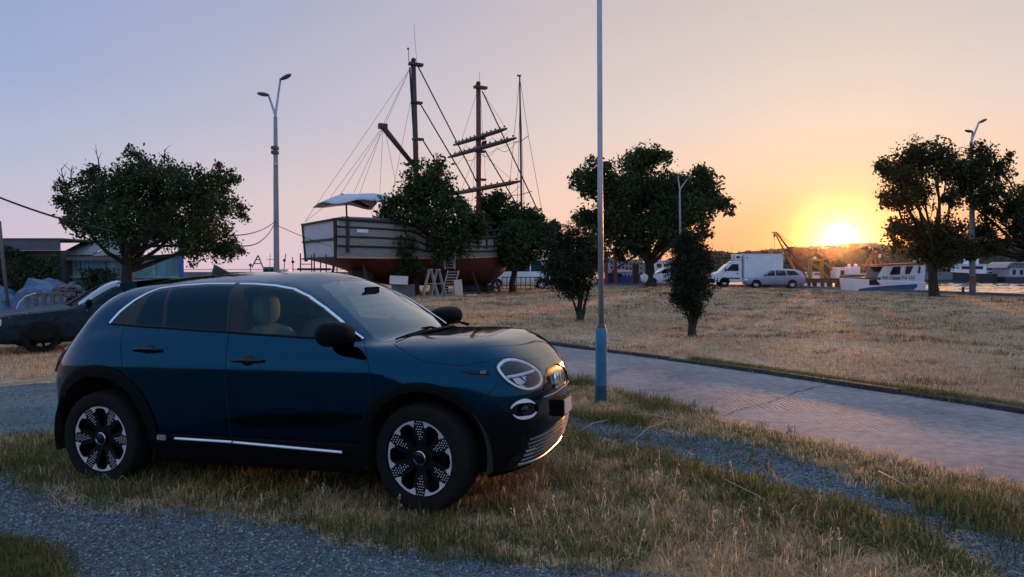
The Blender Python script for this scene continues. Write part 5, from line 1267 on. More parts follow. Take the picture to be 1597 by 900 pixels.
# ------------------------------------------------------------------ loft-built vehicles further back
def spline_rows(stn, k):
    """stations (x, zbottom, zbelt, zroof, half width, half width of roof) resampled smoothly along x"""
    S = np.array(stn, float); t = np.arange(len(S)); tt = np.linspace(0, len(S) - 1, (len(S) - 1) * k + 1)
    return np.stack([_hsp(tt, np.stack([t, S[:, j]], 1)) for j in range(S.shape[1])], 1)
def loft_car(name, label, loc, rotz, stn, paint, cab, windows, wheels, wr, group=None, k=4, glassm=None, cat='car', trim=None, lamp=True):
    """a car as a smooth loft nose (+x) to tail; cab = (windscreen base, windscreen top, rear top, rear base) x"""
    car = thing(name, label, cat, loc, rotz, group); G = glassm or GL_REAR
    R = spline_rows(stn, k); ws0, ws1, rb1, rb0 = cab
    rows = []
    for x, zb, zt, zr, w, wt in R:
        half = [(w * .80, zb), (w * .97, zb + (zt - zb) * .18), (w, zb + (zt - zb) * .55), (w * .985, zb + (zt - zb) * .82), (w * .95, zt), (wt + (w * .95 - wt) * .45, zt + (zr - zt) * .60), (wt, zt + (zr - zt) * .90), (wt * .80, zr - (zr - zt) * .01), (wt * .4, zr + .012), (0, zr + .018)]
        rows.append([(x, -y, z) for y, z in half] + [(x, y, z) for y, z in half[-2::-1]])
    V = [p for r in rows for p in r]; m = len(rows[0]); body, screen = [], []
    for i in range(len(rows) - 1):
        for j in range(m - 1):
            x = (R[i][0] + R[i + 1][0]) / 2; f = (i * m + j, i * m + j + 1, (i + 1) * m + j + 1, (i + 1) * m + j)
            jj = min(j, m - 2 - j); (screen if jj >= 6 and (ws1 < x < ws0 or rb0 < x < rb1) else body).append(f)
    body += [tuple(range(m)), tuple((len(rows) - 1) * m + q for q in range(m))]
    part('body', MB().add(V, body), paint, car, angle=42)
    o = MB().add(V, screen); part('windscreen', o, GL_WS if glassm is None else G, car, smooth=True)
    def side(x, z, sg):
        i = np.array([np.interp(x, R[::-1, 0], R[::-1, c]) for c in range(1, 6)]); zb, zt, zr, w, wt = i
        if z >= zt: t = min(1, (z - zt) / max(.05, zr - zt)); y = np.interp(t, [0, .6, .9], [w * .95, wt + (w * .95 - wt) * .45, wt])
        else: y = w * np.interp((z - zb) / (zt - zb), [0, .18, .55, .82, 1], [.8, .97, 1, .985, .95])
        return (x, sg * y, z)
    for sg in (-1, 1):
        for P in windows:
            q = dens(P, .12, True); c = q.mean(0); inn = [side(a, b, sg) for a, b in q]; vs = [(a, b + sg * .012, cc) for a, b, cc in inn]
            cc = side(c[0], c[1], sg); vs.append((cc[0], cc[1] + sg * .012, cc[2])); n = len(q)
            part('window', MB().add(vs, [(i_, (i_ + 1) % n, n) for i_ in range(n)]), G, car)
        for x in wheels:
            s_ = side(x, wr + .1, 1)[1]; a = MB(); a.grid([[side(x + wr * k_ * math.cos(q), wr + wr * k_ * math.sin(q), sg) for k_ in (.05, .6, 1.0, 1.17)] for q in np.linspace(-.45, math.pi + .45, 25)])
            a.v = [(p[0], p[1] + sg * .006, p[2]) for p in a.v]; part('wheel_arch', a, LINER, car)
            t = MB().lathe([(wr * .62, -.03), (wr * .66, .05), (wr * .92, .06), (wr, .03), (wr, -.10), (wr * .9, -.13)], 'y', 28)
            wh = part('wheel', t, RUBBER, car, angle=40); wh.location = (x, sg * (s_ - .045), wr); wh.rotation_euler = (0, 0, 0 if sg > 0 else math.pi)
            d = MB(); d.lathe([(.0, .035), (wr * .18, .04), (wr * .3, .02)], 'y', 16)
            for q in range(7):
                an = 2 * math.pi * q / 7; d.box((wr * .4 * math.cos(an), .025, wr * .4 * math.sin(an)), (wr * .52, .03, wr * .15), Matrix.Rotation(-an, 3, 'Y'))
            d.lathe([(wr * .58, .02), (wr * .62, .05), (wr * .66, .045)], 'y', 24); part('hub', d, trim or SATIN, wh)
        mx = ws0 - .25; s_ = side(mx, np.interp(mx, R[::-1, 0], R[::-1, 2]) + .08, sg)
        part('wing_mirror', MB().ball((s_[0], s_[1] + sg * .10, s_[2] + .02), 1, 10, 7, (.06, .10, .07)), BLACKP, car, smooth=True)
        x0 = stn[0][0]
        if lamp:
            lx = x0 - .18; zt_ = np.interp(lx, R[::-1, 0], R[::-1, 2]); w_ = np.interp(lx, R[::-1, 0], R[::-1, 4]); part('headlight', MB().box((lx + .04, sg * w_ * .80, zt_ - .09), (.22, .30, .14), Matrix.Rotation(-sg * .35, 3, 'Z')), LAMPW, car, bevel=.03)
            tx = stn[-1][0] + .06; part('tail_light', MB().box((tx, sg * stn[-1][4] * .86, stn[-1][2] - .08), (.10, .12, .30)), mat('tail_lens', (.25, .03, .03), .08, coat=1), car, bevel=.02)
    return car

# old dark car, bonnet pale with dust, facing left
OLDP = mat('dusty_dark_paint', (.014, .030, .045), .42, coat=.08, spec=.2, var=.85, vscale=14, var2=(.004, .010, .017))
def speckle(M):
    nt = M.node_tree; N = nt.nodes; L = nt.links; b = N['Principled BSDF']; s = b.inputs['Base Color'].links[0].from_socket
    tc = N.new('ShaderNodeTexCoord'); v = N.new('ShaderNodeTexVoronoi'); v.inputs['Scale'].default_value = 15; L.new(tc.outputs['Object'], v.inputs['Vector'])
    n = N.new('ShaderNodeTexNoise'); n.inputs['Scale'].default_value = 4; n.inputs['Detail'].default_value = 5; L.new(tc.outputs['Object'], n.inputs['Vector'])
    ge = N.new('ShaderNodeNewGeometry'); sp = N.new('ShaderNodeSeparateXYZ'); L.new(ge.outputs['Normal'], sp.inputs[0])
    lt = N.new('ShaderNodeMath'); lt.operation = 'LESS_THAN'; L.new(v.outputs['Distance'], lt.inputs[0]); lt.inputs[1].default_value = .16
    gt = N.new('ShaderNodeMath'); gt.operation = 'GREATER_THAN'; L.new(n.outputs[0], gt.inputs[0]); gt.inputs[1].default_value = .53
    up = N.new('ShaderNodeMath'); up.operation = 'GREATER_THAN'; L.new(sp.outputs[2], up.inputs[0]); up.inputs[1].default_value = .25
    a = N.new('ShaderNodeMath'); a.operation = 'MULTIPLY'; L.new(lt.outputs[0], a.inputs[0]); L.new(gt.outputs[0], a.inputs[1])
    c = N.new('ShaderNodeMath'); c.operation = 'MULTIPLY'; L.new(a.outputs[0], c.inputs[0]); L.new(up.outputs[0], c.inputs[1])
    mx = N.new('ShaderNodeMix'); mx.data_type = 'RGBA'; L.new(c.outputs[0], mx.inputs[0]); L.new(s, mx.inputs[6]); mx.inputs[7].default_value = (.45, .46, .48, 1); L.new(mx.outputs[2], b.inputs['Base Color'])
speckle(OLDP)
OLDST = [(2.02, .34, .60, .62, .55, .45), (1.94, .24, .68, .72, .74, .58), (1.70, .20, .76, .80, .81, .66), (1.2, .19, .80, .845, .835, .70), (.72, .19, .85, .90, .84, .70), (.45, .19, .875, 1.01, .84, .66), (0, .19, .915, 1.30, .84, .58), (-.30, .19, .92, 1.395, .84, .56), (-.9, .19, .93, 1.40, .84, .56), (-1.35, .19, .95, 1.33, .83, .55), (-1.8, .22, .97, 1.10, .80, .58), (-2.05, .30, .92, .98, .74, .58), (-2.12, .40, .80, .84, .64, .52)]
old = loft_car('old_car', 'old dark hatchback covered with pale droppings, parked facing left beside the low tree', (-8.19, 14.8, 0), math.radians(180 + 42), OLDST, OLDP, (.70, -.22, -1.25, -1.8),
    [[(.36, .955), (-.02, 1.235), (-.42, 1.30), (-.44, .965)], [(-.52, .97), (-.52, 1.305), (-1.05, 1.285), (-1.42, 1.0)]], (1.22, -1.22), .30, glassm=None, trim=RIMD); old.scale = (1, 1, .93)
# blue tarpaulin over a laid-up boat, with a pallet leaning in front
TARP = mat('blue_tarpaulin', (.06, .14, .30), .35, var=.55, vscale=7, bump=.8, bscale=9, var2=(.008, .025, .07))
tb = MB(); rows = []; rt_ = random.Random(5)
for i in range(29):
    u = i / 28; r = []; hh = (math.sin(math.pi * min(1, u * 1.35 + .05)) ** .45 if u < .7 else 1 - ((u - .7) / .3) ** 2 * .35) * 1.28
    for j in range(15):
        v = j / 14 * 2 - 1; z = hh * max(0, 1 - abs(v) ** 2.6) ** .6
        r.append((u * 3.2 - 2.6, v * 1.15, max(0, z + .06 * math.sin(13 * u + 5 * v) * math.sin(7 * v + 4 * u) + .04 * math.sin(31 * u - 17 * v) + rt_.uniform(-.035, .035))))
    rows.append(r)
tb.grid(rows); to = part('blue_tarpaulin', tb, TARP, None, smooth=True); to.location = (-10.55, 17.0, 0); to.scale = (1.25, 1, .98); tag(to, 'crumpled blue tarpaulin heaped over a low load behind the old dark car', 'tarpaulin')
GREYW = mat('weathered_timber', (.17, .145, .13), .85, var=.45, vscale=6, streak=(1, 1, 6))
pa = thing('wooden_pallet', 'weathered wooden pallet standing on edge in front of the blue tarpaulin', 'pallet', (at(75, 450, 15.7).x, 15.7, 0), -.05)
for k in range(6): part("slat", MB().box((-.46 + .185 * k, 0, .72), (.085, .03, .60)), GREYW, pa, bevel=.004)
for z in (1.0, .62, .26): part('rail', MB().box((0, .05, z), (1.10, .07, .08)), GREYW, pa, bevel=.004)
hp = part('white_hoop', MB().tube([at(24, 487, 15.5), at(30, 472, 15.5), at(40, 462, 15.5), at(56, 457, 15.5)], .015, 6), mat('hoop_white', (.6, .6, .62), .5)); tag(hp, 'thin white plastic pipe bent over the corner of the wooden pallet', 'pipe')
bm_ = MB().ball(at(106, 452, 16.2), 1, 18, 11, (.30, .22, .15)); bm_.v = [tuple(Vector(p) + Vector((rt_.uniform(-.05, .05), rt_.uniform(-.05, .05), rt_.uniform(-.045, .045)))) for p in bm_.v]
bg_ = part('bundle', bm_, mat('pinkish_cloth', (.20, .16, .19), .9, var=.6, vscale=18, bump=.6, bscale=12), smooth=True); tag(bg_, 'pale pinkish bundle of cloth at the right end of the blue tarpaulin', 'bundle')
# ivy covered shed with a flat grey fascia
sh = thing('ivy_shed', 'low flat roofed shed overgrown with dark ivy at the left edge', 'shed', (-13.25, 18.6, 0))
part('wall', MB().box((-2.0, .9, 1.0), (7.8, 1.8, 2.0)), mat('shed_wall', (.06, .055, .05), .9), sh)
for k in range(4):
    part('fascia_board', MB().box((-4.95 + 1.97 * k, -.12, 2.13), (1.95, .05, .26)), mat('fascia_grey', (.10, .10, .125), .6, var=.3, vscale=3), sh)
part('roof', MB().box((-2.0, .85, 2.28), (8.0, 2.0, .05)), mat('roof_felt', (.05, .05, .06), .9), sh)
r_ = np.random.default_rng(17); n = 14000; P = np.stack([r_.uniform(-6, 1.95, n), -.14 - np.abs(r_.normal(0, .09, n)), 2.02 * r_.random(n) ** .8], 1); P[:, 2] += .14 * np.sin(P[:, 0] * 3.1) * (P[:, 2] > 1.6) - .03
a = r_.normal(size=(n, 3)) * [1, .5, 1]; a /= np.linalg.norm(a, axis=1, keepdims=True); b = np.cross(a, r_.normal(size=(n, 3))); b /= np.linalg.norm(b, axis=1, keepdims=True); s = .075 * r_.uniform(.6, 1.3, n)[:, None]
V = np.stack([P - a * s * .5, P + b * s * .42, P + a * s * .5, P - b * s * .42], 1); iv_ = link('ivy', raw_mesh('ivy', V.reshape(-1, 3), np.arange(n * 4).reshape(n, 4), LEAF_A)); iv_.parent = sh; iv_['kind'] = 'stuff'
# blue green sheet metal shed with a lean-to roof
bs = thing('blue_shed', 'blue green sheet metal shed with a sagging grey lean-to roof behind the old car', 'shed', (-8.6, 19.0, 0))
B1 = mat('blue_sheet', (.10, .32, .42), .5, var=.6, vscale=2.2, var2=(.10, .15, .14), streak=(1, 1, .4)); B2 = mat('green_sheet', (.20, .38, .40), .55, var=.6, vscale=3, var2=(.09, .13, .12)); BT = mat('blue_post', (.025, .09, .30), .45)
x0 = at(105, 450, 19).x + 8.6; x1 = at(282, 450, 19).x + 8.6; npn = 9
for k in range(npn):
    a_, b_ = x0 + (x1 - x0) * k / npn - .02, x0 + (x1 - x0) * (k + 1) / npn + .02; c = MB(); xs = np.linspace(a_, b_, 13); top = 1.86 - .05 * (k % 2)
    c.grid([[(x, .012 * (k % 2) + .02 * math.sin((x - a_) * 60), .05) for x in xs], [(x, .012 * (k % 2) + .02 * math.sin((x - a_) * 60), top) for x in xs]]); part('sheet', c, B1 if k % 3 else B2, bs, smooth=True)
for z in (1.87, 1.33): part('rail', MB().box(((x0 + x1) / 2, -.05, z), (x1 - x0, .05, .06)), B2, bs)
part('corner_post', MB().box((x1 + .03, -.02, .97), (.09, .10, 1.95)), BT, bs, bevel=.01)
for k in range(7):
    a_ = x0 - .15 + k * .30; c = MB(); xs = np.linspace(a_, a_ + .315, 9); c.grid([[(x, -.25 + .01 * k, 1.87 + .010 * math.sin((x - a_) * 60) + .012 * (k % 3)) for x in xs], [(x, 1.4, 2.42 + .010 * math.sin((x - a_) * 60)) for x in xs]]); part('roof_sheet', c, mat('roof_sheet', (.20, .195, .215), .45, metal=.4, var=.5, vscale=3), bs, smooth=True)
part('eaves_board', MB().box((x0 + .95, -.26, 1.80), (2.15, .03, .10)), GREYW, bs)
for i, (px, w_) in enumerate(((142, .22), (168, .25))):
    n = 800; P = np.stack([r_.normal(at(px, 450, 18.85).x, w_ * .6, n), r_.normal(18.80, .08, n), 1.55 * r_.random(n) ** 1.3], 1); a = r_.normal(size=(n, 3)); a /= np.linalg.norm(a, axis=1, keepdims=True); b = np.cross(a, r_.normal(size=(n, 3))); b /= np.linalg.norm(b, axis=1, keepdims=True); V = np.stack([P - a * .045, P + b * .03, P + a * .045, P - b * .03], 1)
    cl = thing('climbing_plant', '', 'plant', (at(px, 450, 18.8).x, 18.8, 0), 0, 'climbing plants on the blue shed'); fo = link('foliage', raw_mesh('foliage', V.reshape(-1, 3) - np.array(cl.location), np.arange(n * 4).reshape(n, 4), LEAF_A), cl); fo['kind'] = 'stuff'
    part('stem', MB().tube([(0, 0, 0), (.05, -.02, .8), (-.04, 0, 1.6)], .02, 6), BARK, cl); tag(cl, ('dark climbing plant on the blue shed wall, nearest the ivy shed', 'dark climbing plant on the blue shed wall just left of the tree trunk', 'dark climbing plant on the blue shed wall, right of the tree trunk')[i], 'plant', 'climbing plants on the blue shed')
ps = part('leaning_pole', MB().tube([at(0, 345, 16.5), at(4, 400, 16.5), Vector((*at(17, 480, 16.5).xy, 0))], [.025, .035, .04], 7), GREYW, smooth=True); tag(ps, 'pale crooked wooden pole leaning in front of the ivy shed', 'pole')
# far water line on the left: breakwater and small craft
PALE = mat('pale_paint', (.42, .42, .44), .6); bw = part('breakwater', MB().box((at(380, 0, 150).x, 150, -.2), (42, 4, 1.9)), mat('breakwater_stone', (.20, .19, .20), .8, var=.4, vscale=.6)); tag(bw, 'long low pale breakwater on the far water left of the ship', 'breakwater')
tr_ = thing('steel_tripod', 'thin steel A-frame gantry on the breakwater left of the lamp post', 'gantry', (at(403, 0, 146).x, 146, .75)); TS = mat('dark_steel', (.05, .045, .05), .5, metal=.5)
for px in (393, 410): part('leg', MB().tube([at(px, 417, 146) - tr_.location, at(402.5, 398.5, 146) - tr_.location], .13, 5), TS, tr_)
for y, a_, b_ in ((411, 397, 407.5), (405, 399.5, 405.5)): part('cross_bar', MB().tube([at(a_, y, 146) - tr_.location, at(b_, y, 146) - tr_.location], .09, 5), TS, tr_)
def small_boat(name, label, px, d, L, hullm, cabm, h=1.0, cab=(.1, .3, 1.3), mast=0, rz=0, group=None):
    t = thing(name, label, 'boat', (at(px, 0, d).x, d, WATER_Z), rz, group); rows = []
    for s in np.linspace(0, 1, 11):
        b = L * .16 * (1 - max(0, (s - .45) / .55) ** 2.2); zz = h * (1 + .35 * s ** 2); rows.append([(L * (s - .5) , -b, zz), (L * (s - .5) - L * .02, -b * .85, -.2), (L * (s - .5) - L * .02, b * .85, -.2), (L * (s - .5), b, zz)])
    m = MB().grid(rows); m.f += [(0, 1, 2, 3)]; part('hull', m, hullm, t, angle=45)
    part('deck', MB().grid([[(r[0][0], r[0][1] * .97, r[0][2] - .12), (r[3][0], r[3][1] * .97, r[3][2] - .12)] for r in rows]), PALE, t)
    c, w, ch = cab; part('cabin', MB().prism([(-w * L / 2, 0), (w * L / 2 + .2, 0), (w * L / 2 - .1, ch * .8), (w * L / 2 - .3, ch), (-w * L / 2, ch)], (-L * .11, L * .11), lambda u, v, q: (u + c * L, q, v + h)), cabm, t)
    for sg in (-1, 1):
        for k in (-1, 1): part('cabin_window', MB().box((c * L + k * w * L * .22, sg * (L * .11 + .01), h + ch * .66), (w * L * .3, .03, ch * .32)), BLACKG, t)
    part('cabin_roof', MB().box((c * L, 0, h + ch + .04), (w * L + .3, L * .25, .08)), cabm, t)
    if mast: part('mast', MB().tube([(c * L - .1, 0, h + ch), (c * L, 0, h + ch + mast)], .06, 6), TS, t); part('mast_arm', MB().tube([(c * L - .6, 0, h + ch + mast * .6), (c * L + .6, 0, h + ch + mast * .6)], .04, 5), TS, t)
    return t
GRN = mat('boat_green', (.03, .16, .13), .5); WHT = mat('boat_white', (.78, .80, .85), .4, var=.12, vscale=1.5); BLU = mat('boat_blue', (.02, .06, .26), .4); DKH = mat('boat_dark', (.03, .03, .035), .5)
small_boat('fishing_boat', 'small far boat with a green wheelhouse just left of the lamp post', 418, 120, 6.5, DKH, GRN, .9, (.0, .30, 1.5), 2.2)
small_boat('fishing_boat', 'small far pale boat just right of the lamp post', 438, 130, 7, WHT, WHT, .8, (.0, .30, 1.1), 0)
for px, top, lean, lab in ((445.5, 396, 5, 'dark slanting far derrick spar right of the lamp post'), (456, 401, -2, 'thin far navigation mark pole left of the ship scaffold'), (390.5, 411, 0, 'thin far pole left of the steel gantry')):
    b_ = at(px - lean, 420, 140); p = part('marker_pole', MB().tube([(b_.x, 140, -.8), at(px, top, 140)], .09, 5).ball(at(px - lean * .4, (top + 420) / 2 - 2, 140), .3, 7, 5), TS); tag(p, lab, 'pole')
# overhead cables
CAB = mat('cable_black', (.012, .012, .014), .6)
def cable(label, p, q, sag, r):
    pts = [p.lerp(q, t) - Vector((0, 0, sag * 4 * t * (1 - t))) for t in np.linspace(0, 1, 17)]; o = part('overhead_cable', MB().tube(pts, r, 5), CAB, smooth=True); tag(o, label, 'cable', 'overhead cables')
cable('thick black overhead cable coming in from the left edge to the low tree', at(-60, 283, 8.6), at(180, 362, 9.4), .06, .012)
cable('thin overhead cable from the low tree up to the lamp post, the upper one', at(300, 362, 12), at(429.5, 345, 30), .25, .014)
cable('thin overhead cable from the low tree up to the lamp post, the lower sagging one', at(338, 372, 12), at(429.5, 346, 30), .45, .014)
cable('faint overhead cable running right from the lamp post behind the ship', at(431, 351, 30), at(600, 392, 60), .5, .014)
# ------------------------------------------------------------------ lamp posts
GALV = mat('galvanised_steel', (.42, .43, .47), .42, metal=.75, var=.25, vscale=3)
CONC = mat('pole_concrete', (.30, .295, .32), .75, var=.25, vscale=2)
LAMPH = mat('lamp_head_grey', (.06, .06, .065), .45)
def lamp_post(name, label, px, d, ytop, yfork, heads, r0, r1, group='street lamps', m=CONC, base=None):
    X = at(px, 450, d).x; t = thing(name, label, 'street lamp', (X, d, 0), group=group); O_ = Vector((X, d, 0))
    f = at(px - 2 if d > 25 else px, yfork, d) - O_; f.y = 0
    part('pole', MB().tube([(0, 0, -.05), f * .33, f * .66, f], [r0, r0 * .9, (r0 + r1) / 2, r1], 12), m, t, smooth=True)
    for (hx, hy), along in heads:
        h = at(hx, hy, d) - O_; part('arm', MB().tube([f - Vector((0, 0, .25)), f + Vector((0, 0, .05)), h], [r1 * .8, r1 * .7, r1 * .55], 8), GALV, t, smooth=True)
        hd = MB().ball((0, 0, 0), 1, 12, 8, (.26, .13, .08)); k = Matrix.Translation(h + Vector((along * .22, 0, .05))) @ Matrix.Rotation(-.45 if along > 0 else .15, 4, 'Y'); hd.v = [tuple(k @ Vector(p)) for p in hd.v]; part('lamp_head', hd, LAMPH, t, smooth=True)
    return t, f
t, f = lamp_post('street_lamp', 'tall pale lamp post with two arms left of the ship', 431.5, 30, 122, 182, (((437.5, 122), 1), ((419, 149), -1)), .125, .075)
for y in (231, 238): part('clamp', MB().box((f.x * .8 - .02, -.02, at(0, y, 30).z), (.26, .26, .14)), LAMPH, t, bevel=.02)
part('bracket', MB().ball((.05, -.1, at(0, 257, 30).z), .07, 8, 6), PALE, t, smooth=True)
lamp_post('street_lamp', 'thin pale lamp post with two short arms in front of the wide tree', 1062, 56, 270, 297, (((1057, 273), -1), ((1072, 279), 1)), .10, .06)
t, f = lamp_post('street_lamp', 'tall lamp post rising through the tree crown at the right edge', 1517, 42.3, 185, 222, (((1527, 190), 1), ((1517, 206), -1)), .17, .09)
part('painted_band', MB().tube([(0, 0, .55), (f.x * .1, 0, 1.1)], .175, 12), mat('band_red', (.25, .06, .03), .6), t)
# the near pole with its blue foot
BLUEP = mat('old_blue_paint', (.045, .23, .40), .5, var=.5, vscale=7, var2=(.025, .12, .20), bump=.25, bscale=30, streak=(1, 1, .3))
X, D = at(938, 450, 8.46).x, 8.46; pl = thing('lamp_post', 'tall thin silver pole with a thick blue painted foot beside the SUV front', 'pole', (X, D, 0))
part('foot', MB().lathe([(.062, -.08), (.064, .02), (.066, .04), (.066, .84), (.060, .865), (.03, .875)], 'z', 20), BLUEP, pl, angle=40)
tp = at(933.6, -330, D) - Vector((X, D, 0)); tp.y = 0
part('pole', MB().tube([(0, 0, .86), (tp.x * .35, 0, tp.z * .35), (tp.x * .7, 0, tp.z * .7), tp], [.033, .031, .029, .026], 16), GALV, pl, smooth=True)
part('collar', MB().lathe([(.033, .86), (.046, .865), (.046, .905), (.034, .92)], 'z', 16), LAMPH, pl, angle=40)
part('foot_band', MB().lathe([(.0655, -.06), (.0675, .03), (.0685, .06), (.0685, .20), (.0665, .215)], 'z', 20), mat('weathered_blue', (.02, .10, .15), .7, var=.6, vscale=9, bump=.3, bscale=30), pl, angle=40)
part('access_door', MB().box((.0, -.0655, .42), (.055, .004, .20)), BLUEP, pl, bevel=.002)
# ------------------------------------------------------------------ quay side: lorry, cars, jetty, boats, far shore
WHITEP = mat('white_paint', (.80, .84, .90), .35, coat=.4, var=.10, vscale=1.2)
SILVER = mat('silver_paint', (.24, .27, .36), .32, metal=.3, coat=.8)
ESTATE = [(2.22, .38, .60, .63, .58, .50), (2.12, .28, .70, .75, .78, .62), (1.8, .22, .80, .84, .86, .72), (1.2, .21, .86, .92, .88, .74), (.95, .21, .88, .98, .88, .72), (.5, .21, .90, 1.22, .88, .64), (.15, .21, .91, 1.41, .88, .61), (-.5, .21, .92, 1.46, .88, .61), (-1.3, .21, .93, 1.44, .87, .61), (-1.85, .24, .94, 1.36, .85, .60), (-2.15, .30, .93, 1.05, .82, .60), (-2.26, .38, .86, .90, .76, .58)]
p = at(1205, 449.3, 57.2); loft_car('estate_car', 'silver estate car parked on the quay beside the white lorry', (p.x, 57.2, .01), math.radians(180 - 8), ESTATE, SILVER, (1.0, .2, -1.75, -2.1),
    [[(.72, .95), (.30, 1.28), (.02, 1.35), (.0, .95)], [(-.08, .95), (-.08, 1.36), (-.75, 1.36), (-.85, .96)], [(-.95, .97), (-.85, 1.36), (-1.45, 1.33), (-1.85, 1.02)]], (1.38, -1.28), .31)
SUVST = [(2.15, .45, .80, .86, .62, .55), (2.05, .34, .92, .98, .82, .68), (1.7, .27, 1.0, 1.05, .90, .76), (1.05, .26, 1.05, 1.14, .92, .78), (.55, .26, 1.08, 1.42, .92, .70), (.2, .26, 1.09, 1.60, .92, .66), (-.6, .26, 1.10, 1.66, .92, .66), (-1.4, .26, 1.12, 1.62, .91, .65), (-1.95, .30, 1.12, 1.40, .88, .66), (-2.15, .36, 1.05, 1.12, .84, .64), (-2.25, .44, .92, .96, .76, .6)]
p = at(1040, 446.6, 62.5); loft_car('white_suv', 'white estate SUV parked behind the narrow shrub and the tree trunk', (p.x, 62.5, .01), math.radians(180 - 4), SUVST, WHITEP, (1.05, .25, -1.6, -2.05),
    [[(.72, 1.13), (.28, 1.46), (0, 1.52), (0, 1.13)], [(-.08, 1.13), (-.08, 1.53), (-.85, 1.53), (-.95, 1.14)], [(-1.05, 1.15), (-.95, 1.52), (-1.4, 1.50), (-1.75, 1.2)]], (1.36, -1.34), .36)
BUSST = [(2.75, .40, 1.05, 1.12, .80, .70), (2.68, .28, 1.15, 1.25, .96, .80), (2.4, .25, 1.25, 1.50, 1.0, .84), (2.0, .25, 1.28, 2.10, 1.0, .82), (1.6, .25, 1.28, 2.38, 1.0, .82), (.5, .25, 1.28, 2.46, 1.0, .84), (-1.5, .25, 1.28, 2.46, 1.0, .84), (-2.6, .26, 1.28, 2.42, .99, .82), (-2.78, .32, 1.20, 2.25, .95, .78)]
p = at(806, 447, 55); loft_car('minibus', 'white minibus with dark windows behind the tree by the ship bow', (p.x, 55, .01), math.radians(5), BUSST, WHITEP, (2.35, 1.65, -2.72, -2.75),
    [[(1.95, 1.30), (1.62, 2.1), (1.0, 2.15), (.95, 1.30)], [(.85, 1.30), (.88, 2.16), (-.2, 2.16), (-.2, 1.30)], [(-.3, 1.30), (-.3, 2.16), (-1.35, 2.16), (-1.35, 1.30)], [(-1.45, 1.30), (-1.45, 2.16), (-2.45, 2.1), (-2.45, 1.30)]], (1.75, -1.55), .36, cat='van', lamp=True)
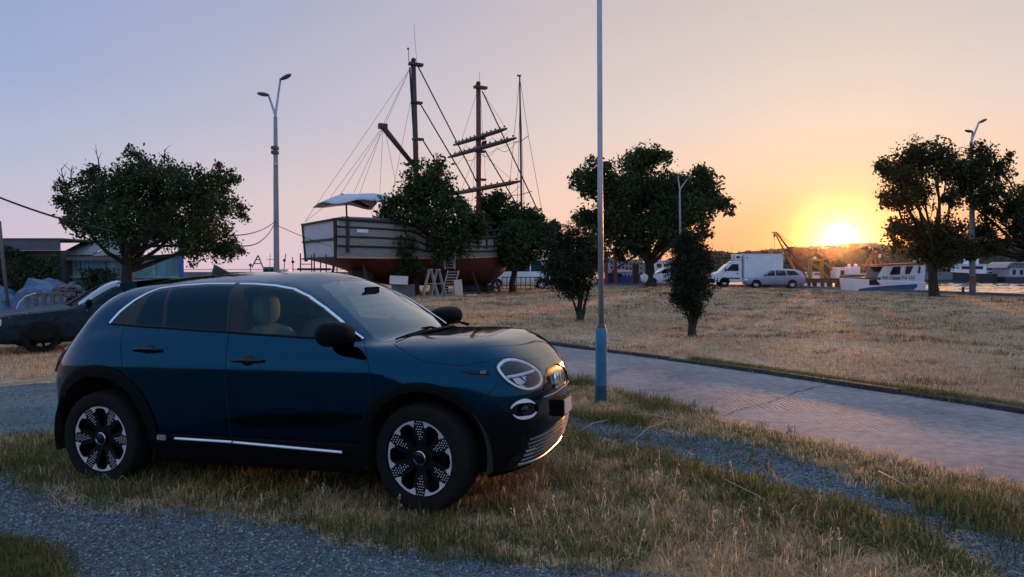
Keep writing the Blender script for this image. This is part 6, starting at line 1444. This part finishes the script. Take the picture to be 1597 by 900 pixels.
# refrigerated lorry, facing left
def build_lorry():
    p = at(1160, 447, 60.5); t = thing('box_lorry', 'white refrigerated box lorry parked on the quay facing left', 'lorry', (p.x, 60.5, .01), math.radians(-5))
    part('cargo_box', MB().box((1.30, 0, 1.74), (3.05, 2.05, 1.92)), WHITEP, t, bevel=.04)
    for z in (.80, 2.68): part('box_edge', MB().box((1.30, -1.03, z), (3.07, .03, .06)), SATIN, t)
    for x in (-.21, 2.81): part('box_edge', MB().box((x, -1.03, 1.74), (.06, .034, 1.9)), SATIN, t)
    part('sill_band', MB().box((1.3, -1.0, .69), (3.0, .06, .12)), mat('lorry_blue', (.03, .06, .16), .5), t)
    part('badge', MB().box((.02, -1.036, 2.38), (.12, .012, .10)), DGREY, t)
    part('chassis', MB().box((.8, 0, .52), (4.2, .8, .2)), LINER, t); part('side_skirt', MB().box((.55, -.9, .45), (.75, .06, .32)), DGREY, t)
    R = [(-2.72, .42), (-2.76, .80), (-2.62, 1.06), (-2.02, 1.26), (-1.42, 1.86), (-1.1, 1.97), (-.35, 2.02), (-.35, .40)]
    cb = MB(); o = [(x, -.94 + .16 * (z > 1.3) * (z - 1.3), z) for x, z in R]; cb.v = o + [(x, -y, z) for x, y, z in o]; n = len(R); cb.f = [tuple(range(n)), tuple(range(2 * n - 1, n - 1, -1))] + [(i, (i + 1) % n, n + (i + 1) % n, n + i) for i in range(n)]
    part('cab', cb, WHITEP, t, bevel=.05)
    part('windscreen', MB().add([(-1.99, -.80, 1.29), (-1.99, .80, 1.29), (-1.46, .74, 1.84), (-1.46, -.74, 1.84)], [(0, 1, 2, 3)]).add([(-2.01, -.80, 1.30), (-2.01, .80, 1.30), (-1.48, .74, 1.85), (-1.48, -.74, 1.85)], [(3, 2, 1, 0)]), GL_WS, t)
    def sd(P): return [(x, -.945 + .16 * max(0, z - 1.3) - .004, z) for x, z in P]
    d = part('door', MB().add(sd([(-1.78, .62), (-.52, .62), (-.52, 1.93), (-1.20, 1.92), (-1.72, 1.36)]), [(0, 1, 2, 3, 4)]), WHITEP, t)
    w = MB(); q = sd([(-1.66, 1.32), (-.62, 1.32), (-.62, 1.86), (-1.14, 1.86)]); w.add([(a, b - .006, c) for a, b, c in q], [(0, 1, 2, 3)]); part('window', w, BLACKG, d)
    part('handle', MB().box((-.72, -.955, 1.12), (.16, .03, .06)), BLACKG, d); part('rub_strip', MB().box((-1.15, -.95, .72), (1.2, .025, .10)), DGREY, d)
    part('wing_mirror', MB().box((-1.68, -1.06, 1.42), (.10, .14, .30)), BLACKP, t, bevel=.03)
    part('bumper', MB().box((-2.66, 0, .50), (.36, 1.9, .36)), BLACKP, t, bevel=.05); part('grille', MB().box((-2.74, 0, .92), (.05, 1.0, .12)), BLACKP, t)
    for sg in (-1, 1): part('headlight', MB().box((-2.58, sg * .76, .98), (.22, .26, .20)), LAMPW, t, bevel=.04)
    fu = part('fridge_unit', MB().box((-.62, 0, 2.42), (.62, 1.5, .50)), WHITEP, t, bevel=.08)
    part('deflector', MB().prism([(-1.3, 2.0), (-.36, 2.0), (-.36, 2.18), (-.9, 2.16)], (-.7, .7), lambda u, v, q: (u, q, v)), WHITEP, t)
    for y in (-.42, .42): part('fan', MB().lathe([(.19, -.935), (.19, -.955), (.0, -.95)], 'x', 16, (0, y, 2.42)), BLACKG, fu)
    part('side_vent', MB().box((-.64, -.755, 2.42), (.26, .02, .18)), BLACKG, fu)
    for x in (-1.72, 1.62):
        for sg in (-1, 1):
            w_ = part('wheel', MB().lathe([(.0, -.06), (.12, -.08), (.2, -.05), (.22, -.1), (.33, -.12), (.35, -.08), (.35, .1), (.2, .12)], 'y', 24), RUBBER, t, angle=40); w_.location = (x, sg * .84, .35); w_.rotation_euler = (0, 0, 0 if sg < 0 else math.pi); part('hub', MB().lathe([(.0, -.09), (.10, -.10), (.2, -.06)], 'y', 16), SATIN, w_)
    part('wheel_arch', MB().lathe([(.42, -.948), (.40, -.955), (.02, -.955)], 'y', 22, (-1.72, 0, .38), a0=-.1, a1=math.pi + .1), BLACKP, t)
    part('aerial', MB().tube([(-.9, .3, 2.4), (-.9, .3, 3.6)], .012, 5), TS, t)
build_lorry()
# jetty with a yellow gantry and a boom
YEL = mat('yellow_steel', (.50, .27, .05), .55, var=.45, vscale=2, var2=(.25, .12, .04)); RUST = mat('rusty_steel', (.14, .06, .03), .7, var=.5, vscale=2)
def px_thing(name, label, cat, px, d, z=0, group=None): return thing(name, label, cat, (at(px, 450, d).x, d, z), 0, group)
j = px_thing('jetty', 'dark timber jetty on piles over the bright water behind the silver car', 'jetty', 1272, 66, 0); jo = j.location
jx0, jx1 = at(1246, 0, 66).x - jo.x, at(1322, 0, 66).x - jo.x
for k in range(18): part('plank', MB().box((jx0 + (jx1 - jx0) * (k + .5) / 18, 0, .60), ((jx1 - jx0) / 18 - .02, 2.2, .10)), DGREY, j)
for sg in (-1, 1): part('beam', MB().box(((jx0 + jx1) / 2, sg * .9, .40), (jx1 - jx0, .16, .30)), RUST, j)
for px, w in ((1261, .30), (1282, .34), (1305, .46), (1307, .3), (1250, .12)):
    for sg in (-1, 1): part('pile', MB().tube([(at(px, 0, 66).x - jo.x, sg * .8, -3), (at(px, 0, 66).x - jo.x, sg * .8, .6)], w / 2, 8), RUST, j)
for a_, b_ in ((1264, 1275), (1286, 1300)): part('brace', MB().tube([(at(a_, 0, 66).x - jo.x, -.9, .5), (at(b_, 0, 66).x - jo.x, -.9, -1.1)], .07, 5), RUST, j)
g = px_thing('yellow_gantry', 'yellow steel gantry frame on the jetty below the sun', 'gantry', 1273, 65.6, .65); go = Vector((g.location.x, 65.6, .65))
for px in (1263.5, 1281.5): part('post', MB().tube([at(px, 436, 65.6) - go, at(px, 405, 65.6) - go], .17, 6), YEL, g)
part('beam', MB().tube([at(1260, 406, 65.6) - go, at(1284, 406, 65.6) - go], .15, 6), YEL, g)
for p, q in (((1265, 409), (1297, 438)), ((1286, 410), (1298, 421)), ((1253, 417), (1262, 426))): part('brace', MB().tube([at(*p, 65.5) - go, at(*q, 65.5) - go], .10, 6), YEL, g)
part('lamp', MB().ball(at(1271, 402.5, 65.6) - go, .14, 8, 6), LAMPW, g)
b = px_thing('derrick_boom', 'slanting yellow derrick boom with stay wires rising left of the sun', 'crane', 1243, 63.5, .0); bo = Vector((b.location.x, 63.5, 0)); T_ = lambda x, y: at(x, y, 63.5) - bo
foot = T_(1246, 446); foot.z = -.3
part('boom_spar', MB().tube([foot, T_(1239, 421), T_(1209, 364)], [.09, .10, .06], 6), YEL, b); part('boom_spar', MB().tube([T_(1262, 440), T_(1234, 393), T_(1211, 363)], [.07, .10, .05], 6), RUST, b)
for k in range(8):
    t = k / 8; part('lattice', MB().tube([T_(1239, 421).lerp(T_(1209, 364), t), T_(1252, 421).lerp(T_(1211, 363), t + .06)], .03, 4), RUST, b)
part('boom_head', MB().box(T_(1208, 362.5), (.42, .2, .10)), YEL, b)
for p, q in (((1212, 363), (1245, 386)), ((1212, 364), (1262, 408)), ((1207, 363), (1208, 388))): part('stay_wire', MB().tube([T_(*p), T_(*q)], .018, 4), TS, b)
part('hook_block', MB().box(T_(1207.5, 367.5), (.12, .1, .26)), TS, b)
small_boat('moored_boat', 'small white boat moored behind the yellow gantry, left of the white fishing boat', 1270, 82, 5.0, WHT, WHT, 1.3, (.0, .4, .5), 0, 0)
c_ = px_thing('white_container', 'pale boxy cabin on the jetty end, right of the yellow gantry', 'cabin', 1309, 66, .65); part('cabin_wall', MB().box((0, 0, .45), (1.15, 1.2, .90)), WHT, c_, bevel=.04); part('cabin_window', MB().box((.12, -.61, .42), (.62, .03, .55)), RUST, c_); part('cabin_roof', MB().box((0, 0, .94), (1.25, 1.3, .06)), WHT, c_)
rd = px_thing('net_rail', 'reddish timber rail with stacked gear on the jetty deck', 'rail', 1290, 66.4, .65)
for k in range(6): part('board', MB().box((-.35 + .16 * k, .2, .34), (.15, .06, .70)), RUST, rd)
mb_ = px_thing('moored_boat', 'small cluttered boat with a round wheel rail moored left of the white fishing boat', 'boat', 1336, 56, WATER_Z)
part('hull', MB().prism([(-1.0, 0), (1.1, 0), (1.25, 1.9), (-1.1, 1.75)], (-.6, .6), lambda u, v, w: (u, w, v)), DKH, mb_, bevel=.1); part('cabin', MB().box((-.35, 0, 2.1), (.85, .8, .6)), WHT, mb_, bevel=.05)
for x_, r in ((-.6, .12), (-.1, .14)): part('float', MB().ball((x_, 0, 2.50), r, 10, 7), WHT, mb_, smooth=True)
part('wheel_rail', MB().tube([(.5 + .33 * math.cos(a_), -.55, 2.3 + .36 * math.sin(a_)) for a_ in np.linspace(0, 2 * math.pi, 17)], .04, 5, cap=False), RUST, mb_)
# white fishing boat with a cabin along the quay
def build_fisher():
    d = 51.0; t = px_thing('white_fishing_boat', 'white fishing boat with cabin and blue stripe moored at the quay', 'boat', 1378, d, WATER_Z); o = Vector((t.location.x, d, WATER_Z)); t.rotation_euler = (0, 0, 0)
    Q = lambda x, y, off=0: at(x, y, d) - o + Vector((0, off, 0))
    W = 1.05
    fr = lambda P: [tuple(Q(x, y)) for x, y in P]
    def slab(name, P, y0, y1, m, par=t, bev=0):
        n = len(P); a = [(p[0], y0, p[2]) for p in fr(P)]; c = [(p[0], y1, p[2]) for p in fr(P)]
        return part(name, MB().add(a + c, [tuple(range(n)), tuple(range(2 * n - 1, n - 1, -1))] + [(i, (i + 1) % n, n + (i + 1) % n, n + i) for i in range(n)]), m, par, bevel=bev)
    slab('hull', [(1319, 434), (1432, 440), (1429, 462), (1330, 462), (1322, 455)], -W, W, WHT, bev=.06)
    slab('foredeck', [(1320, 433), (1362, 432), (1362, 437), (1320, 437)], -W * .97, W * .97, mat('deck_brown', (.12, .06, .04), .6))
    cab = slab('cabin', [(1357.5, 433.5), (1368, 414.5), (1431.5, 412), (1429, 441), (1357, 440)], -W * .96, W * .96, WHT, bev=.03)
    roof = slab('cabin_roof', [(1355, 414.2), (1356, 412.8), (1433, 409.5), (1433.5, 412.2), (1370, 415)], -W * 1.02, W * 1.02, mat('roof_rust', (.16, .06, .05), .6))
    for P in ([(1375, 428.5), (1381, 416), (1392.5, 415.5), (1391, 428)], [(1399, 427.5), (1400.5, 415.5), (1411.5, 415.2), (1406, 427.2)], [(1418.5, 426), (1420, 415.2), (1423, 415.2), (1421.5, 426)], [(1344, 436), (1355, 436), (1361.5, 444), (1344, 444.3)]):
        n = len(P); part('cabin_window', MB().add([(p[0], -W * 1.0 - .015, p[2]) for p in fr(P)], [tuple(range(n))]).add([(p[0], -W * 1.0, p[2]) for p in fr(P)], [tuple(range(n - 1, -1, -1))]), BLACKG, cab)
    part('windscreen', MB().add([tuple(Q(1358, 432.5, -.9) + Vector((-.02, 0, 0))), tuple(Q(1358, 432.5, .9) + Vector((-.02, 0, 0))), tuple(Q(1367, 416, .9) + Vector((-.02, 0, 0))), tuple(Q(1367, 416, -.9) + Vector((-.02, 0, 0)))], [(0, 1, 2, 3)]), BLACKG, cab)
    P = [(1328, 450), (1350, 446.8), (1395, 443.5), (1417, 442.5), (1418, 446), (1412, 451), (1380, 452), (1328, 453)]; n = len(P)
    part('blue_stripe', MB().add([(p[0], -W - .012, p[2]) for p in fr(P)] + [(p[0], -W + .02, p[2]) for p in fr(P)], [tuple(range(n)), tuple(range(2 * n - 1, n - 1, -1))] + [(i, (i + 1) % n, n + (i + 1) % n, n + i) for i in range(n)]), mat('stripe_blue', (.015, .075, .19), .4), t)
    text_mesh('name_lettering', '\u0420\u0418 \u041d\u0430\u043d\u0438 \u0412\u0430 152', .30, .003, DGREY, frame(Q(1389, 435.3) + Vector((0, -W - .012, 0)), (1, 0, .02), (0, 0, 1)), t, bold=.004)
    for p, q in (((1348, 416), (1362, 391)), ((1366.5, 412), (1362.5, 391)), ((1375, 412), (1363, 391)), ((1358, 412), (1361, 395))): part('mast_leg', MB().tube([Q(*p), Q(*q)], .045, 5), mat('mast_orange', (.35, .16, .08), .5), t)
    part('radar_bar', MB().box(Q(1372, 399), (.12, .1, .25)), WHT, t); part('top_bar', MB().tube([Q(1353, 391), Q(1378, 390.5)], .03, 5), TS, t)
    part('life_raft', MB().ball(Q(1436.5, 405), .2, 10, 7), WHT, t, smooth=True); part('radar', MB().box(Q(1428, 407.5), (.30, .3, .12)), PALE, t, bevel=.03); part('exhaust', MB().tube([Q(1432, 409.5), Q(1432, 400)], .03, 6), TS, t)
    for x in (1420, 1427, 1434): part('stern_rail', MB().tube([Q(1430 + (x - 1420) * .3, 413), Q(1428 + (x - 1420) * .2, 440)], .03, 5), SATIN, t)
    part('outboard', MB().box(Q(1431, 446) + Vector((.05, -.4, 0)), (.25, .3, .8)), DGREY, t, bevel=.05)
build_fisher()
bl = px_thing('mooring_bollard', 'small red mooring bollard on the quay edge left of the lamp post', 'bollard', 1502, 42.8); part('post', MB().lathe([(.09, 0), (.08, .05), (.07, .34), (.10, .38), (.10, .44), (.0, .46)], 'z', 12), mat('bollard_red', (.20, .05, .04), .6), bl, smooth=True)
# yacht whose mast shows above the trees, and craft behind the big tree
yt = px_thing('sailing_yacht', 'tall thin yacht mast with spreaders and stays behind the tree by the ship bow', 'yacht', 812, 92, WATER_Z); yo = Vector((yt.location.x, 92, WATER_Z)); Y_ = lambda x, y: at(x, y, 92) - yo
rows = [[(9 * (s - .5), -1.4 * (1 - abs(2 * s - 1) ** 2.5), 1.2), (9 * (s - .5) * .95, -.9 * (1 - abs(2 * s - 1) ** 2.5), 0), (9 * (s - .5) * .95, .9 * (1 - abs(2 * s - 1) ** 2.5), 0), (9 * (s - .5), 1.4 * (1 - abs(2 * s - 1) ** 2.5), 1.2)] for s in np.linspace(0.001, .999, 13)]
part('hull', MB().grid(rows), WHT, yt, angle=50); part('deck', MB().grid([[r[0], r[3]] for r in rows]), PALE, yt)
mk = part('mast', MB().tube([(0, 0, 1), Y_(813.5, 330), Y_(810.5, 119)], [.16, .15, .09], 8), mat('mast_dark', (.04, .035, .04), .5, metal=.3), yt, smooth=True)
for y, a_, b_ in ((221, 802, 824), (304, 790, 830)): part('spreader', MB().tube([Y_(a_, y + 1), Y_(812, y), Y_(b_, y - (9 if y < 250 else 6))], .045, 5), TS, mk)
part('mast_head', MB().box(Y_(809.5, 118), (.5, .2, .18)), TS, mk)
for p, q in (((811, 124), (824, 212)), ((824, 212), (849, 350)), ((810, 124), (790, 340)), ((811, 150), (806, 340)), ((811, 130), (818, 340))): part('stay', MB().tube([Y_(*p), Y_(*q)], .028, 4), TS, yt)
bb = small_boat('blue_boat', 'low dark blue boat moored behind the tall pole under the wide tree', 968, 72, 4.6, BLU, BLU, 1.25, (-.1, .35, .5), 0, 0)
for px, nm in ((945.5, 'left'), (961, 'right')):
    c = px_thing('red_post', f'slim red steel crane leg behind the tall pole, the {nm} one of two', 'post', px, 71, 0, 'red crane legs'); part('leg', MB().tube([(0, 0, -2), at(px - (2 if px > 950 else 0), 394, 71) - Vector((c.location.x, 71, 0))], .19, 6), mat('crane_red', (.22, .03, .03), .5), c)
cj = px_thing('crane_jib', 'dark slanting crane jib behind the forked trunk of the wide tree', 'crane', 975, 71.5); part('jib', MB().tube([at(957, 421, 71.5) - cj.location, at(996, 396, 71.5) - cj.location], .12, 6), TS, cj); part('tower', MB().tube([(at(957, 0, 71.5).x - cj.location.x, 0, -2), at(957, 421, 71.5) - cj.location], .2, 6), TS, cj)
def block(name, label, px0, px1, ytop, d, depth, m, wins=(0, 0), roof=None, group=None, zb=-1.0):
    a_, b_ = at(px0, ytop, d), at(px1, ytop, d); w = b_.x - a_.x; t = thing(name, label, 'building', ((a_.x + b_.x) / 2, d, zb), 0, group); hgt = a_.z - zb
    part('wall', MB().box((0, depth / 2, hgt / 2), (w, depth, hgt)), m, t)
    c, r = wins; GLZ = BLACKG
    for i in range(c):
        for k in range(r):
            wn = part('window', MB().box((-w / 2 + w * (i + .5) / c, -.02, hgt * (.25 + .70 * (k + .5) / r)), (w / c * .5, .06, hgt * .70 / r * .5)), GLZ, t)
    part('roof', MB().box((0, depth / 2, hgt + .1), (w + .3, depth + .3, .22)), roof or PALE, t)
    return t
GREYB = mat('grey_render', (.27, .26, .29), .8, var=.2, vscale=.3); PINKB = mat('pink_render', (.36, .27, .26), .8, var=.2, vscale=.3); BLUEB = mat('blue_render', (.25, .30, .42), .8, var=.2, vscale=.3)
block('port_building', 'grey port building behind the tall pole and the wide tree', 951, 975, 403, 150, 8, GREYB, (4, 3)); block('port_building', 'pale pinkish port building behind the fork of the wide tree', 975, 1003, 406, 155, 8, PINKB, (5, 3)); block('port_shed', 'low pale blue port shed behind the blue boat', 962, 989, 424, 120, 6, BLUEB, (5, 1))
br = px_thing('brick_pillar', 'brown square pillar beside the trunk of the wide tree', 'pillar', 991, 67.5); part('shaft', MB().box((0, 0, .95), (.55, .5, 1.9)), mat('pillar_brown', (.10, .06, .045), .9, var=.4, vscale=4), br, bevel=.02); part('cap', MB().box((0, 0, 1.94), (.66, .6, .10)), GREYB, br)
small_boat('blue_white_boat', 'blue and white boat wheelhouse showing above the white SUV', 1034, 78, 5.5, BLU, WHT, 1.7, (.0, .30, 1.3), 1.2)
for px, lab in ((795, 'low dark fence'),):
    f_ = px_thing('rail_fence', 'low dark rail fence in front of the white minibus', 'fence', 812, 52, 0)
    for k in range(9): part('post', MB().tube([(-1.3 + .33 * k, 0, 0), (-1.3 + .33 * k, 0, .95)], .03, 5), TS, f_)
    for z in (.3, .9): part('rail', MB().tube([(-1.3, 0, z), (1.34, 0, z)], .03, 5), TS, f_)
# far moorings on the right
fd = 128
FB = mat('far_barge', (.16, .16, .18), .6, var=.2, vscale=.5)
bg1 = px_thing('dark_barge', 'dark barge with a pale sign board behind the fishing boat stern', 'barge', 1452, fd, WATER_Z); part('hull', MB().box((0, 0, .75), (6.0, 2.5, 1.6)), FB, bg1, bevel=.1); part('deck_house', MB().box((-.6, 0, 2.35), (3.6, 2, 1.7)), DKH, bg1); text_mesh('sign', 'CE', .8, .02, WHT, frame(Vector((-.3, -1.03, 2.05)), (1, 0, 0), (0, 0, 1)), bg1); part('waterline', MB().box((0, -.02, .15), (6.1, 2.5, .35)), DKH, bg1)
bg2 = px_thing('grey_ferry', 'long pale grey ferry hulk behind the trunk of the open tree', 'ferry', 1474, fd + 4, WATER_Z); part('hull', MB().box((0, 0, .85), (4.6, 2.6, 1.5)), FB, bg2, bevel=.1); part('upper_deck', MB().box((0, 0, 3.0), (4.6, 2.4, .18)), PALE, bg2)
for k in range(6): part('stanchion', MB().box((-2.1 + .84 * k, -1.1, 2.3), (.10, .1, 1.4)), PALE, bg2)
part('deck_house', MB().box((0, .3, 2.2), (3.8, 1.4, 1.2)), DGREY, bg2); part('waterline', MB().box((0, -.02, .1), (4.7, 2.6, .3)), DKH, bg2)
tug = small_boat('white_tug', 'white and dark blue tug boat moored far off behind the lamp post', 1514, fd, 9.0, DKH, WHT, 1.3, (-.05, .55, 1.6), 1.6, math.pi); part('wheelhouse', MB().box((-.8, 0, 3.4), (1.8, 1.6, 1.1)), WHT, tug, bevel=.1); part('wheelhouse_window', MB().box((-.8, -.82, 3.5), (1.5, .04, .45)), BLACKG, tug); part('bow_rail', MB().tube([(2, -1, 2.2), (4.4, 0, 2.5)], .05, 5), PALE, tug)
small_boat('white_motor_boat', 'small white motor boat between the far tug and the houseboat', 1546, fd + 2, 4.5, WHT, WHT, .9, (0, .4, .9))
hb = px_thing('houseboat', 'long pale houseboat restaurant with a curved roof edge at the right', 'houseboat', 1600, fd, WATER_Z)
part('hull', MB().box((0, 0, .35), (10.6, 5, .9)), DKH, hb, bevel=.08); part('wall', MB().box((.3, 0, 1.55), (9.4, 4.4, 1.6)), mat('houseboat_wall', (.42, .43, .50), .7), hb); part('upper_wall', MB().box((.4, 0, 2.75), (9.6, 4.6, .9)), FB, hb)
rf = [(-5.3, 2.35), (-4.9, 3.0), (-4.3, 3.35), (5.2, 3.42), (5.2, 3.22), (-4.2, 3.12), (-4.7, 2.75), (-5.0, 2.3)]; part('roof', MB().prism(rf, (-2.6, 2.6), lambda u, v, w: (u, w, v)), mat('houseboat_roof', (.42, .36, .32), .6), hb)
for k in range(7): part('window', MB().box((-3.6 + 1.25 * k, -2.22, 1.6), (.55, .06, .85)), BLACKG, hb)
part('rail', MB().box((0, -2.5, 1.05), (10.4, .05, .08)), PALE, hb); part('aerial', MB().tube([(-1.5, 0, 3.3), (-1.5, 0, 5.2)], .05, 5), PALE, hb)
wp = px_thing('floating_pontoon', 'low dark float in the bright water beside the open tree trunk', 'float', 1463, 47.5, WATER_Z); part('float', MB().ball((0, 0, .05), 1, 14, 7, (.9, .5, .22)), DKH, wp, smooth=True)

# ------------------------------------------------------------------ far shore: hills with trees and houses
HILLM = nmat('far_hill_scrub', [(.022, .030, .018), (.040, .046, .026), (.065, .060, .038)], .02, bump=1, bscale=.12, dist=3, fine=.15)
RIDGE = [(560, 414), (700, 415), (900, 412), (1000, 408), (1060, 401), (1095, 396), (1120, 393.5), (1145, 398), (1170, 395.5), (1200, 392), (1235, 389), (1262, 387.5), (1290, 386), (1330, 383.5), (1360, 386), (1400, 387), (1440, 388), (1500, 385), (1560, 378), (1640, 372), (1760, 366), (1950, 372), (2200, 380)]
def shore(dz): return np.interp(dz, [560, 1000, 1150, 1300, 1600, 2200], [900, 420, 260, 235, 170, 150])
rows = []; rh = np.random.default_rng(77); cols = np.linspace(560, 2200, 150)
for t in np.linspace(0, 1, 22):
    r = []
    for i, px in enumerate(cols):
        d0 = float(shore(px)); d1 = d0 + 420; d = d0 + (d1 - d0) * t; zt = at(px, np.interp(px, *zip(*RIDGE)), d1 * .75).z
        s = min(1, t / .75); prof = (3 * s * s - 2 * s ** 3) if t <= .75 else 1 - .5 * (t - .75) / .25
        r.append((at(px, 450, d).x, d, WATER_Z - .3 + (zt - WATER_Z) * prof + (rh.normal(0, .35) if 0 < t < .7 else 0)))
    rows.append(r)
o = part('hills', MB().grid(rows), HILLM, smooth=True); o['kind'] = 'structure'
o = part('far_land', MB().box((300, 1300, -2), (2300, 300, 3)), HILLM); o['kind'] = 'structure'
def hill_z(px, t):
    d0 = float(shore(px)); d1 = d0 + 420; d = d0 + 420 * t; zt = at(px, np.interp(px, *zip(*RIDGE)), d1 * .75).z; s = min(1, t / .75); return d, WATER_Z - .3 + (zt - WATER_Z) * (3 * s * s - 2 * s ** 3)
# clumps of woodland on the hills
V, F, off = [], [], 0; n = 14000; pxs = rh.uniform(1060, 1800, n); ts = rh.uniform(.0, .78, n) ** .8; ds = shore(pxs) + 420 * ts
zt = np.array([at(p, y, (shore(p) + 420) * .75).z for p, y in zip(pxs, np.interp(pxs, *zip(*RIDGE)))]); s_ = np.minimum(1, ts / .75); zz = WATER_Z + (zt - WATER_Z) * (3 * s_ ** 2 - 2 * s_ ** 3)
X_ = (pxs - CX) / FPX * ds; k = vnoise(np.stack([X_, ds], 1), .03, 81) > .33; X_, ds, zz = X_[k], ds[k], zz[k]; n = len(X_)
P = np.stack([X_, ds, zz + rh.uniform(.2, 1.6, n)], 1); sz = rh.uniform(.7, 1.9, n); O6 = np.array([[1, 0, 0], [0, 1, 0], [-1, 0, 0], [0, -1, 0], [0, 0, 1.2], [0, 0, -1]], float)
Vv = P[:, None] + O6[None] * sz[:, None, None] * rh.uniform(.6, 1.2, (n, 6, 1)); F8 = np.array([[0, 1, 4], [1, 2, 4], [2, 3, 4], [3, 0, 4], [1, 0, 5], [2, 1, 5], [3, 2, 5], [0, 3, 5]])
wo = link('far_woodland', raw_mesh('far_woodland', Vv.reshape(-1, 3), ((np.arange(n) * 6)[:, None, None] + F8[None]).reshape(-1, 3), mat('far_foliage', (.022, .028, .016), .9, var=.5, vscale=.05))); wo['kind'] = 'stuff'
hm = [mat('house_cream', (.20, .17, .15), .8), mat('house_white', (.26, .25, .25), .8), mat('house_ochre', (.17, .12, .09), .8)]; TILE = mat('roof_tiles', (.10, .04, .03), .9, spec=.1)
for i in range(26):
    px = rh.uniform(1150, 1420) if i < 18 else rh.uniform(1450, 1620); t = rh.uniform(.35, .74); d, z = hill_z(px, t); w, h_, q = rh.uniform(3, 6), rh.uniform(2, 3.2), rh.uniform(4, 6)
    h = thing('hill_house', ('small pale house with tiled roof far off on the hill under the sun' if i < 18 else 'small pale house with tiled roof on the far hill behind the right trees'), 'house', (at(px, 450, d).x, d, z - .5), rh.uniform(-.4, .4), 'houses on the far hill')
    part('wall', MB().box((0, 0, h_ / 2), (w, q, h_)), hm[i % 3], h); part('roof', MB().prism([(-w / 2 - .3, h_), (w / 2 + .3, h_), (0, h_ + 1.4)], (-q / 2 - .3, q / 2 + .3), lambda u, v, ww: (u, ww, v)), TILE, h)
bl_ = px_thing('hilltop_block', 'long flat block on the hilltop just right of the sun', 'building', 1345, 470, 0); bz = at(0, 389, 470).z; part('wall', MB().box((0, 0, bz + 1.2), (14, 8, 5.0)), hm[0], bl_); part('roof', MB().box((0, 0, bz + 3.8), (16, 9, .4)), TILE, bl_)
sh_ = np.linspace(1060, 1760, 60); br_ = []
qy = part('far_quay', MB().grid([[(at(px, 450, float(shore(px)) - 6).x, float(shore(px)) - 6, z) for px in sh_] for z in (-2, .35)] + [[(at(px, 450, float(shore(px)) + 6).x, float(shore(px)) + 6, .35) for px in sh_]]), G_QUAY); qy['kind'] = 'structure'
# ------------------------------------------------------------------ evening haze over the harbour
hz = part('haze', MB().box((0, 700, 27), (3200, 1900, 65)), None); hz['kind'] = 'stuff'
HM = bpy.data.materials.new('evening_haze'); HM.use_nodes = True; nt = HM.node_tree; nt.nodes.clear()
pv = nt.nodes.new('ShaderNodeVolumePrincipled'); pv.inputs['Color'].default_value = (.95, .76, .66, 1); pv.inputs['Density'].default_value = .000014; pv.inputs['Anisotropy'].default_value = .97
ou = nt.nodes.new('ShaderNodeOutputMaterial'); nt.links.new(pv.outputs[0], ou.inputs['Volume']); hz.data.materials.append(HM)
